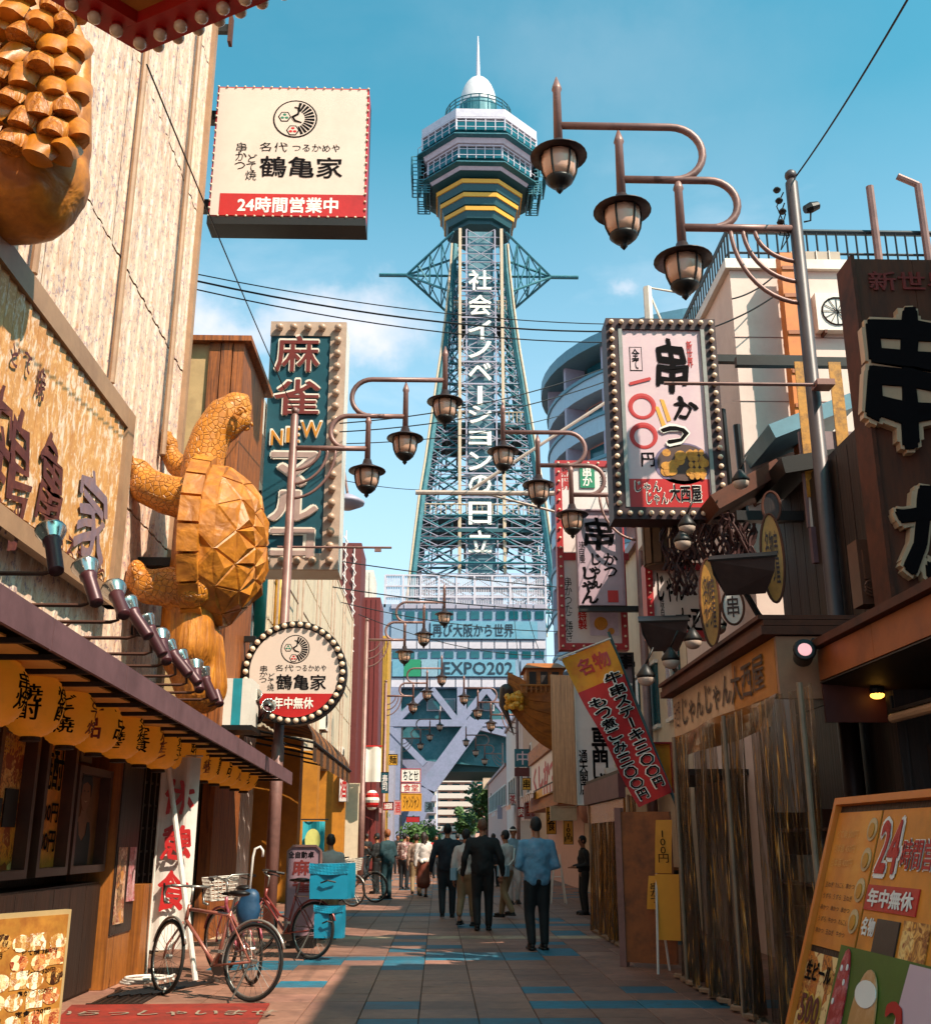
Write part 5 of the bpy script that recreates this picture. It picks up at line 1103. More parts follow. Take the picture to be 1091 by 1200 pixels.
def ac_unit(label, x, y, z, rz):
    t = th('air_conditioner', label, 'air conditioner', (x, y, z), rz, 'outdoor air conditioner units'); b = MB(); b.b2((-.4, 0, 0), (.4, .3, .6)); b.build('casing', m_white, t)
    b = MB(); b.tube([(-.1 + .22 * math.cos(a), -.01, .3 + .22 * math.sin(a)) for a in [math.pi * 2 * k / 18 for k in range(18)]], .012, 4, closed=True)
    for k in range(6): a = math.pi * k / 6; b.tube([(-.1 + .22 * math.cos(a), -.01, .3 + .22 * math.sin(a)), (-.1 - .22 * math.cos(a), -.01, .3 - .22 * math.sin(a))], .006, 3)
    b.build('fan_grille', m_black, t); b = MB()
    for s in (-.3, .3): b.box((s, .15, -.03), (.04, .34, .05))
    b.build('bracket', m_rust, t)
rhouse('cream rendered house behind the hanging signs on the right', 18.6, 26, 7.6, m_crm)
t = rhouse('beige house with brown gabled roof line on the right, before the ship sculpture', 26.1, 33, 7.0, M('beige render two', 'b59c88', .8, 0, .15))
b = MB(); b.prism([(-.3, 7.2), (5, 7.2), (5, 10.5), (2.5, 10.2)], 0, 6.8); b.build('gable_roof', m_rust, t)
rhouse('pale pink house with windows in the far right row', 33.1, 44, 6.4, m_pk); rhouse('tan house in the far right row', 44.1, 56, 7.2, m_be); rhouse('dark trimmed house near the tower base on the right', 56.1, 70, 8.0, m_bw); rhouse('last low house on the right before the tower', 70.1, 96, 6.0, m_pk)
# curved apartment tower
Y = 64; p = onY(655, 520, Y); q = onY(655, 365, Y); rad = 12; cxx = p.x + rad + .3
t = th('curved_apartments', 'curved apartment tower with blue balcony bands and pink recesses, right of the tall tower', 'building', (cxx, Y + 8, 0)); top = onY(690, 362, Y - 3).z
m_ab = M('blue grey balcony', '9ab4c4', .5, 0, .1); m_ap = M('dusty pink recess', 'c48c80', .7, 0, .15); m_ae = M('slate blue edge', '5a8494', .5, 0, .15)
def sect(b, r0, z0, z1, a0=150, a1=285, n=22):
    P = [(r0 * math.cos(R(a0 + (a1 - a0) * i / n)), r0 * math.sin(R(a0 + (a1 - a0) * i / n))) for i in range(n + 1)] + [(0, 0)]; m = len(P)
    b.add([(x, y, z0) for x, y in P] + [(x, y, z1) for x, y in P], [tuple(range(m))[::-1], tuple(range(m, 2 * m))] + [(i, (i + 1) % m, m + (i + 1) % m, m + i) for i in range(m)])
b = MB(); sect(b, rad - 1.4, 0, top - 1.5); b.build('wall', m_ap, t)
nf = 11; fh = (top - 1) / nf
for f in range(nf):
    b = MB(); sect(b, rad, f * fh, f * fh + 1.1); b.build('balcony', m_ab, t); b = MB(); sect(b, rad + .12, f * fh + 1.11, f * fh + 1.35); b.build('balcony_rail', m_ae, t)
    for k in range(6):
        a = R(160 + 20 * k); b = MB(); b.box(((rad - .7) * math.cos(a), (rad - .7) * math.sin(a), f * fh + fh / 2 + .6), (1.5, .3, fh - 1.2), rz=a); b.build('divider', m_lav, t)
        a = R(170 + 20 * k); b = MB(); b.box(((rad - 1.35) * math.cos(a), (rad - 1.35) * math.sin(a), f * fh + fh / 2 + .5), (.3, 1.8, fh - 1.5), rz=a); b.build('window', m_tg, t)
b = MB(); sect(b, rad + .5, top - 1.0, top - .2); b.build('roof', m_ae, t)

# street lamps
m_lg = M('peach lamp glass', 'c99a80', .25, 0, .1, bump=0, coat=.4)
def lamp(name_label, Xp, Yp, s, top=9.2, pm_=None, group='three-armed street lamps'):
    """s = +1 when the pole stands on the right and the arms reach left"""
    t = th('street_lamp', name_label, 'street lamp', (Xp, Yp, 0), 0, group); k = -s
    b = MB(); b.tube([(0, 0, 0), (0, 0, 3), (0, 0, 3.02), (0, 0, top - .08), (0, 0, top)], [.11, .11, .09, .075, .03], 12); b.ell((0, 0, top + .03), .075, 10, 6); b.build('pole', pm_ or m_mauve, t, True)
    A3, A2, A1_ = top - .72, top - .06, top + .70
    b = MB(); b.tube([(0, 0, A3), (k * 1.4, 0, A3)], .05, 10); b.build('arm', m_mauve, t, True)
    def uarm(zt_, zb__, xe, xc, xl):
        r = (zt_ - zb__) / 2; b = MB(); pts = [(k * xe, 0, zt_), (k * (xc + .0), 0, zt_)]
        pts += [(k * (xc - r * math.sin(R(a))), 0, zb__ + r + r * math.cos(R(a))) for a in range(12, 181, 14)] + [(k * (xc + .15), 0, zb__), (k * xl, 0, zb__)]
        b.tube(pts, .048, 10); b.build('arm', m_mauve, t, True)
    uarm(A2, A3, 2.1, 1.02, 1.1); uarm(A1_, A2, 2.85, 1.45, 1.7)
    for r in (.42, .68, .95):
        b = MB(); b.tube([(k * (.28 + r * .55), 0, A3), *[(k * ((.28 + r * .55) * math.cos(R(a)) * 1.0), 0, A3 - (r * 1.05) * math.sin(R(a))) for a in range(8, 91, 8)]], .028, 8); b.build('brace', m_mauve, t, True)
    for xl, za in ((1.4, A3), (2.1, A2), (2.85, A1_)):
        if 'lm' not in CH:
            b = MB(); b.tube([(0, 0, -.34), (0, 0, .5), (0, 0, .53), (0, 0, .56), (0, 0, .72)], [.058, .05, .065, .06, .008], 10); CH['spire'] = b.data('spire', m_mauve, True)
            b = MB(); b.lathe([(.07, -.22), (.1, -.32), (.18, -.36), (.345, -.44), (.35, -.455), (.2, -.44), (.05, -.4)], 24); CH['lm'] = b.data('hat', M('dark bronze hat', '3a2a28', .4, .4, .2), True)
            prof_ = [(.215, -.45), (.22, -.55), (.2, -.68), (.16, -.78)]
            b = MB(); b.lathe(prof_, 12); CH['gl'] = b.data('glass', m_lg, True)
            b = MB()
            for i in range(6):
                a = R(60 * i); b.tube([((r_ + .008) * math.cos(a), (r_ + .008) * math.sin(a), z) for r_, z in prof_], .013, 5)
            CH['rib'] = b.data('rib_cage', m_black)
            b = MB(); b.lathe([(.17, -.77), (.17, -.8), (.1, -.87), (.04, -.9), (.045, -.93), (.005, -.98)], 16); CH['fin'] = b.data('finial', m_black, True)
        o = inst('lantern', CH['lm'], t, (k * xl, 0, za)); inst('spire', CH['spire'], o); inst('glass', CH['gl'], o); inst('rib_cage', CH['rib'], o); inst('finial', CH['fin'], o)
    return t
rx = onY(966, 640, 11.2).x; rx2 = 4.1; lx = -2.58
ox = onY(933, 268, 11.2).x
l1 = lamp('nearest street lamp on the right, three lanterns at the top right of the view', ox, 11.2, 1, 9.2, M('shade darkened pole paint', '4c4040', .45, .2, .2))  # this pole's colour is darkened to stand in for shade
l2 = lamp('nearest street lamp on the left, its pole before the neon sign', onY(344, 517, 18.9).x, 18.9, -1)
CH['p2'] = onY(717, 558, 21.6)
l3 = lamp('second street lamp on the right, behind the bulb-framed sign', onY(745, 558, 21.6).x, 21.6, 1)
l4 = lamp('second street lamp on the left, before the tower banners', onY(430, 738, 39).x, 39, -1)
l5 = lamp('third street lamp on the left, under the tower banners', onY(452, 823, 55).x, 55, -1)
l6 = lamp('third street lamp on the right, before the tower arch', onY(606, 860, 58).x, 58, 1, 8.6)
l7 = lamp('fourth street lamp on the left, under the arch', onY(471, 866, 82).x, 82, -1, 9.5)
l8 = lamp('fourth street lamp on the right, under the arch', onY(589, 884, 85).x, 85, 1, 8.6)
# extra fittings on the two near poles
p = onY(325, 641, 18.9); q = onY(459, 641, 18.9); t = th('wire_rod', 'thin horizontal rod reaching right from the near left lamp pole', 'rod', p); b = MB(); b.tube([(0, 0, 0), (q.x - p.x, 0, 0)], .022, 6); b.box((q.x - p.x - .25, 0, -.05), (.12, .04, .06)); b.build('tube', m_mauve, t)
p = onY(778, 449, 11.0); q = onY(965, 454, 11.0); t = th('wire_rod', 'thin horizontal rod crossing in front of the bulb-framed sign from the right lamp pole', 'rod', p); b = MB(); b.tube([(0, 0, 0), (q.x - p.x, 0, 0)], .02, 6); b.box((q.x - p.x, 0, 0), (.2, .2, .07)); b.build('tube', m_mauve, t)
p = onY(950, 243, 11.2); t = th('security_camera', 'small dark camera on the near right pole', 'camera', p); b = MB(); b.lathe([(.05, -.08), (.07, 0), (.05, .1), (.02, .12)], 10, M_=Matrix.Rotation(R(70), 4, 'Y')); b.tube([(0, 0, 0), (-.02, 0, -.18), (-.1, 0, -.2)], .012, 5); b.build('housing', m_black, t)
p = onY(918, 225, 11.2); t = th('wire_clamp', 'knot of insulators and wire ends at the near right pole top', 'insulator', p); b = MB()
for i in range(4): b.lathe([(.03, 0), (.05, .03), (.03, .06)], 8, (random.uniform(-.1, .08), 0, -.15 * i)); b.tube([(0, 0, -.15 * i), (-.1, 0, -.2 - .2 * i), (.02, 0, -.6)], .008, 4)
b.build('insulators', m_black, t)
# sodium lamp head behind the neon sign
p = onY(407, 588, 25); t = th('road_lamp', 'wide round lamp head peeking out behind the neon sign', 'lamp', p); b = MB(); b.lathe([(.12, -.2), (.42, -.06), (.43, 0), (.2, .14), (.05, .2)], 16); b.build('head', m_lav, t, True); b = MB(); b.tube([(0, 0, .2), (-.1, 0, .8), (-.8, 0, .9)], .04, 6); b.build('arm', m_mauve, t)

# ---------------------------------------------------------------- bulb-framed kushikatsu sign
m_pf = M('pink white print', 'c9aab0', .45, 0, .05, scale=1.5, dirt='d6c0bc', dirt_amt=.5); m_bfr = M('dark bulb frame', '35191a', .5, .2, .2)
Y = 12.9; p = onY(709, 374, Y); q = onY(860, 610, Y); w_ = q.x - p.x - .06; h_ = p.z - q.z
t = th('bulb_framed_sign', 'large hanging sign with bulb frame, brush writing and a bowl of skewers', 'sign', ((p.x + q.x) / 2 - .03, Y, q.z)); ks = t
b = MB(); b.b2((-w_ / 2, .02, 0), (w_ / 2, .34, h_)); b.build('casing', m_bfr, t)
fw = .16
for a, c in (((-w_ / 2, 0, h_ - fw), (w_ / 2, 0, h_)), ((-w_ / 2, 0, 0), (w_ / 2, 0, fw)), ((-w_ / 2, 0, fw), (-w_ / 2 + fw, 0, h_ - fw)), ((w_ / 2 - fw, 0, fw), (w_ / 2, 0, h_ - fw))):
    b = MB(); b.b2((a[0], -.04, a[2]), (c[0], .02, c[2])); b.build('frame', m_bfr, t)
for x in (-w_ / 2 + fw, w_ / 2 - fw - .05): b = MB(); b.b2((x, -.05, fw), (x + .05, .0, h_ - fw)); b.build('trim', m_steel, t)
b = MB(); b.b2((-w_ / 2 + fw + .05, -.01, fw), (w_ / 2 - fw - .05, .01, h_ - fw)); b.build('face', m_pf, t)
bm = bulb_mesh('bulb', .036, m_bulb, m_bfr); border_bulbs(t, -w_ / 2 + .07, w_ / 2 - .07, .07, h_ - .07, -.04, .128, bm)
S = Sheet(t, .011)
IW = w_ / 2 - fw - .06; IH = h_ - 2 * fw
def U(px, py):   # face coordinates from picture marks inside the sign
    return (-IW + 2 * IW * px, fw + IH * (1 - py))
def T3(st, a, m, pr=.004, **k):
    u0, z1 = U(a[0], a[1]); u1, z0 = U(a[2], a[3]); S.text(st, None, m, uv=(u0, u1, z0, z1), proud=pr, **k)
def T3r(name, a, m, pr=.0, d=.003):
    u0, z1 = U(a[0], a[1]); u1, z0 = U(a[2], a[3]); S.rect(name, None, m, d, proud=pr, uv=(u0, u1, z0, z1))
T3r('red_band', (0, .845, 1, 1), m_red)
def T3p(name, pts, m, pr):
    b = MB(); b.prism([U(*p_) for p_ in pts], -.002, 0); b.build(name, m, t, loc=(0, -.011 - pr, 0))
def circ(cx, cy, rx_, ry_, n=24): return [(cx + rx_ * math.cos(2 * math.pi * i / n), cy - ry_ * math.sin(2 * math.pi * i / n)) for i in range(n)]
# bowl of fried skewers
T3p('bowl_print', circ(.68, .76, .36, .115), M('bowl print violet', '6a5a78', .5), .001); T3p('bowl_print', circ(.69, .755, .33, .1), M('bowl print dark', '4a2c22', .5), .0035)
m_fry = M('fried print', 'c8861e', .5, 0, .3, scale=14, dirt='8a4a12', dirt_amt=.6, dscale=9)
random.seed(3)
for i in range(17):
    cx_, cy_ = .45 + .5 * random.random(), .70 + .12 * random.random(); a_ = random.uniform(-.6, .6)
    T3p('skewer_print', circ(cx_, cy_, random.uniform(.045, .08), random.uniform(.018, .03), 12), m_fry, .005 + i * .0006)
for k in range(3):
    for j in range(5): T3p('skewer_print', circ(.78 + .07 * k, .70 + .033 * j, .032, .017, 12), m_fry, .016 + .0006 * j)
for a in ((.37, .44, .40, .53, .44), (.44, .40, .47, .5, .52)): T3p('stick_print', [(a[0], a[1]), (a[0] + .05, a[1] + .005), (a[0] + .13, a[3] + .02), (a[0] + .08, a[3] + .03)], M('stick print', 'd99a2c', .5), .003)
T3('串', (.40, .045, .84, .37), m_ink, .006, off=.055, brush=.7); T3('か', (.60, .38, .93, .52), m_ink, .006, off=.07, brush=1.4)
T3('つ', (.40, .54, .80, .67), m_wink, .018, off=.12, brush=.9); T3('つ', (.42, .555, .78, .655), m_ink, .021, off=.06, brush=.9)
T3('新世界', (.82, .06, .9, .22), m_rink, vert=True, off=.03, brush=.8)
T3r('stamp_box', (.08, .10, .24, .24), m_ink, 0, .002); T3r('stamp_box', (.09, .105, .23, .235), m_pf, .0025, .002); T3('全て', (.11, .11, .21, .23), m_ink, .008, vert=True, off=.02, brush=.7)
b = txt('一', .3, .045, off=.06); x_, z_ = U(.2, .30); b.build('lettering', m_rink, t, loc=(x_, -.02, z_), rot=(0, R(-16), 0))
for cy_ in (.445, .61):
    b = MB(); x_, z_ = U(.21, cy_); rs = 30; b.tube([(x_ + .155 * math.cos(2 * math.pi * i / rs), -.011, z_ + .155 * math.sin(2 * math.pi * i / rs)) for i in range(rs)], [.034 + .008 * math.sin(2 * math.pi * i / rs) for i in range(rs)], 6, closed=True); me = b.data('x', m_rink)
    for v in me.vertices: v.co.y = -.011 + (v.co.y + .011) * .1 - .003
    inst('lettering', me, t)
T3('円', (.16, .70, .33, .78), m_ink, off=.03, brush=.7)
T3('じゃん', (.06, .855, .40, .92), m_wink, .006, off=.06); T3('じゃん', (.2, .915, .48, .985), m_wink, .006, off=.06); T3('じゃん', (.07, .86, .39, .915), m_ink, .010, off=.01); T3('じゃん', (.21, .92, .47, .98), m_ink, .010, off=.01)
T3('大西屋', (.49, .87, .9, .975), m_wink, .006, off=.06, brush=.5); T3('大西屋', (.5, .875, .89, .97), m_ink, .010, off=.03, brush=.5)
b = MB()
for z in (.02, h_ - .55): b.b2((w_ / 2 + .002, .1, z), (w_ / 2 + 1.35, .2, z + .1))
b.build('support_bar', m_black, t); b = MB(); b.tube([(-.1, .2, h_), (-.1, .2, h_ + .6)], .06, 6); b.tube([(.1, .2, h_), (-.1, .2, h_ + .6), (.5, .2, h_ + .5)], .02, 5); b.build('hanger', m_white, t)

# ---------------------------------------------------------------- rust signboard, far right
Y = 9.3; p = onY(996, 303, Y); q = onY(1091, 303, Y); zbm = onY(1020, 712, Y).z
m_rb = M('rusted brown sheet', '5c2d14', .7, .1, .25, scale=3, bump=.2, dirt='2e170d', dirt_amt=.75, dscale=1.8, stretch=(3, 3, .5))
w_ = 2.4; t = th('rust_signboard', 'tall rust-brown signboard with red heading and black brush characters edged in cream', 'signboard', (p.x, Y, 0)); rs_ = t
for i in range(4): b = MB(); b.b2((.03 + i * .59, 0, zbm), (.03 + i * .59 + .585, .3, p.z)); b.build('sheet', m_rb, t)
for x in (0, w_ - .02): b = MB(); b.b2((x - .01, -.04, zbm), (x + .028, .34, p.z + .02)); b.build('edge_strip', m_rust, t)
S = Sheet(t, .001)
S.text('新世界', (1016, 318, 1120, 342), M('dark red paint', '7a2016', .6), off=.03, ext=.01)
m_out = M('cream outline', 'c9a684', .5, 0, .1)
for ch, a, rot_ in (('串', (994, 362, 1128, 536), 4), ('か', (1036, 570, 1150, 690), 0), ('つ', (1040, 710, 1150, 770), 0)):
    u0, u1, z0, z1 = S.bx(a)
    for o, dy, e, m, sh_ in ((.13, .0, .10, m_out, 0), (.055, .104, .02, m_ink, .05)):
        b = txt(ch, (u1 - u0) - sh_, (z1 - z0) - sh_, off=o, ext=e, brush=.75, seed=4); b.build('character', m, t, loc=((u0 + u1) / 2, -dy, (z0 + z1) / 2), rot=(0, R(rot_), 0))
# striped banner panel behind the pole
pA = onY(936, 505, 11.9); qA = onY(1016, 618, 11.9)
t = th('striped_banner_panel', 'faded white panel with red flame stripes and yellow written strips behind the near pole', 'banner', (pA.x, 11.9, qA.z)); w_ = qA.x - pA.x; h_ = pA.z - qA.z
b = MB(); b.b2((0, 0, 0), (w_, .05, h_)); b.build('panel', M('faded lilac panel', '80686a', .6, 0, .2), t)
for k in range(5): x = w_ * (k + .2) / 5; b = MB(); b.prism([(x, 0), (x + .09, 0), (x + .1, h_ * .55), (x + .05, h_ * .8), (x + .02, h_ * .5)], -.012, 0); b.build('flame_stripe', m_red if k % 2 else m_white, t)
for k in range(2): b = MB(); b.b2((.02 + .42 * k, -.03, h_ * .3), (.17 + .42 * k, -.012, h_ * 1.75)); o = b.build('written_strip', M('yellow paper strip', 'b87c1c', .6, 0, .3, scale=12, dirt='4a2a0c', dirt_amt=.7, dscale=9), t)
b = MB(); b.b2((0, -.08, -.45), (w_, .0, -.02)); b.build('lilac_awning', M('faded lilac canvas', '6a5058', .7), t)
# black cross bars
for i, (a, c) in enumerate(((((862, 424), (998, 430))), (((862, 605), (1020, 612))))):
    p = onY(*a[0:2], 12.2) if False else onY(a[0], a[1], 12.2); q = onY(c[0], c[1], 12.2); tt = th('cross_bar', ['upper black cross bar from the bulb-framed sign to the rust signboard', 'lower black cross bar from the bulb-framed sign to the rust signboard'][i], 'bar', p); b = MB(); b.box(((q.x - p.x) / 2, 0, 0), (q.x - p.x, .1, .12)); b.build('bar', m_black, tt)
# shop at the right: upper dark front
rsn = th('right_shop', 'dark timber shop with clear vinyl curtains and a lettered canopy on the right', 'shop', (4.4, 7.6, 0), R(-90))
# local: x = -(Y-7.6), -y = -X side
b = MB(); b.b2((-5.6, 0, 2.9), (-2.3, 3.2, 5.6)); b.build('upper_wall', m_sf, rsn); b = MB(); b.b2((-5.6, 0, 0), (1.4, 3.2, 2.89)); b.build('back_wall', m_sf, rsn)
for i in range(10): b = MB(); b.b2((-5.6 + i * .318, -.03, 3.15), (-5.6 + i * .318 + .3, -.001, 5.5)); b.build('plank', m_sf, rsn)
# lettered canopy: fascia at X=2.72
t = th('lettered_canopy', 'weathered canopy fascia with brown brush lettering above the vinyl curtains', 'canopy', (2.72, 8.55, 0), R(-90)); S = Sheet(t, .0)
m_ff = M('worn wood fascia', 'c8a684', .6, 0, .2, scale=4, dirt='9a6a40', dirt_amt=.55); z1 = 3.0; z0 = 2.55; Lc = 3.9
for i in range(3): b = MB(); b.b2((-Lc + i * Lc / 3 + .003, 0, z0), (-Lc + (i + 1) * Lc / 3 - .003, .06, z1)); b.build('fascia_panel', m_ff if i < 2 else M('orange wood fascia', 'b8741f', .6, 0, .2, dirt='8a4a14', dirt_amt=.4), t)
b = txt('じゃんじゃん大西屋', 3.1, .34, off=.015, brush=.7); b.build('lettering', M('brown ink', '3a2018', .6), t, loc=(-1.85, -.012, 2.78)); b = txt('新世界', .3, .3, off=0); b.build('lettering', M('brown ink', '3a2018'), t, loc=(-3.65, -.012, 2.78))
b = MB(); b.b2((-Lc - .1, -.12, z1 + .01), (.1, 1.8, z1 + .08)); b.b2((-Lc - .1, -.1, z1 + .085), (.1, 1.7, z1 + .13)); b.b2((-Lc - .1, -.14, z1 + .135), (.1, 1.6, z1 + .17)); b.build('roof_edge', m_rust, t)
b = MB(); b.grid(lambda u, v: (-Lc + Lc * u, -.03 + .04 * math.sin(u * 9 + v * 2), z0 - .26 * v), 30, 4); b.build('plastic_valance', M('amber plastic', '8a5420', .25, 0, .3, bump=.3), t)
b = MB(); b.b2((0.01, 0, 2.5), (.06, 1.7, 3.0)); b.build('end_panel', M('beige end panel', 'a06f50', .6), t)
# clear vinyl curtains
def vinyl(name, tone):
    m = bpy.data.materials.new(name); m.use_nodes = True; n = m.node_tree; b = n.nodes['Principled BSDF']
    t_ = n.nodes.new('ShaderNodeTexCoord'); mp = n.nodes.new('ShaderNodeMapping'); mp.inputs['Scale'].default_value = (14, 14, .8); n.links.new(t_.outputs['Object'], mp.inputs[0])
    a = n.nodes.new('ShaderNodeTexNoise'); a.inputs['Scale'].default_value = 2.5; a.inputs['Detail'].default_value = 5; a.inputs['Distortion'].default_value = 1.0; n.links.new(mp.outputs[0], a.inputs[0])
    r = n.nodes.new('ShaderNodeValToRGB'); n.links.new(a.outputs[0], r.inputs[0]); e = r.color_ramp.elements; e[0].position = .38; e[0].color = (*lin('14110f'), 1); e[1].position = .74; e[1].color = (*lin('e6bc74'), 1); y = e.new(.66); y.color = (*lin('a8702a'), 1); x = e.new(.56); x.color = (*lin(tone), 1)  # amber and pale stops paint the plastic's highlights into its colour
    n.links.new(r.outputs[0], b.inputs['Base Color']); b.inputs['Roughness'].default_value = .16; b.inputs['Coat Weight'].default_value = .3
    al = n.nodes.new('ShaderNodeMapRange'); al.inputs[1].default_value = .35; al.inputs[2].default_value = .7; al.inputs[3].default_value = .38; al.inputs[4].default_value = .95; n.links.new(a.outputs[0], al.inputs[0]); n.links.new(al.outputs[0], b.inputs['Alpha'])
    bp_ = n.nodes.new('ShaderNodeBump'); bp_.inputs['Strength'].default_value = .5; bp_.inputs['Distance'].default_value = .03; n.links.new(a.outputs[0], bp_.inputs['Height']); n.links.new(bp_.outputs[0], b.inputs['Normal'])
    return m
m_vin = vinyl('clear vinyl sheet', '3c2c18'); m_vin2 = vinyl('amber vinyl sheet', '7a4c1a')
def curtain(label, X, Y0, Y1, z1, mat, n, post_every=3):
    t = th('vinyl_curtain', label, 'curtain', (X, Y0, 0), R(-90)); w_ = (Y1 - Y0) / n
    for i in range(n):
        ph = random.uniform(0, 6); b = MB()
        b.grid(lambda u, v: (-(i + u * 1.06) * w_, -.05 * math.sin(u * math.pi * 5 + ph) * (.35 + .65 * (1 - v)) - .06 * math.sin(u * math.pi * 2 + ph) * (1 - v) - .06 * (i % 2), .04 + (z1 - .04) * v), 22, 12)
        b.build('curtain_strip', mat, t, True)
        b = MB(); b.tube([(-(i + u / 6) * w_, -.08 - .05 * math.sin(u * 1.7 + ph), .035) for u in range(7)], .025, 5); b.build('hem_weight', M('muddy hem', '8a6a50', .7), t)
    for k in range(0, n + 1, post_every): b = MB(); b.tube([(-k * w_, -.1, 0), (-k * w_, -.1, z1)], .022, 8); b.build('post', M('weathered pale post', '8a7058', .6, 0, .3), t)
    return t
curtain('clear vinyl curtain with painted-in amber highlights closing the near right shop', 2.68, 7.6, 12.4, 2.5, m_vin, 9, 4)
curtain('second vinyl curtain further up the right side of the street', 2.62, 14.6, 18.4, 2.0, m_vin2, 8, 8)
# far stall roof
t = th('stall_canopy', 'mauve-edged low canopy over the second vinyl curtain', 'canopy', (2.5, 15.0, 1.96), R(-90)); b = MB(); b.b2((-3.6, 0, .32), (0, 1.9, .4)); b.build('roof', m_dark, t); b = MB(); b.b2((-3.6, -.04, .02), (0, .06, .34)); b.build('edge', m_fas, t)
b = MB(); b.b2((-3.6, .02, -.28), (0, .05, .01)); b.build('amber_valance', M('amber plastic'  , '8a5420'), t)
# things seen through the curtains
t = th('stacked_shelf', 'dim shelf of crates and bottles behind the near vinyl curtain', 'shelf', (3.5, 9.0, 0), R(-90)); b = MB()
for z in (.5, 1.0, 1.5): b.b2((-2.6, 0, z), (0, .4, z + .03))
for x in (-2.6, -1.3, -.03): b.b2((x, 0, 0), (x + .03, .4, 1.7))
b.build('rack', m_rust, t)
random.seed(12)
for k in range(10): b = MB(); x = -2.5 + k * .25; z = random.choice((.53, 1.03)); b.b2((x, .05, z), (x + .2, .35, z + random.uniform(.2, .38))); b.build('crate', random.choice([m_pil, m_red, m_dark, m_crm]), t)
# menu stand between the stalls
t = th('menu_stand', 'orange menu stand with hanging price sheets between the two vinyl curtains', 'menu stand', (2.45, 13.35, 0), R(-28)); b = MB(); b.b2((-.25, 0, .05), (.35, .08, 1.75)); b.build('panel', M('drinks poster', '8a4a1c', .6, 0, .3, scale=5, dirt='3a1a0c', dirt_amt=.7, dscale=3), t)
b = MB(); b.b2((-.33, -.02, 0), (-.25, .1, 1.8)); b.build('frame_post', m_mauve, t)
m_ysh = M('orange price sheet', 'd18a1c', .55, 0, .08); 
for x, z0, z1 in ((.18, 1.05, 1.65), (.06, .65, 1.02)):
    b = MB(); b.grid(lambda u, v: (x + .2 * u + .04 * v, -.12 - .05 * v * (1 - v), z0 + (z1 - z0) * v), 3, 6); b.build('price_sheet', m_ysh, t); bb = txt('100円' if z1 > 1.2 else '串かつ', .12, (z1 - z0) * .6, vert=True); bb.build('lettering', m_ink, t, loc=(x + .12, -.15, (z0 + z1) / 2))
t = th('price_easel', 'small easel with an orange price sheet beside the menu stand', 'easel', (2.62, 12.75, 0), R(-30)); b = MB(); b.b2((-.15, -.02, .35), (.2, .0, 1.05)); b.build('price_sheet', m_ysh, t); b = MB()
for x in (-.14, .18): b.tube([(x, 0, 1.05), (x, -.1, 0)], .014, 5); b.tube([(x, 0, 1.05), (x, .3, 0)], .014, 5)
b.build('legs', m_white, t)
for i, (px, py, w_) in enumerate(((731, 1100, .2), (707, 1092, .12))):
    p = onZ(px, py); t = th('base_weight', ['stack of grey concrete base weights by the second vinyl curtain', 'single small concrete weight at the far curtain corner'][i], 'weight', p); 
    for k in range(3 - 2 * i): b = MB(); b.box((0, 0, .06 + k * .105), (w_ * 1.6, w_ * 1.6, .098), taper=.96); b.build('block', M('rough concrete', '8d8074', .85, 0, .2, bump=.3), t)

# near orange canopy at the right edge
t = th('orange_canopy', 'orange-edged sloping canopy at the right edge over dark shop interior', 'canopy', (3.0, 8.35, 0), R(-90)); m_oc = M('orange enamel fascia', '9c4f1a', .5, 0, .25, scale=2, dirt='5c2810', dirt_amt=.6)
for i in range(4): b = MB(); b.b2((i * 1.1, 0, 2.62), (i * 1.1 + 1.095, .05, 2.86)); b.build('fascia_panel', m_oc, t)
b = MB(); b.b2((0, -.06, 2.87), (4.4, 1.9, 2.93)); b.build('roof_edge', m_rust, t); b = MB(); b.add([(-.0, .0, 2.6), (4.4, .0, 2.6), (4.4, 1.6, 2.45), (0, 1.6, 2.45), (-.0, .0, 2.61), (4.4, .0, 2.61), (4.4, 1.6, 2.46), (0, 1.6, 2.46)], [(3, 2, 1, 0), (4, 5, 6, 7), (0, 1, 5, 4), (2, 3, 7, 6), (0, 4, 7, 3), (1, 2, 6, 5)]); b.build('soffit', m_dark, t)
b = MB(); b.b2((-.03, .02, 2.3), (-.005, 1.5, 2.86)); b.build('end_board', M('maroon end board', '4e2018', .6), t)
p = onX(942, 766, 2.86); t = th('spot_lamp', 'lit round spot lamp at the near corner of the orange canopy', 'lamp', p)
q = (R(78), 0, R(-12)); b = MB(); b.lathe([(.05, -.14), (.075, -.1), (.08, .06), (.09, .08), (.07, .085)], 16); b.build('housing', m_black, t, True, rot=q); b = MB(); b.lathe([(.02, .075), (.055, .082), (.05, .09)], 16); b.build('lens', M('lit lens', 'e8a8a8', .3, emit=.6, bump=0), t, rot=q); b = MB(); b.tube([(0, 0, 0), (.1, .05, .12), (.2, .1, .1)], .015, 5); b.build('arm', m_black, t)
for i, (px, py) in enumerate(((1005, 808), (1028, 815))):
    p = onX(px, py, 3.4); t = th('ceiling_bulb', ['left small warm bulb glowing under the orange canopy', 'right small warm bulb glowing under the orange canopy'][i], 'lamp', p, 0, 'warm bulbs under the orange canopy'); b = MB(); b.ell((0, 0, 0), (.055, .055, .03), 12, 6); b.build('bulb', M('glowing amber bulb', 'ffb347', .3, emit=2.2, bump=0), t, True); b = MB(); b.lathe([(.05, .01), (.06, .05), (.03, .08)], 10); b.tube([(0, 0, .08), (0, 0, .2)], .01, 4); b.build('holder', m_black, t)
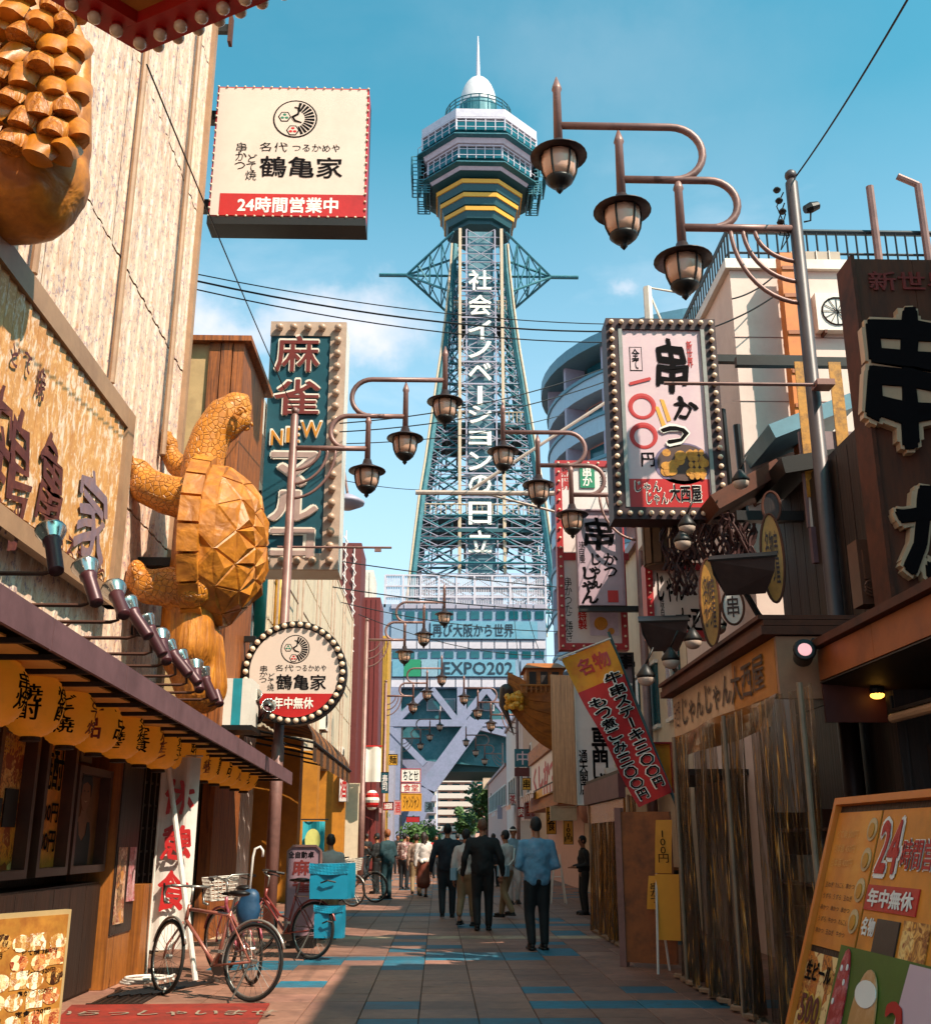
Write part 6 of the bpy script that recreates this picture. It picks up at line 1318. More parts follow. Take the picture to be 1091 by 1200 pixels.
t = th('tube_light', 'unlit beige fluorescent tube batten at the right edge', 'lamp', onX(1046, 842, 3.3)); b = MB(); b.tube([(0, 0, 0), (0, -1.3, 0)], .035, 10); b.build('tube', M('beige tube', 'b08a68', .4), t); b = MB(); b.tube([(0, -.02, .02), (0, -.02, .16)], .015, 5); b.b2((-.03, -1.3, .036), (.03, 0, .06)); b.build('batten', m_black, t)
# near right shop; its wall is raised out of view to shade the street
t = th('near_right_shop', 'near shop interior at the right edge, its unseen wall raised to shade the street', 'shop', (4.9, 2.5, 0)); b = MB(); b.b2((0, -14, 0), (5, 5.6, 9.2)); b.build('wall', m_sf, t); b = MB(); b.b2((-1.5, 5.45, 0), (-.01, 5.6, 2.5)); b.build('partition', m_sf, t); b = MB(); b.b2((-1.3, 5.38, 1.5), (-.7, 5.44, 2.1)); b.build('dark_poster', M('dim poster', '33241c', .6, 0, .3), t)
# flood reflectors
def reflector(label, px, py, Y, w_, rz, rx_=20):
    p = onY(px, py, Y); t = th('flood_reflector', label, 'lamp', p, R(rz), 'trough floodlights above the lettered canopy')
    b = MB(); n = 10; pr_ = [(-w_ / 2, .16), (w_ / 2, .16), (w_ / 2 - .02, .02), (w_ / 2 - .12, -.2), (-w_ / 2 + .12, -.2), (-w_ / 2 + .02, .02)]
    b.add([(x, -.16 if z > 0 else -.09, z) for x, z in pr_] + [(x, .16 if z > 0 else .09, z) for x, z in pr_], [(1, 2, 3, 4, 5, 0), (11, 10, 9, 8, 7, 6)[::1], (3, 9, 10, 4), (2, 8, 9, 3), (4, 10, 11, 5), (1, 7, 8, 2), (5, 11, 6, 0)]); b.build('shade', M('brown enamel shade', '4a3a36', .35, .3, .25), t, rot=(R(rx_), 0, 0))
    b = MB(); b.box((0, 0, .17), (w_ + .04, .36, .02)); b.build('rim', m_black, t, rot=(R(rx_), 0, 0)); b = MB(); b.tube([(0, 0, -.2), (.1, .1, -.4), (.15, .4, -.42)], .03, 6); b.build('arm', m_black, t)
reflector('larger trough floodlight in front of the round wooden sign', 872, 672, 10.2, .62, -18); reflector('smaller trough floodlight left of the larger one', 778, 742, 12.4, .55, -10)
for i, (px, py) in enumerate(((786, 775), (812, 752), (757, 795), (841, 735), (805, 618), (800, 636), (868, 565))):
    p = onY(px, py, 12.0); t = th('dome_bulb', 'chrome-capped round bulb %s' % ['under the smaller floodlight', 'between the two floodlights', 'lowest, beside the slanted flag pole', 'by the tall oval sign foot', 'highest under the bulb-framed sign', 'second highest under the bulb-framed sign', 'beside the dark eaves behind the pole'][i], 'lamp', p, 0, 'round bulbs over the right shop'); b = MB(); b.ell((0, 0, 0), (.1, .1, .09), 12, 8); b.build('globe', M('milky globe', 'bfa898', .25, bump=0), t, True); b = MB(); b.lathe([(.1, .0), (.11, .03), (.05, .12), (.02, .16)], 12); b.tube([(0, 0, .15), (.1, 0, .35)], .012, 4); b.build('cap', m_black, t, True)
# oval wooden signs
m_ow2 = M('varnished oval wood', 'b8802c', .5, 0, .25, scale=7, dirt='7a4418', dirt_amt=.55)
for i, (px0, py0, px1, py1, Y) in enumerate(((889, 602, 922, 706, 10.6), (818, 655, 846, 758, 11.6), (893, 576, 915, 612, 10.9), (846, 690, 872, 732, 11.4))):
    p = onY(px0, py0, Y); q = onY(px1, py1, Y); w_ = q.x - p.x; h_ = p.z - q.z; t = th('oval_sign', ['tall oval varnished wood sign with small brown writing behind the floodlight', 'oval wooden sign with writing left of the floodlight', 'small dark oval plaque at the top of the tall oval sign', 'small white and black oval plaque below the floodlight'][i], 'sign', ((p.x + q.x) / 2, Y, (p.z + q.z) / 2), R(-22))
    sx = w_ / 2 / math.cos(R(22)); b = MB(); b.prism([(sx * math.cos(2 * math.pi * k / 28), h_ / 2 * math.sin(2 * math.pi * k / 28)) for k in range(28)], 0, .07); b.build('board', [m_ow2, m_ow2, m_sf, m_white][i], t)
    b = MB(); b.tube([(sx * math.cos(2 * math.pi * k / 28), -.005, h_ / 2 * math.sin(2 * math.pi * k / 28)) for k in range(28)], .014, 5, closed=True); b.build('rim', m_rust, t)
    if i != 2: bb = txt('名物串\nかつ屋' if i < 2 else '串', sx * 1.1, h_ * .6, off=.02); bb.build('lettering', M('brown ink', '3a2018'), t, loc=(0, -.006, 0))
# ropes of dried chillies / cord
for i, (px, py, Y) in enumerate(((790, 640, 13.2), (812, 628, 13.0), (832, 640, 12.8), (800, 668, 13.1), (860, 628, 12.4), (872, 640, 12.2))):
    p = onY(px, py, Y); t = th('rope_bundle', 'dark twisted bundle of cord %s' % ['hanging left under the bulb-framed sign', 'hanging in the middle under the bulb-framed sign', 'hanging right under the bulb-framed sign', 'lowest of the bundles by the red-framed sign', 'beside the oval plaques', 'nearest the pole'][i], 'rope', p, 0, 'dark cord bundles on the right shop'); b = MB()
    for k in range(16):
        x = random.uniform(-.13, .13); b.tube([(x + .05 * math.sin(j * 1.3 + k), random.uniform(-.06, .06), .28 - j * .1) for j in range(7)], .016, 4)
    b.build('cords', M('dark red cord', '38130e', .7, 0, .4), t)
for i, (px, py, Y) in enumerate(((772, 640, 14.0), (783, 612, 14.2), (835, 600, 13.6))):
    p = onY(px, py, Y); t = th('straw_bundle', 'brown wooden tub-like bundle %s' % ['left under the bulb-framed sign', 'behind the first bundle', 'right under the bulb-framed sign'][i], 'bundle', p); b = MB()
    for k in range(10): a = 2 * math.pi * k / 10; b.box((.2 * math.cos(a), .2 * math.sin(a), 0), (.1, .03, .55), rz=a + R(90))
    b.lathe([(.19, -.3), (.19, .26)], 12); b.build('staves', M('weathered stave', '5a4028', .7, 0, .3), t)
# electric box
p = onY(1003, 632, 10.2); q = onY(1032, 708, 10.2); t = th('meter_box', 'brown metal meter box with coiled cable beside the rust signboard', 'meter box', (p.x, 10.2, q.z)); m_mb = M('brown metal box', '6a4634', .5, .2, .2); b = MB(); b.b2((0, 0, 0), (.28, .25, p.z - q.z)); b.build('box', m_mb, t); b = MB(); b.b2((.04, -.03, .25), (.2, -.001, .55)); b.build('door', m_mb, t); b = MB()
for k in range(3): b.tube([(.12 + .1 * math.cos(a), -.05 - .01 * k, .12 + .05 * math.sin(a) + k * .03) for a in [math.pi * 2 * j / 12 for j in range(12)]], .014, 5, closed=True)
b.build('cable_coil', m_mb, t)
# dark sloping eaves between signs
for i, (a, c, Y) in enumerate((((838, 588), (915, 545), 12.3), ((905, 505), (1000, 468), 12.8), ((918, 545), (1010, 530), 11.8), ((905, 560), (975, 520), 13))):
    p = onY(a[0], a[1], Y); q = onY(c[0], c[1], Y); t = th('eaves_beam', ['lower brown sloping beam under the pale wall', 'dark blue-edged sloping eave', 'flat dark beam behind the near pole', 'short brown beam behind the pole'][i], 'beam', p); b = MB(); d = q - p; n_ = Vector((-d.z, 0, d.x)).normalized() * .1; b.add([Vector((0, 0, 0)) - n_, d - n_, d + n_, n_, Vector((0, 1.2, 0)) - n_, d - n_ + Vector((0, 1.2, 0)), d + n_ + Vector((0, 1.2, 0)), n_ + Vector((0, 1.2, 0))], [(0, 1, 2, 3), (7, 6, 5, 4), (0, 4, 5, 1), (1, 5, 6, 2), (2, 6, 7, 3), (3, 7, 4, 0)]); b.build('beam', [m_rust, m_ae, m_black, m_rust][i], t)
for i, px in enumerate((846, 863)):
    p = onY(px, 480 + 18 * i, 13.4); t = th('roof_pole', ['left thin black pole right of the bulb-framed sign', 'right thin black pole right of the bulb-framed sign'][i], 'pole', p); b = MB(); b.tube([(0, 0, 0), (.03, 0, -1.5)], .05, 6); b.build('tube', m_black, t)
# ---------------------------------------------------------------- signs further along the right
def frame_sign(label, px, Y, face, frame, fwid, cat='sign', dep=.25):
    p = onY(px[0], px[1], Y); q = onY(px[2], px[3], Y); w_ = q.x - p.x; h_ = p.z - q.z; t = th('framed_sign', label, cat, ((p.x + q.x) / 2, Y, q.z))
    b = MB(); b.b2((-w_ / 2 + .01, .02, .01), (w_ / 2 - .01, dep, h_ - .01)); b.build('panel', face, t)
    for a, c in (((-w_ / 2, h_ - fwid), (w_ / 2, h_)), ((-w_ / 2, 0), (w_ / 2, fwid)), ((-w_ / 2, fwid), (-w_ / 2 + fwid, h_ - fwid)), ((w_ / 2 - fwid, fwid), (w_ / 2, h_ - fwid))):
        b = MB(); b.b2((a[0], -.04, a[1]), (c[0], dep + .01, c[1])); b.build('frame', frame, t)
    return t, w_, h_, Sheet(t, -.018)
m_rf = M('red sign frame', 'a81f22', .45, 0, .1); m_wf = M('white sign face', 'd6c6c0', .5, 0, .06)
t, w_, h_, S = frame_sign('tall white sign in a red bulb-dotted frame behind the second right lamp', (650, 540, 737, 762), 22.6, m_wf, m_rf, .14)
bm = bulb_mesh('bulb', .03, m_bulb, m_rf); border_bulbs(t, -w_ / 2 + .07, w_ / 2 - .07, .07, h_ - .07, -.04, .22, bm)
S.rect('green_plate', (679, 546, 697, 572), m_gr, .03); S.text('串か', (682, 548, 694, 570), m_wink, vert=True, proud=.035, off=.04); S.text('新世界', (658, 548, 669, 574), m_rink, vert=True, off=.04); S.text('大衆', (702, 548, 711, 572), m_ink, vert=True)
S.rect('red_bar', (653, 648, 737, 657), m_rf, .02); S.text('串かつたこ焼き', (661, 676, 672, 752), m_ink, vert=True, brush=.6, off=.01)
S.rect('skewer_print', (690, 700, 725, 745), M('pale lilac print', 'c4b0c0', .5), .01)
for cx_, cy_, r_ in ((704, 731, 8), (716, 740, 4)):
    c = S.uv(cx_, cy_); e = S.uv(cx_ + r_, cy_).x - c.x; b = MB(); b.prism([(e * math.cos(k * .4), e * math.sin(k * .4)) for k in range(16)], -.01, 0); b.build('food_print', m_fry, t, loc=(c.x, -S.fr - .012, c.z))
S.text('特製', (677, 716, 688, 738), m_rink, vert=True, off=.05)
t, w_, h_, S = frame_sign('lilac hanging sign with big black brush writing in front of the tall white sign', (675, 597, 733, 710), 21.9, M('lilac sign face', 'a58a94', .5, 0, .08), M('lilac edge', '9a808a', .5), .03)
S.text('串', (683, 606, 721, 645), m_ink, off=.04, brush=.7); S.text('かつ', (707, 648, 725, 676), m_ink, vert=True, off=.04, brush=.7); S.text('じゃん', (691, 648, 706, 690), m_ink, vert=True, off=.05, brush=.6); S.text('じゃん', (680, 664, 702, 708), m_ink, vert=True, off=.05, brush=.6); S.text('味自慢', (677, 634, 686, 660), m_ink, vert=True)
S.rect('red_stamp', (712, 692, 725, 706), m_rink, .006)
b = MB(); b.b2((-w_ / 2, 0, -.12), (w_ / 2 + 1.3, .12, -.0)); b.build('support_bar', m_black, t)
t, w_, h_, S = frame_sign('square white sign in a red frame with brush writing, half behind the oval sign', (755, 660, 838, 748), 14.6, m_wf, m_rf, .1); border_bulbs(t, -w_ / 2 + .05, w_ / 2 - .05, .05, h_ - .05, -.04, .1, bulb_mesh('bulb', .016, m_bulb, m_rf), sides='l')
S.text('じゃん', (769, 671, 803, 706), m_ink, off=.04, brush=.8); S.text('味自慢', (773, 702, 780, 736), m_ink, vert=True); S.text('大西', (790, 712, 830, 742), m_ink, off=.04, brush=.8)
t, w_, h_, S = frame_sign('white sign with small red characters at the edge of the bulb-framed sign', (750, 610, 772, 640), 15.5, m_wf, m_white, .02)
S.text('大衆', (755, 612, 768, 638), m_ink, vert=True, off=.04)
# white cloth-like corner sign 専門店
t, w_, h_, S = frame_sign('tall white corner sign with black vertical writing and a wood-striped side', (672, 792, 722, 944), 20.4, m_wf, m_white, .02)
S.text('専門店', (692, 850, 715, 940), m_ink, vert=True, off=.05); S.text('通天閣店', (678, 879, 690, 932), m_ink, vert=True, off=.03)
b = MB(); p = S.uv(654, 800); b.add([(-w_ / 2 - .01, 0, 0), (-w_ / 2 - .32, 1.2, .1), (-w_ / 2 - .32, 1.2, h_ + .2), (-w_ / 2 - .01, 0, h_), (-w_ / 2 - .01, .1, 0), (-w_ / 2 - .25, 1.3, .1), (-w_ / 2 - .25, 1.3, h_ + .2), (-w_ / 2 - .01, .1, h_)], [(0, 3, 2, 1), (4, 5, 6, 7), (0, 1, 5, 4), (3, 7, 6, 2), (1, 2, 6, 5)]); b.build('striped_side', Wood('pale striped wood', 'b08a68', '6a4a38', 2), t)
t, w_, h_, S = frame_sign('narrow dark sign with white-edged character above the flag', (720, 765, 745, 830), 17.0, M('grey violet sheet', '6a5a60', .5), m_black, .03); S.text('串', (722, 768, 744, 784), m_ink, off=.05, ext=.03); S.text('大', (724, 795, 742, 815), m_wink, off=.05)
# slanted red flag on its pole
A = onY(657, 772, 14.3); Bq = onY(714, 750, 14.3); Cq = onY(787, 930, 14.0); Dq = onY(749, 948, 14.0)
t = th('nobori_flag', 'slanted red flag with an orange top and black writing on a leaning pole', 'flag', Bq)
def fl(u, v): p = A.lerp(Bq, u).lerp(Dq.lerp(Cq, u), v); return p - Bq + Vector((0, .05 * math.sin(v * 9 + u * 3) + .03 * math.sin(u * 6), .015 * math.sin(v * 14)))
m_fr = M('bright red cloth', 'b81c1c', .7, 0, .12, bump=.15); m_fo = M('orange flag cloth', 'd98a12', .7, 0, .15, dirt='c8401a', dirt_amt=.5, dscale=4)
b = MB(); b.grid(lambda u, v: fl(u, .235 + .765 * v), 10, 30); b.build('cloth', m_fr, t, True); b = MB(); b.grid(lambda u, v: fl(u, .235 * v), 10, 10); b.build('cloth_top', m_fo, t, True)
def on_flag(st, u0, u1, v0, v1, m, pr_, **k):
    b = txt(st, 1, 1, **k); b.v = [tuple(fl(u0 + (u1 - u0) * (x + .5), v0 + (v1 - v0) * (.5 - z)) + Vector((0, -pr_, 0))) for x, y, z in b.v]; b.build('lettering', m, t)
cs = '牛串ステーキ三〇〇円'; ds = 'もつ煮こみ三〇〇円'
for s_, u0, u1, v0, v1 in ((cs, .58, .92, .2, .95), (ds, .1, .44, .3, .98)):
    n_ = len(s_)
    for i, ch in enumerate(s_):
        a = v0 + (v1 - v0) * i / n_; c = a + (v1 - v0) / n_ * .86; k_ = .75 if ch == '円' else 1; uu = (u0 + u1) / 2; hw_ = (u1 - u0) / 2 * k_
        if ch == 'ー': on_flag('丨', uu - .05, uu + .05, a, c, m_wink, .012, off=.1); on_flag('丨', uu - .03, uu + .03, a, c, m_ink, .02, off=.03); continue
        on_flag(ch, uu - hw_ - .03, uu + hw_ + .03, a - .006, c + .006, m_wink, .012, off=.12); on_flag(ch, uu - hw_, uu + hw_, a, c, m_ink, .022, off=.05)
on_flag('名物', .22, .85, .05, .16, m_red, .012, off=.05)
b = MB(); e_ = onY(812, 990, 13.9); b.tube([Bq - Bq + Vector((.0, .06, .12)), e_ - Bq + Vector((0, .06, 0)), Vector((e_.x - Bq.x + .12, 0, -Bq.z))], .022, 6); b.build('pole', M('teal flag pole', '1e4a4e', .4), t); b = MB(); b.tube([A - Bq + Vector((-.04, 0, .0)), Vector((.02, 0, .02))], .012, 5); b.ell(A - Bq, .03, 8, 6); b.build('cross_rod', m_white, t)
t, w_, h_, S = frame_sign('orange and red small poster board behind the foot of the flag', (764, 870, 790, 930), 14.6, m_fo, m_rf, .02)
# treasure ship sculpture
bc = onY(640, 840, 25.0); t = th('ship_sculpture', 'orange wooden ship sculpture with cabin jutting from the right buildings toward the street', 'sculpture', bc)
k_ = (onY(700, 800, 25) - onY(600, 800, 25)).x / 100
m_shp = Wood('orange ship planks', 'a8621c', '5e300e', 0, streak=6, amt=.6)
ks_ = []
for i in range(9):   # hull ribs from the bow (left) to the right
    q = i / 8; x = (-44 + q * 62) * k_; zt_ = (52 - 20 * math.sin(min(1, q * 1.2) * math.pi / 2)) * k_ if q < .3 else (30 + 12 * q) * k_; wd = (.04 + .9 * math.sin(min(1, q * 1.25) * math.pi / 2)) * 26 * k_; zb = (10 - 50 * math.sin(q * math.pi / 2)) * k_
    ks_.append((x, wd, zt_, zb))
for j in range(6):
    b = MB(); 
    for s in (-1, 1):
        def sec(i, a): x, wd, zt_, zb = ks_[i]; return (x, s * wd * math.sin(math.pi / 2 * min(1, .12 + a)) , zb + (zt_ - zb) * a)
        vs = []; 
        for i in range(9): vs += [sec(i, j / 6), sec(i, (j + .94) / 6), tuple(c * .94 for c in sec(i, j / 6)), tuple(c * .94 for c in sec(i, (j + .94) / 6))]
        fs = []
        for i in range(8): a = i * 4; fs += [(a, a + 4, a + 5, a + 1), (a + 2, a + 3, a + 7, a + 6), (a, a + 2, a + 6, a + 4), (a + 1, a + 5, a + 7, a + 3)]
        b.add(vs, fs)
    b.build('hull_plank', m_shp, t)
for x0_, x1_, z0_, z1_, wd in ((-24, 18, 28, 52, .5), ):
    b = MB(); b.b2((x0_ * k_, -wd, z0_ * k_), (x1_ * k_, wd, z1_ * k_)); b.build('cabin', m_shp, t)
    b = MB(); b.add([((x0_ - 4) * k_, -wd - .12, z1_ * k_), ((x1_ + 4) * k_, -wd - .12, z1_ * k_), ((x1_ + 4) * k_, wd + .12, z1_ * k_), ((x0_ - 4) * k_, wd + .12, z1_ * k_), ((x0_ + 3) * k_, 0, (z1_ + 10) * k_), ((x1_ - 3) * k_, 0, (z1_ + 10) * k_)], [(3, 2, 1, 0), (0, 1, 5, 4), (2, 3, 4, 5), (0, 4, 3), (1, 2, 5)]); b.build('cabin_roof', m_shp, t)
    for i in range(3): b = MB(); b.box(((x0_ + 7 + 13 * i) * k_, -wd - .01, 41 * k_), (8 * k_, .03, 14 * k_)); b.build('window', m_dark, t)
b = MB()
for i in range(9): b.tube([((-30 + 5.5 * i) * k_, -.55, 24 * k_), ((-30 + 5.5 * i) * k_, -.55, 32 * k_)], .025, 5)
b.tube([(-32 * k_, -.55, 32 * k_), (16 * k_, -.55, 32 * k_)], .03, 5); b.build('rail', m_shp, t)
b = blob([('c', (-36 * k_, 0, 26 * k_), .1, (-46 * k_, 0, 30 * k_), .16), ('c', (-46 * k_, 0, 30 * k_), .16, (-50 * k_, 0, 14 * k_), .1), ('c', (-50 * k_, 0, 14 * k_), .1, (-44 * k_, -.1, -4 * k_), .05), ('c', (-44 * k_, -.1, -4 * k_), .05, (-38 * k_, -.1, -22 * k_), .02)], .03, 2); b.build('figurehead', M('dark carved fish', '3c2a24', .5, 0, .2), t, True)
b = MB()
for i in range(30): b.ell((random.uniform(-46, -30) * k_, -.3 + random.uniform(-.15, .15), random.uniform(8, 24) * k_), .08, 6, 4)
b.build('gold_heap', m_yel, t, kind='stuff')
b = MB(); b.b2((10 * k_, -.2, -20 * k_), (30 * k_, .2, -16 * k_)); b.build('bracket', m_black, t)
# fascia with red lettering
a_ = onX(622, 890, 3.5); c_ = onX(656, 872, 3.5)
t = th('lettered_fascia', 'white fascia with red lettering on orange timber under the ship sculpture', 'sign', (3.5, c_.y, 0), R(-90)); Lf = a_.y - c_.y; z1 = onX(656, 872, 3.5).z; z0 = onX(656, 922, 3.5).z
b = MB(); b.b2((-Lf, 0, z0), (0, .1, z1)); b.build('panel', m_wf, t); b = txt('くしかつ', Lf * .8, (z1 - z0) * .7, off=.08); b.build('lettering', m_rink, t, loc=(-Lf * .5, -.01, (z0 + z1) / 2))
for zz in (z0 - .5, z1 + .01): b = MB(); b.b2((-Lf, -.1, zz), (0, .8, zz + .48)); b.build('timber_beam', m_shp, t)
t = th('yellow_awning', 'yellow fringed awning strip below the lettered fascia', 'awning', (3.3, 26, 0), R(-90))
for i in range(24): b = MB(); b.b2((-12 + i * .5, 0, 2.75), (-12 + i * .5 + .46, .02, 3.0)); b.build('fringe', m_yel, t)
b = MB(); b.b2((-12, 0, 3.0), (0, 1.2, 3.05)); b.build('roof', m_dark, t)
plain_sign('pink and white box sign lower down the right row', (614, 938, 628, 960), 50, m_pf, '酒場', m_rink); plain_sign('teal square hanging sign in the far right row', (603, 878, 622, 899), 52, M('teal sheet', '1a5a66', .5), '中', m_pf)
plain_sign('red strip sign just under the teal hanging sign', (603, 900, 624, 910), 52, m_redw, '', m_ink)
plain_sign('round grey traffic-style plate sign at the far right kerb', (583, 944, 592, 960), 75, m_lav, '', m_ink)
plain_sign('slatted timber sign over the right stall', (645, 945, 676, 962), 24, m_ff, '', m_ink); plain_sign('brown box sign at the end of the street', (566, 912, 598, 925), 95, m_be, '', m_ink); plain_sign('white hanging banner far down the right side', (610, 962, 622, 985), 48, m_wf, '', m_ink)
# open stall with goods
t = th('food_stall', 'open-fronted stall with hanging lanterns and a counter, right of the man in blue', 'stall', (3.4, 20.2, 0), R(-90)); b = MB(); b.b2((-4.5, 1.2, 0), (0, 1.3, 3)); b.build('back_wall', m_sf, t); b = MB(); b.b2((-4.5, .2, 0), (0, .9, .9)); b.build('counter', m_sf, t); b = MB(); b.b2((-4.5, .15, .9), (0, .95, .95)); b.build('counter_top', m_ow, t)
b = MB(); b.b2((-4.6, -.3, 2.6), (0, 1.2, 2.7)); b.build('roof', m_white, t)
for i in range(8): b = MB(); b.b2((-4.3 + i * .5, .35, .95), (-4.3 + i * .5 + .3, .65, 1.1 + .12 * (i % 3))); b.build('basket', [m_pil, m_red, m_crm][i % 3], t)
for i in range(3):
    y = 20.6 + i * 1.2; tt = th('round_lantern', 'plump peach lantern hanging in the open right stall, %s' % ['nearest', 'middle', 'farthest'][i], 'lantern', (3.15, y, 2.05), 0, 'lanterns in the right stall'); b = MB(); b.lathe([(.22 * math.cos(R(a)) ** .6, .3 * math.sin(R(a))) for a in range(-80, 81, 10)], 16); b.build('shade', M('peach paper', 'b0745c', .6), tt, True); b = MB(); b.tube([(0, 0, .28), (0, 0, .52)], .01, 4); b.build('hook', m_black, tt)
t = th('folding_easel', 'white folding trestle standing by the right stall', 'trestle', onZ(655, 1060)); b = MB()
for s in (-.18, .18): b.tube([(s, 0, 0), (s * .3, .15, 1.1)], .018, 6); b.tube([(s, .4, 0), (s * .3, .15, 1.1)], .018, 6)
b.tube([(-.1, .05, .6), (.1, .05, .6)], .012, 5); b.build('legs', m_white, t)
# the trees past the arch on the right
def tree(label, px, py, Y, h, r, n=1400):
    p = onY(px, 980, Y); t = th('street_tree', label, 'tree', (p.x, Y, 0), 0, 'trees beyond the arch'); b = MB(); b.tube([(0, 0, 0), (.1, 0, h * .4), (-.1, .1, h * .7)], [.22, .16, .08], 7)
    for k in range(6): a = k * 1.05; b.tube([(0, 0, h * (.35 + .05 * k)), (r * .6 * math.cos(a), r * .6 * math.sin(a), h * (.55 + .05 * k))], [.09, .03], 5)
    b.build('trunk', m_rust, t); b = MB(); cl = [(Vector((random.uniform(-r, r) * .7, random.uniform(-r, r) * .7, h * random.uniform(.5, .92))), random.uniform(.35, .55) * r) for _ in range(11)]
    for k in range(n):
        c, s = random.choice(cl); v = Vector((random.gauss(0, 1), random.gauss(0, 1), random.gauss(0, 1))).normalized() * s * random.uniform(.6, 1.05) + c; d = Vector((random.uniform(-1, 1), random.uniform(-1, 1), random.uniform(-.6, .6))).normalized() * .28; e = d.orthogonal().normalized() * .17; b.add([v - d, v + e, v + d, v - e], [(0, 1, 2, 3)])
    b.build('crown', M('street leaf', '3f5a20', .6, 0, .5, scale=1.2), t)
tree('green street tree beyond the arch, left of the right lamp posts', 570, 940, 128, 7.2, 2.6); tree('second green tree beyond the arch, lower and to the right', 590, 945, 120, 6.4, 2.4); tree('thin tree furthest down the street centre', 548, 960, 150, 5.5, 2.0)
# gantry of cream pipes
p = onY(487, 577, 23.5); q = onY(806, 577, 23.5); t = th('pipe_gantry', 'cream pipe gantry with diagonal stays reaching over the street in front of the tower', 'gantry', p); dd = q - p; b = MB(); b.tube([(0, 0, 0), (dd.x, 0, 0)], .06, 8); m_gp = M('cream pipe', 'b09c90', .5, 0, .15)
b.build('main_pipe', m_gp, t); e1 = onY(552, 574, 23.5) - p; e2_ = onY(735, 455, 23.5) - p; e3_ = onY(720, 618, 23.5) - p; b = MB(); b.tube([e1, e2_], .04, 6); b.tube([e1, e3_], .03, 6); b.build('stay', m_gp, t)
# cables
def cable(label, a, c, sag=.3, r=.012, n=14):
    A = onY(*a); B_ = onY(*c); t = th('overhead_cable', label, 'cable', A, 0, 'overhead cables'); b = MB(); b.tube([(B_ - A) * (i / n) + Vector((0, 0, -sag * 4 * (i / n) * (1 - i / n))) for i in range(n + 1)], r, 4); b.build('cable', m_cable, t)
cable('thin black cable dropping diagonally past the box sign to the left lamp pole', (172, 75, 8), (345, 482, 18.9), .05, .009)
cable('thick black cable from the right pole top up out of view', (1064, -2, 7.2), (933, 206, 11.2), .05, .012)
cable('top one of three long cables across the tower', (226, 320, 17), (748, 380, 22), .25, .012); cable('middle one of three long cables across the tower', (226, 328, 17), (748, 388, 22), .3, .02); cable('lowest of three long cables across the tower', (226, 338, 17), (748, 401, 22), .3, .014)
cable('cable rising right from the left lamp lanterns to the red-framed sign', (398, 496, 20), (712, 430, 24), .25, .013); cable('second rising cable just under the first', (398, 506, 20), (712, 446, 24), .25, .013)
cable('cable passing behind the left lanterns at mid height', (398, 520, 22), (660, 486, 30), .2, .012); cable('faint cable crossing the sky left of the tower at lantern height', (398, 562, 24), (492, 574, 30), .05, .01)
cable('long cable just above the tower hall roof fence', (380, 655, 24), (740, 694, 28), .1, .014); cable('second cable above the roof fence', (390, 688, 24), (720, 716, 28), .15, .014); cable('cable crossing the hall upper windows', (400, 706, 30), (655, 740, 34), .2, .014); cable('cable crossing the hall lower banner', (420, 720, 30), (700, 765, 34), .5, .012)
cable('cable looping down right of the hall banners', (615, 705, 40), (655, 800, 26), .5, .012); cable('steep cable from the hall corner to the ship', (600, 690, 40), (612, 812, 26), .3, .01)
cable('cable running from the right lamp pole to the pale wall', (858, 350, 13.5), (905, 325, 13.7), .05); cable('lower cable from pole to pale wall', (830, 385, 13.5), (910, 345, 13.7), .05)
for i in range(4): cable('one of the cables fanning to the right behind the near pole, %s' % ['top', 'second', 'third', 'bottom'][i], (735 + 10 * i, 480 + 14 * i, 23), (990, 362 + 13 * i, 14.5), .2, .011)

# near right standing board
t = th('sandwich_board', 'large orange leaning menu board with round-the-clock notice and food photos, lower right', 'menu board', (0, 0, 0))
TL_ = onY(985, 938, 5.6); TR_ = onZ(1091, 928, TL_.z)
ex = Vector((TR_.x - TL_.x, TR_.y - TL_.y, 0)).normalized(); BL_ = Vector((onY(940, 1205, 5.45).x, 5.45, onY(940, 1205, 5.45).z)); ez = (TL_ - BL_); ez = (ez - ex * ez.dot(ex)).normalized(); en = ex.cross(ez).normalized()   # ex right, ez up -> normal toward viewer
if en.x > 0: en = -en
hB = TL_.z / ez.z; BL0 = TL_ - ez * hB
Mx = Matrix((ex, -en, ez)).transposed().to_4x4(); Mx.translation = BL0; t.matrix_world = Mx; t.rotation_mode = 'QUATERNION'; t.rotation_quaternion = Mx.to_quaternion(); t.location = BL0
W_ = 1.75; m_obf = M('orange board frame', 'cc6e1c', .45, 0, .1); m_opn = M('orange menu print', 'd27a24', .5, 0, .3, scale=1.5, dirt='e8a440', dirt_amt=.6, dscale=1.6)
b = MB(); b.b2((0, .002, 0), (W_, .05, hB)); b.build('backing', m_sf, t)
for a, c in (((0, 0), (W_, .05)), ((0, hB - .035), (W_, hB)), ((0, .05), (.035, hB - .035)), ((W_ - .035, .05), (W_, hB - .035))): b = MB(); b.b2((a[0], -.03, a[1]), (c[0], .055, c[1])); b.build('frame', m_obf, t)
def pan(name, x0_, x1_, z0_, z1_, m, y=0., d=.006): b = MB(); b.b2((x0_, -y - d, z0_), (x1_, -y, z1_)); b.build(name, m, t)
def tx(st, x0_, x1_, z0_, z1_, m, y, **k): b = txt(st, x1_ - x0_, z1_ - z0_, **k); b.build('lettering', m, t, loc=((x0_ + x1_) / 2, -y, (z0_ + z1_) / 2))
h0 = hB
pan('menu_sheet', .04, .56, h0 - .72, h0 - .07, m_opn); pan('menu_sheet', .58, 1.3, h0 - .72, h0 - .07, M('orange menu print two', 'd88428', .5, 0, .3, scale=3)); pan('menu_sheet', 1.32, 1.7, h0 - .72, h0 - .07, m_opn)
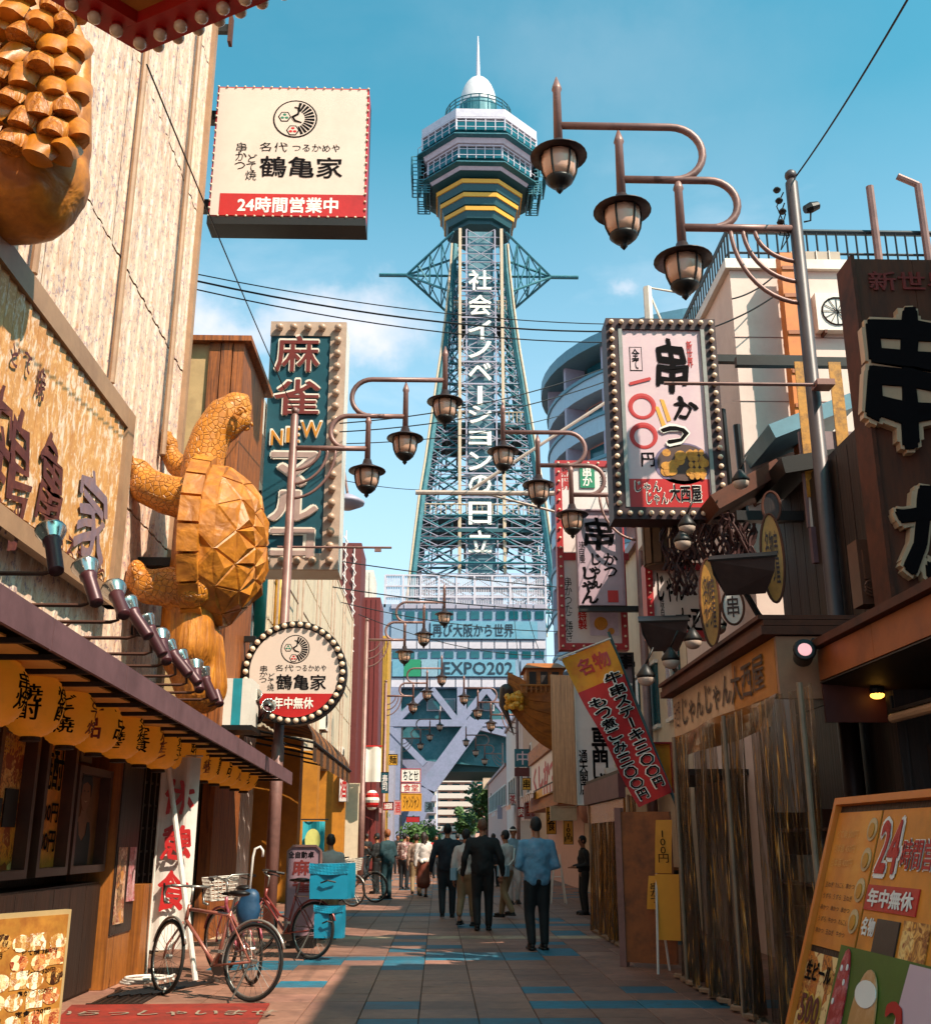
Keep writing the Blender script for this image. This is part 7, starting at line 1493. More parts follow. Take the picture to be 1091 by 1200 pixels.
random.seed(4)
for r_ in range(5):
    for c2 in range(3): tx(random.choice(['串かつ', '玉ねぎ', 'れんこん', 'うずら', '牛かつ']), .07 + c2 * .13, .17 + c2 * .13, h0 - .44 - r_ * .055, h0 - .415 - r_ * .055, M('brown ink', '3a2018'), .009)
for r_ in range(3): tx(random.choice(['生ビール 380円', '日本酒 450円', 'どて焼 350円']), .08, .34, h0 - .2 - r_ * .07, h0 - .16 - r_ * .07, M('pale orange ink', 'e0a050', .5), .009)
m_ckl = M('pale food print', 'd0b080', .5, 0, .4, scale=25, dirt='7a4418', dirt_amt=.6, dscale=12)
def oval(x, z, rx_, rz_, m, y, nm='food_photo', n=18): b = MB(); b.prism([(rx_ * math.cos(2 * math.pi * k / n), rz_ * math.sin(2 * math.pi * k / n)) for k in range(n)], -.004, 0); b.build(nm, m, t, loc=(x, -y, z))
for k in range(4): oval(.5, h0 - .16 - k * .14, .05, .055, m_ckl, .008); oval(.505, h0 - .165 - k * .14, .03, .035, m_fry, .013)
tx('24', .6, .86, h0 - .38, h0 - .1, m_wink, .009, off=.12); tx('24', .62, .84, h0 - .36, h0 - .12, m_rink, .013, off=.05); tx('時間営業', .86, 1.28, h0 - .34, h0 - .2, m_wink, .009, off=.08); tx('時間営業', .87, 1.27, h0 - .335, h0 - .205, m_rink, .013, off=.03)
pan('red_plate', .59, 1.1, h0 - .52, h0 - .41, m_red, .007); tx('年中無休', .62, 1.07, h0 - .505, h0 - .425, m_wink, .015, off=.06)
tx('名物', .6, .74, h0 - .63, h0 - .55, m_wink, .009, off=.06); pan('shop_photo', .76, .98, h0 - .7, h0 - .55, M('dark photo print', '2a2622'), .008); pan('shop_photo', 1.02, 1.25, h0 - .7, h0 - .54, Pm1, .008)
pan('menu_sheet', .04, .42, .08, h0 - .75, Print('beer menu print', ['a04818', 'd07c28', '6a3014', 'd89a48', '8a3c14', 'e8c080'], 12, .5, seed=4))
tx('生ビール', .06, .38, h0 - .88, h0 - .79, m_ink, .009, off=.05); tx('500', .08, .34, h0 - 1.08, h0 - .93, M('yellow ink', 'd9a640'), .009, off=.1); tx('500', .09, .33, h0 - 1.07, h0 - .94, m_redw, .013, off=.04); tx('価格', .08, .3, h0 - 1.24, h0 - 1.12, m_wink, .009, off=.06)
pan('green_sheet', .44, 1.72, .08, h0 - .69, M('green poster', '46601a', .5, 0, .15), .012)
b = MB(); b.prism([(1.0, .08), (1.71, .08), (1.71, h0 - .7), (1.16, h0 - .7)], -.004, 0); b.build('white_poster', m_pf, t, loc=(0, -.019, 0))
b = MB(); b.prism([(.075 * math.cos(a) , .3 * math.sin(a)) for a in [2 * math.pi * k / 20 for k in range(20)]], -.006, 0); b.build('sausage_photo', M('red sausage print', 'a01c24', .4, 0, .3, scale=30, dirt='e0a0a0', dirt_amt=.6, dscale=18), t, loc=(.55, -.02, h0 - 1.0))
b = MB(); b.prism([(-.11, -.5), (.11, -.5)] + [(.125 * math.cos(a), .06 + .24 * math.sin(a)) for a in [math.pi * k / 14 for k in range(15)]], -.006, 0); b.build('glass_photo', M('beer print', 'c08a50', .4, 0, .2, scale=4, dirt='e0c8b0', dirt_amt=.7, dscale=2), t, loc=(.83, -.022, h0 - 1.06))
oval(.6, .3, .1, .16, M('orange face print', 'c8801c', .5, 0, .3, dirt='1a0f08', dirt_amt=.9, dscale=7), .02, 'figure_print')
tx('290', 1.03, 1.22, .15, h0 - .85, m_rink, .026, off=.04, vert=True); tx('大瓶', 1.3, 1.6, .2, h0 - .8, m_ink, .026, off=.06, brush=1.5, vert=True); tx('おいしさ', 1.24, 1.3, .4, h0 - 1.0, m_rink, .026, vert=True)
b = MB(); b.tube([(.1, .05, hB - .1), (.1, .5, .0)], .02, 6); b.tube([(W_ - .1, .05, hB - .1), (W_ - .1, .5, .0)], .02, 6); b.build('stand', m_black, t)

for k in range(6): oval(.55 + random.uniform(-.05, .05), h0 - 1.0 + random.uniform(-.24, .24), .008, .014, m_wink, .0265 + .0001 * k, 'highlight_print', 8)
pan('beer_label', .76, .9, h0 - 1.36, h0 - 1.24, M('dark photo print', '2a2622'), .029, .003)
b = MB(); b.prism([(.105 * math.cos(a), .055 * math.sin(a)) for a in [math.pi * 2 * k / 18 for k in range(18)]], -.003, 0); b.build('foam_print', m_wink, t, loc=(.83, -.029, h0 - .86))
for k in range(3): tx(['朝から飲める', '昼飲み大歓迎', '御宴会承ります'][k], 1.34, 1.68, h0 - .2 - k * .16, h0 - .12 - k * .16, m_wink, .009, off=.03)
for k in range(6): tx(random.choice(['海老 150円', '豚 120円', '茄子 100円', 'チーズ 130円', '牡蠣 200円']), .08, .38, h0 - 1.36 - k * .05, h0 - 1.33 - k * .05, m_ckl, .009)
# ================================================================ bicycles
m_tyre = M('black tyre', '15130f', .8, 0, .2); m_rim = M('alloy rim', '9a948c', .35, .8, .1, bump=0)
def wheel_data():
    b = MB(); b.tube([(.325 * math.cos(2 * math.pi * i / 36), 0, .325 * math.sin(2 * math.pi * i / 36)) for i in range(36)], .017, 8, closed=True); ty = b.data('tyre', m_tyre, True)
    b = MB(); b.tube([(.305 * math.cos(2 * math.pi * i / 36), 0, .305 * math.sin(2 * math.pi * i / 36)) for i in range(36)], .011, 6, closed=True); rm = b.data('rim', m_rim, True)
    b = MB(); b.tube([(0, -.04, 0), (0, .04, 0)], .022, 8)
    for i in range(24):
        a = 2 * math.pi * i / 24; a2 = a + (.5 if i % 2 else -.5); y = .03 if i % 4 < 2 else -.03
        b.tube([(.02 * math.cos(a2), y, .02 * math.sin(a2)), (.3 * math.cos(a), 0, .3 * math.sin(a))], .0022, 3, cap=False)
    return ty, rm, b.data('spokes', m_rim)
WD = wheel_data()
def bike(label, x, y, rz, colr, group='bicycles on the left pavement', basket=None, drop=False, fender=None, steer=0., lean=.08, lady=False):
    """length along local x, front wheel toward +x"""
    t = th('bicycle', label, 'bicycle', (x, y, 0), rz, group); t.rotation_euler = (lean, 0, rz)
    wb = 1.04; m = M(colr[0], colr[1], .35, .2, .12, coat=.5)
    F = (wb / 2, 0, .343); Rr = (-wb / 2, 0, .343); BB = (-.08, 0, .29); ST = (-.2, 0, .78); HT = (.32, 0, .82); HB = (.345, 0, .68)
    for nm, c in (('front_wheel', F), ('rear_wheel', Rr)):
        w = inst(nm, None, t, c, (0, 0, steer if nm == 'front_wheel' else 0)); inst('tyre', WD[0], w); inst('rim', WD[1], w); inst('spokes', WD[2], w)
        b = MB(); b.tube([(.36 * math.cos(R(a)), 0, .36 * math.sin(R(a))) for a in (range(20, 161, 10) if nm == 'front_wheel' else range(-10, 161, 10))], .014, 6); b.build('fender', fender or m, w, True)
    b = MB()
    b.tube([HT, HB], .02, 8); b.tube([BB, ST], .017, 8); b.tube([HB, BB], .018, 8)
    if lady: b.tube([(.335, 0, .74), (.05, 0, .5), (-.13, 0, .46)], .016, 8)
    else: b.tube([(.325, 0, .78), (-.19, 0, .74)], .016, 8)
    for s in (-.05, .05): b.tube([(-.08, s * .6, .29), (Rr[0], s, .343)], .01, 6); b.tube([(-.19, s * .4, .74), (Rr[0], s, .343)], .009, 6); b.tube([(HB[0], s * .7, .66), (F[0] - .02, s, .45), (F[0], s, .343)], .011, 6)
    b.build('frame', m, t, True)
    b = MB(); b.tube([(-.2, 0, .76), (-.23, 0, .9)], .013, 6); b.build('seat_post', m_rim, t)
    b = MB(); b.ell((-.27, 0, .935), (.12, .085, .03), 12, 6); b.ell((-.15, 0, .93), (.1, .03, .02), 10, 5); b.build('saddle', m_black, t, True)
    h = inst('handlebar', None, t, (.31, 0, .84), (0, 0, steer)); b = MB(); b.tube([(0, 0, 0), (-.01, 0, .13), (.04, 0, .15)], .013, 6)
    if drop:
        for s in (-1, 1): b.tube([(.04, 0, .15), (.05, s * .18, .15), (.13, s * .21, .14), (.17, s * .21, .08), (.14, s * .21, .0), (.05, s * .21, -.01)], .013, 8)
        b.tube([(.05, -.2, .15), (.05, .2, .15)], .013, 6)
    else:
        for s in (-1, 1): b.tube([(.04, 0, .15), (.06, s * .1, .2), (-.02, s * .24, .2), (-.14, s * .27, .18)], .012, 8)
    b.build('bar', m_rim, h, True); b = MB()
    for s in (-1, 1):
        if drop: b.tube([(.15, s * .21, .13), (.2, s * .21, .17), (.18, s * .21, .06)], .01, 5)
        else: b.tube([(-.05, s * .25, .19), (-.15, s * .27, .18)], .018, 6); b.tube([(.02, s * .2, .17), (-.1, s * .24, .14)], .007, 4)
    b.build('grip', m_black, h)
    b = MB(); b.lathe([(.09, -.006), (.09, .006)], 20, M_=Matrix.Translation((-.08, -.05, .29)) @ Matrix.Rotation(R(90), 4, 'X')); b.tube([(-.08, -.06, .29), (.02, -.08, .16)], .01, 5); b.tube([(-.08, .06, .29), (-.18, .08, .42)], .01, 5); b.box((.02, -.12, .155), (.09, .08, .025)); b.box((-.18, .12, .42), (.09, .08, .025)); b.tube([(-.08, -.05, .38), (Rr[0], -.05, .375)], .006, 4); b.tube([(-.08, -.05, .2), (Rr[0], -.05, .31)], .006, 4); b.build('crankset', m_rim, t)
    b = MB(); b.tube([(Rr[0], .05, .33), (Rr[0] + .05, .2, .02)], .009, 5); b.build('kickstand', m_rim, t)
    if lady or basket == 'rear':
        b = MB(); b.tube([(-.25, -.05, .74), (-.72, -.06, .74)], .007, 5); b.tube([(-.25, .05, .74), (-.72, .06, .74)], .007, 5)
        for k in range(4): b.tube([(-.35 - k * .1, -.06, .74), (-.35 - k * .1, .06, .74)], .005, 4)
        b.tube([(-.68, -.06, .74), (-.52, -.06, .343)], .006, 4); b.tube([(-.68, .06, .74), (-.52, .06, .343)], .006, 4); b.build('rear_rack', m_rim, t)
    if basket == 'front':
        b = MB(); n = 7
        for k in range(n):
            z = .78 + .24 * k / (n - 1); s_ = .8 + .2 * k / (n - 1); b.tube([(.56 - .14 * s_, -.17 * s_, z), (.56 + .14 * s_, -.17 * s_, z), (.56 + .14 * s_, .17 * s_, z), (.56 - .14 * s_, .17 * s_, z)], .006, 4, closed=True)
        for k in range(8):
            for s in (-1, 1): b.tube([(.45 + .03 * k, s * .136, .78), (.42 + .04 * k, s * .17, 1.02)], .004, 4); b.tube([(.56 + s * .112, -.13 + .037 * k, .78), (.56 + s * .14, -.17 + .048 * k, 1.02)], .004, 4)
        b.box((.56, 0, .78), (.22, .27, .008)); b.build('basket', M('white basket wire', 'c4b8aa', .5), t)
    return t
m_fd = M('grey alloy fender', 'a39a90', .3, .6, .1)
A = onZ(228, 1163, 0); B_ = onZ(303, 1166, 0)
# bike one: nose to the left, tail near the street
bx, by = (A.x + B_.x) / 2 - .0, 10.95
bike('pink framed drop-bar bicycle nearest the camera on the left pavement', -2.17, 10.95, R(151), ('dusty pink frame', '9c5c4c'), drop=True, fender=m_fd, steer=R(-22))
bike('rose bicycle with front basket just behind the drop-bar one', -2.15, 12.4, R(118), ('rose frame', '9a4450'), basket='front', lady=True, steer=R(15), lean=-.06)
b3 = bike('red-fendered delivery bicycle carrying turquoise boxes', -2.0, 14.6, R(146), ('faded red frame', '8a3a34'), basket='rear', lady=True, steer=R(30))
bike('silver city bicycle with white front basket further up on the left', -2.35, 25.6, R(-28), ('silver frame', '9a9088'), basket='front', lady=True, fender=m_fd)
bike('second silver city bicycle right behind the white-basket one', -1.95, 27.2, R(-25), ('grey frame', '7c7670'), lady=True, fender=m_fd)
m_tq = M('turquoise vinyl', '1683a0', .4, 0, .12, bump=.15, coat=.2)
p = onY(385, 1053, 14.3); q = onY(406, 1012, 14.3)
def softbox(name, label, px, Y, dep, flap):
    p = onY(px[0], px[1], Y); q = onY(px[2], px[3], Y); w_ = q.x - p.x; h_ = p.z - q.z; t = th(name, label, 'bag', ((p.x + q.x) / 2, Y, q.z), R(-8))
    b = MB(); k = [(-w_ / 2, 0), (w_ / 2, 0), (w_ / 2 * 1.04, h_ * .5), (w_ / 2, h_), (-w_ / 2, h_ * .97), (-w_ / 2 * 1.04, h_ * .5)]; b.prism(k, 0, dep); b.build('body', m_tq, t)
    b = MB(); b.grid(lambda u, v: (-w_ / 2 * 1.06 + w_ * 1.06 * u, -.02 - .015 * math.sin(u * 9 + v * 3), h_ * (1.01 - flap * v - .04 * math.sin(u * math.pi))), 12, 4); b.build('flap', m_tq, t); b = MB(); b.tube([(-w_ * .2, -.03, h_ * .45), (0, -.06, h_ * .52), (w_ * .2, -.03, h_ * .47)], .01, 5); b.build('handle', m_dark, t)
    return t
softbox('delivery_box', 'large turquoise box strapped on the rear rack of the delivery bicycle', (364, 1012, 407, 1054), 14.15, .45, .3)
softbox('pannier_bag', 'turquoise pannier hanging under the large box', (369, 1061, 401, 1100), 14.2, .16, .22)
t = th('blue_bag', 'dark blue bag with a white hooked umbrella handle standing behind the first bicycle saddle', 'bag', onY(290, 1080, 11.6)); b = MB(); b.v = []; 
b = blob([('e', (0, 0, .1), (.13, .09, .17)), ('e', (.02, 0, .22), (.1, .08, .1))], .03, 3); b.build('bag', M('blue nylon', '1d4260', .5, 0, .3, bump=.4), t, True); b = MB(); b.tube([(0, 0, .2), (.02, 0, .62), (.04, 0, .7), (.09, 0, .72), (.12, 0, .68), (.12, 0, .62)], .014, 6); b.build('handle', m_white, t, True)
# mahjong standing sign
p = onY(338, 992, 15.9); q = onY(373, 1092, 15.9); t = th('standing_sign', 'lilac standing sign with two large red mahjong characters behind the delivery bicycle', 'sign', ((p.x + q.x) / 2, 15.9, 0)); w_ = q.x - p.x; b = MB(); b.prism([(-w_ / 2, .15), (w_ / 2, .15), (w_ / 2, p.z - .07), (w_ / 2 - .07, p.z), (-w_ / 2 + .07, p.z), (-w_ / 2, p.z - .07)], 0, .16); b.build('panel', M('lilac sheet', '8c6c74', .5, 0, .12, dirt='6a4c54'), t); b = MB(); b.tube([(x, -.01, z) for x, z in [(-w_ / 2, .15), (w_ / 2, .15), (w_ / 2, p.z - .07), (w_ / 2 - .07, p.z), (-w_ / 2 + .07, p.z), (-w_ / 2, p.z - .07)]], .02, 5, closed=True); b.build('rim', m_mauve, t); b = MB(); b.box((0, .08, .07), (w_ * .8, .4, .14)); b.build('base', m_black, t)
S = Sheet(t, .0); S.text('全自動卓', (338, 998, 368, 1006), m_ink, off=.03); S.text('麻', (343, 1008, 363, 1026), M('dark red paint two', '6e1c16'), off=.05); S.text('雀', (343, 1029, 363, 1047), M('dark red paint two', '6e1c16'), off=.05)
# small turquoise flag
p = onY(355, 963, 17.5); t = th('small_flag', 'small turquoise and yellow flag hanging among the orange pillars', 'flag', p); b = MB(); b.grid(lambda u, v: (.35 * u, .04 * math.sin(u * 6), -.5 * v), 8, 6); b.build('cloth', M('turquoise flag cloth', '1f8f9a', .7), t); b = MB(); b.prism([(.17 + .12 * math.cos(k * .35), -.28 + .17 * math.sin(k * .35)) for k in range(18)], -.06, -.055); b.build('round_print', M('pale yellow print', 'd0c870', .7), t); b = MB(); b.tube([(-.03, 0, .03), (.4, 0, .03)], .01, 5); b.build('rod', m_black, t)
# ================================================================ people
skin = M('tan skin', '9a6446', .5, 0, .1, scale=8, bump=.02)
def person(label, px, feet, H, head, rz, top, bottom, hair, shirt_long=True, stride=.0, arms=('down', 'down'), skirt=False, coat=False, bald=False, longhair=False, sandals=False, pants_h=.0, lean=0., band=False, Y=None, extra=None, sex=1.0, seat=False, ground=0.):
    if Y is None: g_ = onZ(px, feet)
    else: g_ = onY(px, 985, Y); g_.z = 0
    t = th('person', label, 'person', (g_.x, g_.y, ground), rz); s = H / 1.72; e = [c * s for c in (1,)][0]
    V3 = lambda x, y, z: (x * s * sex if abs(z) > .9 else x * s, y * s, z * s)
    hipz = .92; kn = {}; ft = {}; sh = {}; hd = {}
    for sd, k in ((-1, 1), (1, -1)):
        st = stride * k; ft[sd] = Vector((sd * .095, -st, .07 + max(0, -st) * .25)); kn[sd] = Vector((sd * .1, -st * .45 - .04 - (.05 if st < 0 else 0), .49)); 
    body = []; cl = []; tr = []; shoes = MB()
    L = lambda v: Vector(v) * s
    for sd in (-1, 1):
        hip = Vector((sd * .09, 0, hipz - .04))
        body += [('c', L(hip), .085 * s, L(kn[sd]), .055 * s), ('c', L(kn[sd]), .055 * s, L(ft[sd] + Vector((0, 0, .02))), .036 * s), ('c', L(ft[sd] + Vector((0, .02, -.02))), .035 * s, L(ft[sd] + Vector((0, -.15, -.035))), .03 * s)]
        if not skirt:
            w0, w1, w2 = (.105, .078, .062); fz = ft[sd] + Vector((0, 0, .03 + pants_h))
            tr += [('c', L(hip), w0 * s, L(kn[sd]), w1 * s), ('c', L(kn[sd]), w1 * s, L(fz), w2 * s)]
        shoes.ell(L(ft[sd] + Vector((0, -.06, -.02))), (.048 * s, .135 * s, .045 * s), 12, 6); shoes.box(L(ft[sd] + Vector((0, -.06, -.055))), (.085 * s, .25 * s, .03 * s))
    tr += [('e', L((0, .01, hipz - .02)), (.162 * s, .118 * s, .1 * s))]
    if skirt:
        tr = [('e', L((0, .01, hipz)), (.16 * s, .12 * s, .12 * s)), ('c', L((0, 0, .9)), .14 * s, L((0, -.02, .42)), .2 * s), ('c', L((0.04, -stride * .3, .8)), .13 * s, L((.05, stride * .4, .38)), .16 * s), ('c', L((-.04, 0, .8)), .13 * s, L((-.05, -stride * .4, .38)), .16 * s)]
    sh0 = Vector((0, lean * -.1, 1.39))
    body += [('c', L((0, 0, hipz)), .13 * s, L((0, 0, 1.2)), .12 * s), ('e', L(sh0 + Vector((0, .01, -.1))), (.16 * s, .1 * s, .16 * s)), ('c', L(sh0), .06 * s, L(sh0 + Vector((0, -.02, .14))), .052 * s), ('c', L(sh0 + Vector((-.15, 0, -.01))), .055 * s, L(sh0 + Vector((.15, 0, -.01))), .055 * s)]
    hc = L(sh0 + Vector((0, -.03, .225)))
    body += [('e', hc, (.072 * s, .09 * s, .108 * s)), ('e', hc + L((0, -.02, -.06)), (.052 * s, .062 * s, .055 * s)), ('e', hc + L((0, -.095, -.01)), (.014 * s, .022 * s, .024 * s))]
    cl += [('e', L((0, .01, hipz + .06)), (.178 * s * sex, .13 * s, .13 * s)), ('c', L((0, 0, 1.0)), .15 * s * sex, L((0, 0, 1.22)), .145 * s * sex), ('e', L(sh0 + Vector((0, .01, -.12))), (.195 * s * sex, .128 * s, .19 * s)), ('c', L(sh0 + Vector((-.155 * sex, 0, -.02))), .068 * s, L(sh0 + Vector((.155 * sex, 0, -.02))), .068 * s), ('c', L(sh0 + Vector((0, 0, .0))), .075 * s, L(sh0 + Vector((0, -.01, .05))), .062 * s)]
    if coat: cl += [('c', L((-.07, .01, hipz + .0)), .125 * s, L((-.06, 0, 1.1)), .13 * s), ('c', L((.07, .01, hipz + .0)), .125 * s, L((.06, 0, 1.1)), .13 * s)]
    hands = MB()
    for sd, mode in ((-1, arms[0]), (1, arms[1])):
        S0 = sh0 + Vector((sd * .185 * sex, 0, -.03))
        if mode == 'down': E, W = S0 + Vector((sd * .06, .03 + .1 * stride * sd, -.28)), S0 + Vector((sd * .07, -.03 + .25 * stride * sd, -.53))
        elif mode == 'front': E, W = S0 + Vector((sd * .07, .04, -.27)), S0 + Vector((-sd * .04, -.21, -.32))
        elif mode == 'phone': E, W = S0 + Vector((sd * .05, -.05, -.27)), S0 + Vector((-sd * .03, -.25, -.1))
        elif mode == 'side': E, W = S0 + Vector((sd * .09, .06, -.27)), S0 + Vector((sd * .11, -.06, -.5))
        else: E, W = S0 + Vector((sd * .1, -.02, -.26)), S0 + Vector((sd * .02, -.12, -.44))
        body += [('c', L(S0), .052 * s, L(E), .04 * s), ('c', L(E), .04 * s, L(W), .028 * s)]
        if shirt_long: cl += [('c', L(S0), .072 * s, L(E), .058 * s), ('c', L(E), .058 * s, L(W), .045 * s)]
        else: cl += [('c', L(S0), .072 * s, L(S0.lerp(E, .75)), .062 * s)]
        d = (W - E).normalized(); sdv = Vector((0, 1, 0)).cross(d); sdv = Vector((0, 1, 0)) if sdv.length < .1 else Vector((0, 1, 0)); P0 = W + d * .05
        body.append(('e', L(P0), (.03 * s, .036 * s, .045 * s)))
        for k in range(4):
            o = Vector((0, -.027 + .018 * k, 0)); a = P0 + o + d * .035; m_ = a + d * (.04 - .004 * abs(k - 1)) + Vector((-sd * .008, 0, 0)); e2 = m_ + d * .028 + Vector((-sd * .018, 0, 0)); hands.tube([L(a), L(m_), L(e2)], [.0095 * s, .0085 * s, .006 * s], 6)
        a = P0 + Vector((0, -.035, 0)); hands.tube([L(a), L(a + Vector((-sd * .01, -.025, 0)) + d * .02), L(a + Vector((-sd * .015, -.03, 0)) + d * .045)], [.012 * s, .01 * s, .007 * s], 6)
    b = blob(body, .022, 2)
    for o in (hands,): b.add(o.v, o.f)
    for sd in (-1, 1): b.ell(hc + L((sd * .074, .005, -.01)), (.012 * s, .022 * s, .032 * s), 8, 6)
    b.build('body', skin, t, True)
    e = MB(); 
    for sd in (-1, 1): e.ell(hc + L((sd * .03, -.082, .012)), (.014 * s, .008 * s, .008 * s), 8, 5)
    e.build('eyes', m_ink, t, True)
    b = blob(tr, .024, 2); b.build('skirt' if skirt else 'trousers', bottom, t, True)
    b = blob(cl, .022, 2)
    # fabric folds
    b.v = [tuple(Vector(v) + Vector((v[0], v[1], 0)).normalized() * (.016 * noise.noise(Vector((v[0] * 7, v[1] * 7, v[2] * 8 + px))) + .008 * noise.noise(Vector((v[0] * 19 + v[2] * 8, v[1] * 16, v[2] * 20)))) + Vector((0, 0, 0))) for v in b.v]
    b.build('jacket' if coat else 'shirt', top, t, True)
    shoes.build('shoes', m_black if not sandals else m_dark, t, True)
    if hair:
        hp = [('e', hc + L((0, .015, .02)), (.083 * s, .098 * s, .108 * s)), ('e', hc + L((0, .03, -.005)), (.077 * s, .075 * s, .082 * s))]
        if longhair: hp += [('c', hc + L((0, .05, 0)), .075 * s, hc + L((0, .08, -.3)), .06 * s), ('c', hc + L((.03, .05, 0)), .06 * s, hc + L((.04, .08, -.34)), .03 * s), ('c', hc + L((-.04, .05, 0)), .06 * s, hc + L((-.05, .07, -.32)), .035 * s)]
        b = blob(hp, .02, 1); 
        hb = MB(); fz = []
        for f in b.f:
            c = sum((Vector(b.v[i]) for i in f), Vector()) / len(f) - Vector(hc)
            if c.y < -.045 * s and c.z < .045 * s: continue
            if bald and c.z > .06 * s and c.y > -.0: continue
            fz.append(f)
        hb.add([tuple(Vector(v) + Vector(v).normalized() * 0 + noise.noise_vector(Vector(v) * 28) * .007) for v in b.v], fz); hb.build('hair', hair, t, True)
    if band:
        b = MB(); b.tube([hc + L((.087 * math.cos(a), .01 + .104 * math.sin(a), .035)) for a in [2 * math.pi * k / 20 for k in range(20)]], .018 * s, 6, closed=True); b.ell(hc + L((.09, .05, .02)), (.03, .03, .035), 8, 6); b.build('headband', m_wink, t, True)
    if extra: extra(t, s, L, hc, sh0)
    return t
m_navy = M('navy cloth', '141c26', .8, 0, .25, bump=.9); m_blk = M('black cloth', '101112', .8, 0, .3, bump=.9); m_blue = M('light blue cotton', '5c8aa4', .8, 0, .3, scale=9, bump=1.0, dirt='8a8698', dirt_amt=.4, dscale=6); m_denim = M('dark trousers', '161a20', .8, 0, .25, bump=.9)
m_wsh = M('white blouse cloth', 'c4b6ae', .8, 0, .15, bump=.9); m_kh = M('khaki cotton', '8a7050', .8, 0, .15, bump=.9); m_brs = M('rust brown skirt cloth', '6a2c18', .8, 0, .2, bump=.9); m_tealc = M('dark teal cloth', '14343a', .8, 0, .2, bump=.9)
m_pale = M('pale blue work cloth', '7f9eac', .8, 0, .15, bump=.9); m_flo = Print('flowered cloth', ['6a2a2c', 'b89a90', '2c3038', 'a05048', 'c8b0a8'], 26, .5, seed=2)
h_blk = M('black hair', '0f0c0b', .6, 0, .4, scale=60, bump=.6); h_gry = M('grey brown hair', '6a4634', .6, 0, .4, scale=60, bump=.6); h_br = M('dark brown hair', '2a1810', .55, 0, .4, scale=60, bump=.5); h_or = M('ginger hair', '8a4a20', .6, 0, .3, scale=60)
PI = math.pi
def strap(t, s, L, hc, sh0):
    b = MB(); b.tube([L((-.16, .1, 1.36)), L((-.05, .15, 1.15)), L((.14, .12, .98))], .014, 5); b.build('bag_strap', m_wink, t); b = MB(); b.box(L((.2, .06, .92)), (.1, .22, .2)); b.build('shoulder_bag', m_pale, t)
person('man in a loose light blue shirt and black trousers standing nearest, right of centre', 631, 1114, 1.72, None, PI + .15, m_blue, m_blk, h_blk, coat=True, stride=.03, arms=('front', 'front'), sex=1.08)
person('grey-haired man in a black sweater and trousers walking away at centre', 566, 1091, 1.76, None, PI, m_blk, m_blk, h_gry, coat=True, stride=.06, arms=('side', 'side'), sex=1.15)
person('man in a navy jacket and jeans walking away, left of the black-clad man', 524, 1076, 1.72, None, PI, m_navy, m_denim, h_blk, coat=True, stride=.1, arms=('side', 'side'), sex=1.12)
person('woman in a pale top and cropped khaki trousers behind the black-clad man', 546, 1086, 1.6, None, PI - .3, m_wsh, m_kh, h_blk, stride=.12, pants_h=.1, sex=.92, extra=strap)
person('woman in a white blouse and beige trousers stepping left beside the black-clad man', 594, 1076, 1.6, None, PI + .9, m_wsh, m_kh, h_blk, stride=.2, sex=.92, arms=('front', 'down'), extra=strap)
person('man with a white headband and open pale blue work jacket facing the camera', 602, 1060, 1.72, None, .25, m_pale, m_wsh, h_blk, coat=True, band=True, arms=('down', 'front'), stride=.04)
def apron(t, s, L, hc, sh0): b = MB(); b.grid(lambda u, v: tuple(L((.1 * (u - .5), .15 * 1, 1.35 - .5 * v))), 2, 4); b.build('collar_strip', m_ink, t)
def bow(t, s, L, hc, sh0): b = MB(); b.ell(L((0, .16, .98)), (.07, .03, .05), 8, 5); b.ell(L((.07, .16, .95)), (.05, .03, .05), 8, 5); b.build('waist_bag', m_wink, t)
person('long-haired woman in a pale top and long rust-brown skirt walking away, left', 496, 1052, 1.62, None, PI + .15, m_wsh, m_brs, h_br, skirt=True, longhair=True, stride=.16, sex=.9, extra=bow)
person('person in beige clothes walking just left of the rust-skirted woman', 487, 1049, 1.58, None, PI, M('beige cloth', '9a7a68', .8), m_kh, h_br, stride=.1, sex=.95)
person('person in a flowered shirt and dark trousers further left', 473, 1043, 1.62, None, PI - .4, m_flo, m_denim, h_blk, sex=.95)
person('ginger-haired person in a long dark teal coat by the left shops', 453, 1054, 1.68, None, PI + .8, m_tealc, m_tealc, h_or, coat=True, arms=('front', 'front'))
person('person in black leaning over at the left shop doorway', 441, 1048, 1.6, None, PI + 1.2, m_blk, m_blk, h_blk, coat=True, arms=('phone', 'phone'))
person('brown-haired person in a pale pink shirt standing behind the delivery bicycle', 0, 0, 1.62, None, .3, M('pale pink shirt cloth', 'b09890', .8), m_kh, h_br, arms=('front', 'front'), Y=17.2, px=None) if False else person('brown-haired person in a pale pink shirt standing behind the delivery bicycle', 388, 0, 1.5, None, PI + .3, M('pale pink shirt cloth', 'b09890', .8), m_kh, h_br, arms=('front', 'front'), Y=17.2)
for i, (px, Y, H, c, lb) in enumerate(((511, 44, 1.6, m_red, 'distant figure in red between the navy-jacketed man and the rust-skirted woman'), (536, 40, 1.65, m_blk, 'distant dark-clad figure right of the navy-jacketed man'), (578, 36, 1.62, m_navy, 'dark-haired figure behind the grey-haired man'), (478, 46, 1.6, m_redw, 'distant figure in dark red by the left signs'), (500, 55, 1.62, m_wsh, 'distant figure in white down the street'), (523, 52, 1.6, m_pale, 'distant figure in pale blue down the street centre'), (466, 50, 1.65, m_blk, 'distant figure in black near the left shop fronts'), (551, 58, 1.6, m_wsh, 'distant pale figure near the street centre'), (430, 42, 1.65, m_blk, 'dark figure at the red shop front'))):
    person(lb, px, 0, H, None, PI + random.uniform(-.6, .6) if i % 3 else .2, c, m_denim, h_blk if i % 2 else h_br, stride=.08 * (i % 3), sex=.97, Y=Y)
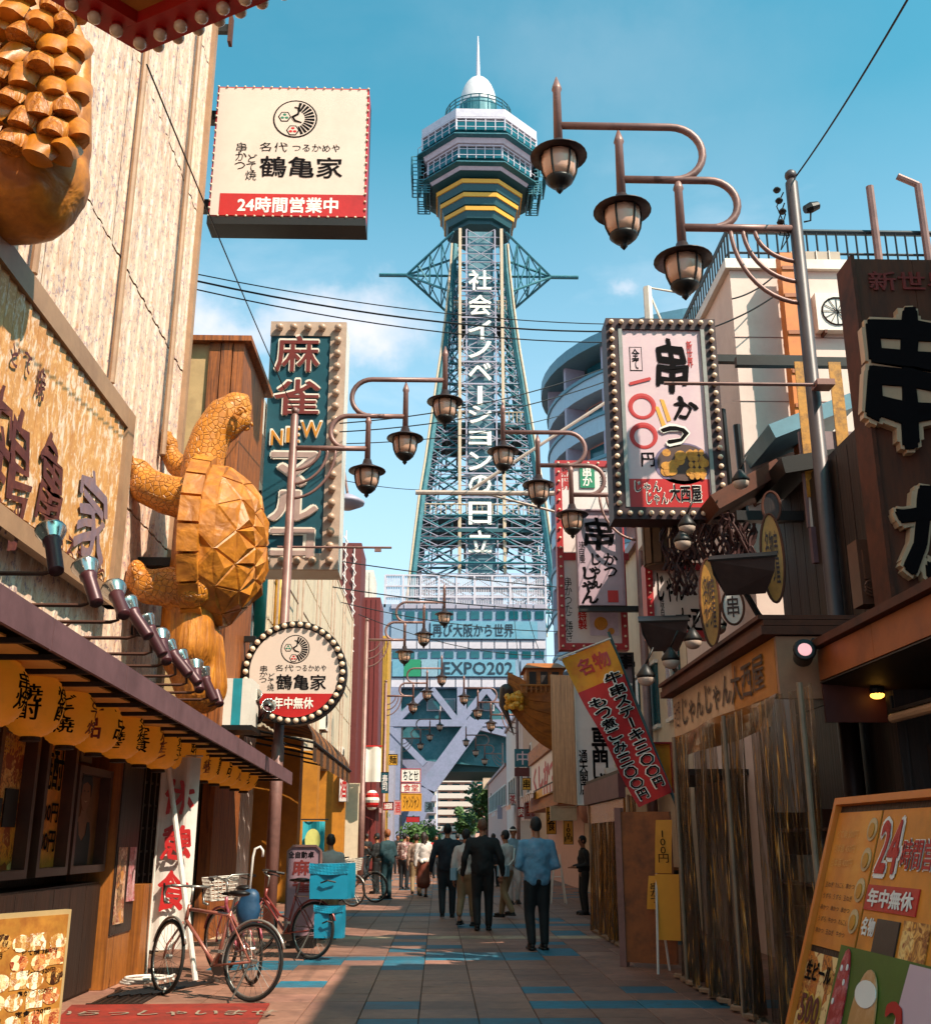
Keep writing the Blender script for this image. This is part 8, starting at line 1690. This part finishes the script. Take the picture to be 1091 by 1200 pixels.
person('cook in dark clothes working at the open right stall', 0, 0, 1.65, None, R(100), m_blk, m_blk, h_blk, arms=('front', 'front'), Y=21.6) .location = (3.9, 21.6, 0)
person('seated-height customer in black at the counter of the right stall', 0, 0, 1.5, None, -R(80), m_blk, m_blk, h_blk, arms=('front', 'front'), Y=22.4).location = (2.95, 22.6, 0)
# small signs, air conditioners and awnings that crowd both far sides
random.seed(31)
sgn = [((398, 905, 407, 940), 40, m_wf, '酒', m_rink, 'small white vertical sign at the end of the cream building'), ((447, 905, 455, 930), 52, m_tealp, '寿司', m_wf, 'teal vertical sign past the red column'),
 ((455, 884, 466, 897), 60, m_yel, '麺', m_ink, 'yellow square sign high among the left poles'), ((449, 940, 461, 950), 48, m_rf, '大衆酒場', m_wink, 'red strip sign low on the left behind the poles'), ((476, 957, 492, 964), 70, m_rf, '', m_ink, 'red awning board in the far left shops'),
 ((498, 940, 508, 952), 88, m_wf, '湯', m_ink, 'tiny white sign by the far shrub'), ((640, 946, 652, 978), 30, m_fo, '定食', m_ink, 'orange vertical banner beside the man in blue'), ((627, 930, 640, 944), 42, m_bb, '薬', m_wf, 'pale blue box sign on the far right row'),
 ((596, 930, 606, 944), 62, m_wf, '茶', m_rink, 'small white sign beside the grey disc plate'), ((606, 946, 616, 958), 56, m_rf, '肉', m_wink, 'small red square sign low on the far right'), ((612, 912, 622, 926), 50, m_yel, '串', m_ink, 'yellow sign under the red strip on the far right'),
 ((575, 930, 586, 940), 90, m_ff, '', m_ink, 'tan panel sign near the street end, right'), ((660, 962, 672, 990), 22.5, m_ysh, '100円', m_ink, 'orange price banner on the open right stall'), ((652, 925, 668, 938), 27, m_wf, '営業中', m_rink, 'white opening notice above the open stall')]
for px, Y, f, st, ink, lb in sgn: plain_sign(lb, px, Y, f, st, ink, vert=(px[3] - px[1]) > (px[2] - px[0]) * 1.5, frame=m_black, off=.03)
for i, (Y, z) in enumerate(((20.5, 5.2), (24, 4.4), (28, 5.0), (35, 4.4), (38.5, 4.8), (46, 4.6), (51, 5.2))): ac_unit('outdoor air conditioner on the right houses, %s' % ['closest, above the stall', 'second along', 'third, under the gabled roof', 'fourth along', 'fifth along', 'sixth along', 'farthest'][i], 4.3, Y, z, R(-90))
for i, (Y, z) in enumerate(((30, 4.6), (37, 5.0), (44, 4.4))): ac_unit('outdoor air conditioner on the cream building, %s' % ['nearest', 'middle', 'farthest'][i], -3.82, Y, z, R(90))
p_ = onY(985, 345, 13.9); ac_unit('air conditioner under the roof railing of the pale building', p_.x, 13.85, p_.z - .6, 0)
for i, (X, Y, s_, c1) in enumerate(((4.2, 29, -1, m_red), (4.2, 37, -1, m_aw), (4.2, 47, -1, m_fo), (-3.9, 53, 1, m_red), (-3.9, 62, 1, m_gr), (4.2, 60, -1, m_bb))):
    t = th('striped_awning', 'striped shop awning %s' % ['red, right side beyond the open stall', 'brown, right side farther on', 'orange, right side under the tan house', 'red, far left', 'green, far left by the yellow tower', 'pale blue, far right'][i], 'awning', (X, Y, 2.9), R(-90 if s_ < 0 else 90))
    for k in range(9): b = MB(); x0_ = (k * .42) * s_; b.add([(x0_, 0, .5), (x0_ + .4 * s_, 0, .5), (x0_ + .4 * s_, -1.1, 0), (x0_, -1.1, 0), (x0_, -1.1, -.2), (x0_ + .4 * s_, -1.1, -.2)], [(0, 1, 2, 3), (3, 2, 5, 4)]); b.build('canvas_strip', c1 if k % 2 else m_wf, t)
# hoses lying by the shop column
t = th('coiled_hose', 'white hoses and cables coiled on the pavement by the orange end column', 'hose', (-3.0, 11.75, .02)); b = MB()
for k in range(3): b.tube([((.18 + .03 * k) * math.cos(a * .5) + .05 * k, (.22 + .02 * k) * math.sin(a * .5), .015 + .02 * k + .003 * a) for a in range(14)], .014, 6)
b.tube([(.1, -.2, .015), (.35, -.35, .015), (.4, -.6, .015)], .014, 6); b.build('hose', m_white, t, True)
b = MB()
for k in range(5): b.tube([(-.05 + .09 * k, -.9 + .05 * k, .012), (.35 + .09 * k, .2, .012)], .012, 4)
b.build('cables', m_black, t)
# drain grate by the column
t = th('drain_grate', 'dark slotted drain grate set in the left pavement beside the bicycle', 'grate', (-2.9, 11.0, .0)); b = MB()
for k in range(8): b.box((.06 * k - .2, 0, .008), (.035, .9, .014))
b.box((0, -.45, .008), (.5, .04, .016)); b.box((0, .45, .008), (.5, .04, .016)); b.build('bars', m_black, t)
bpy.data.scenes.remove(TMP)
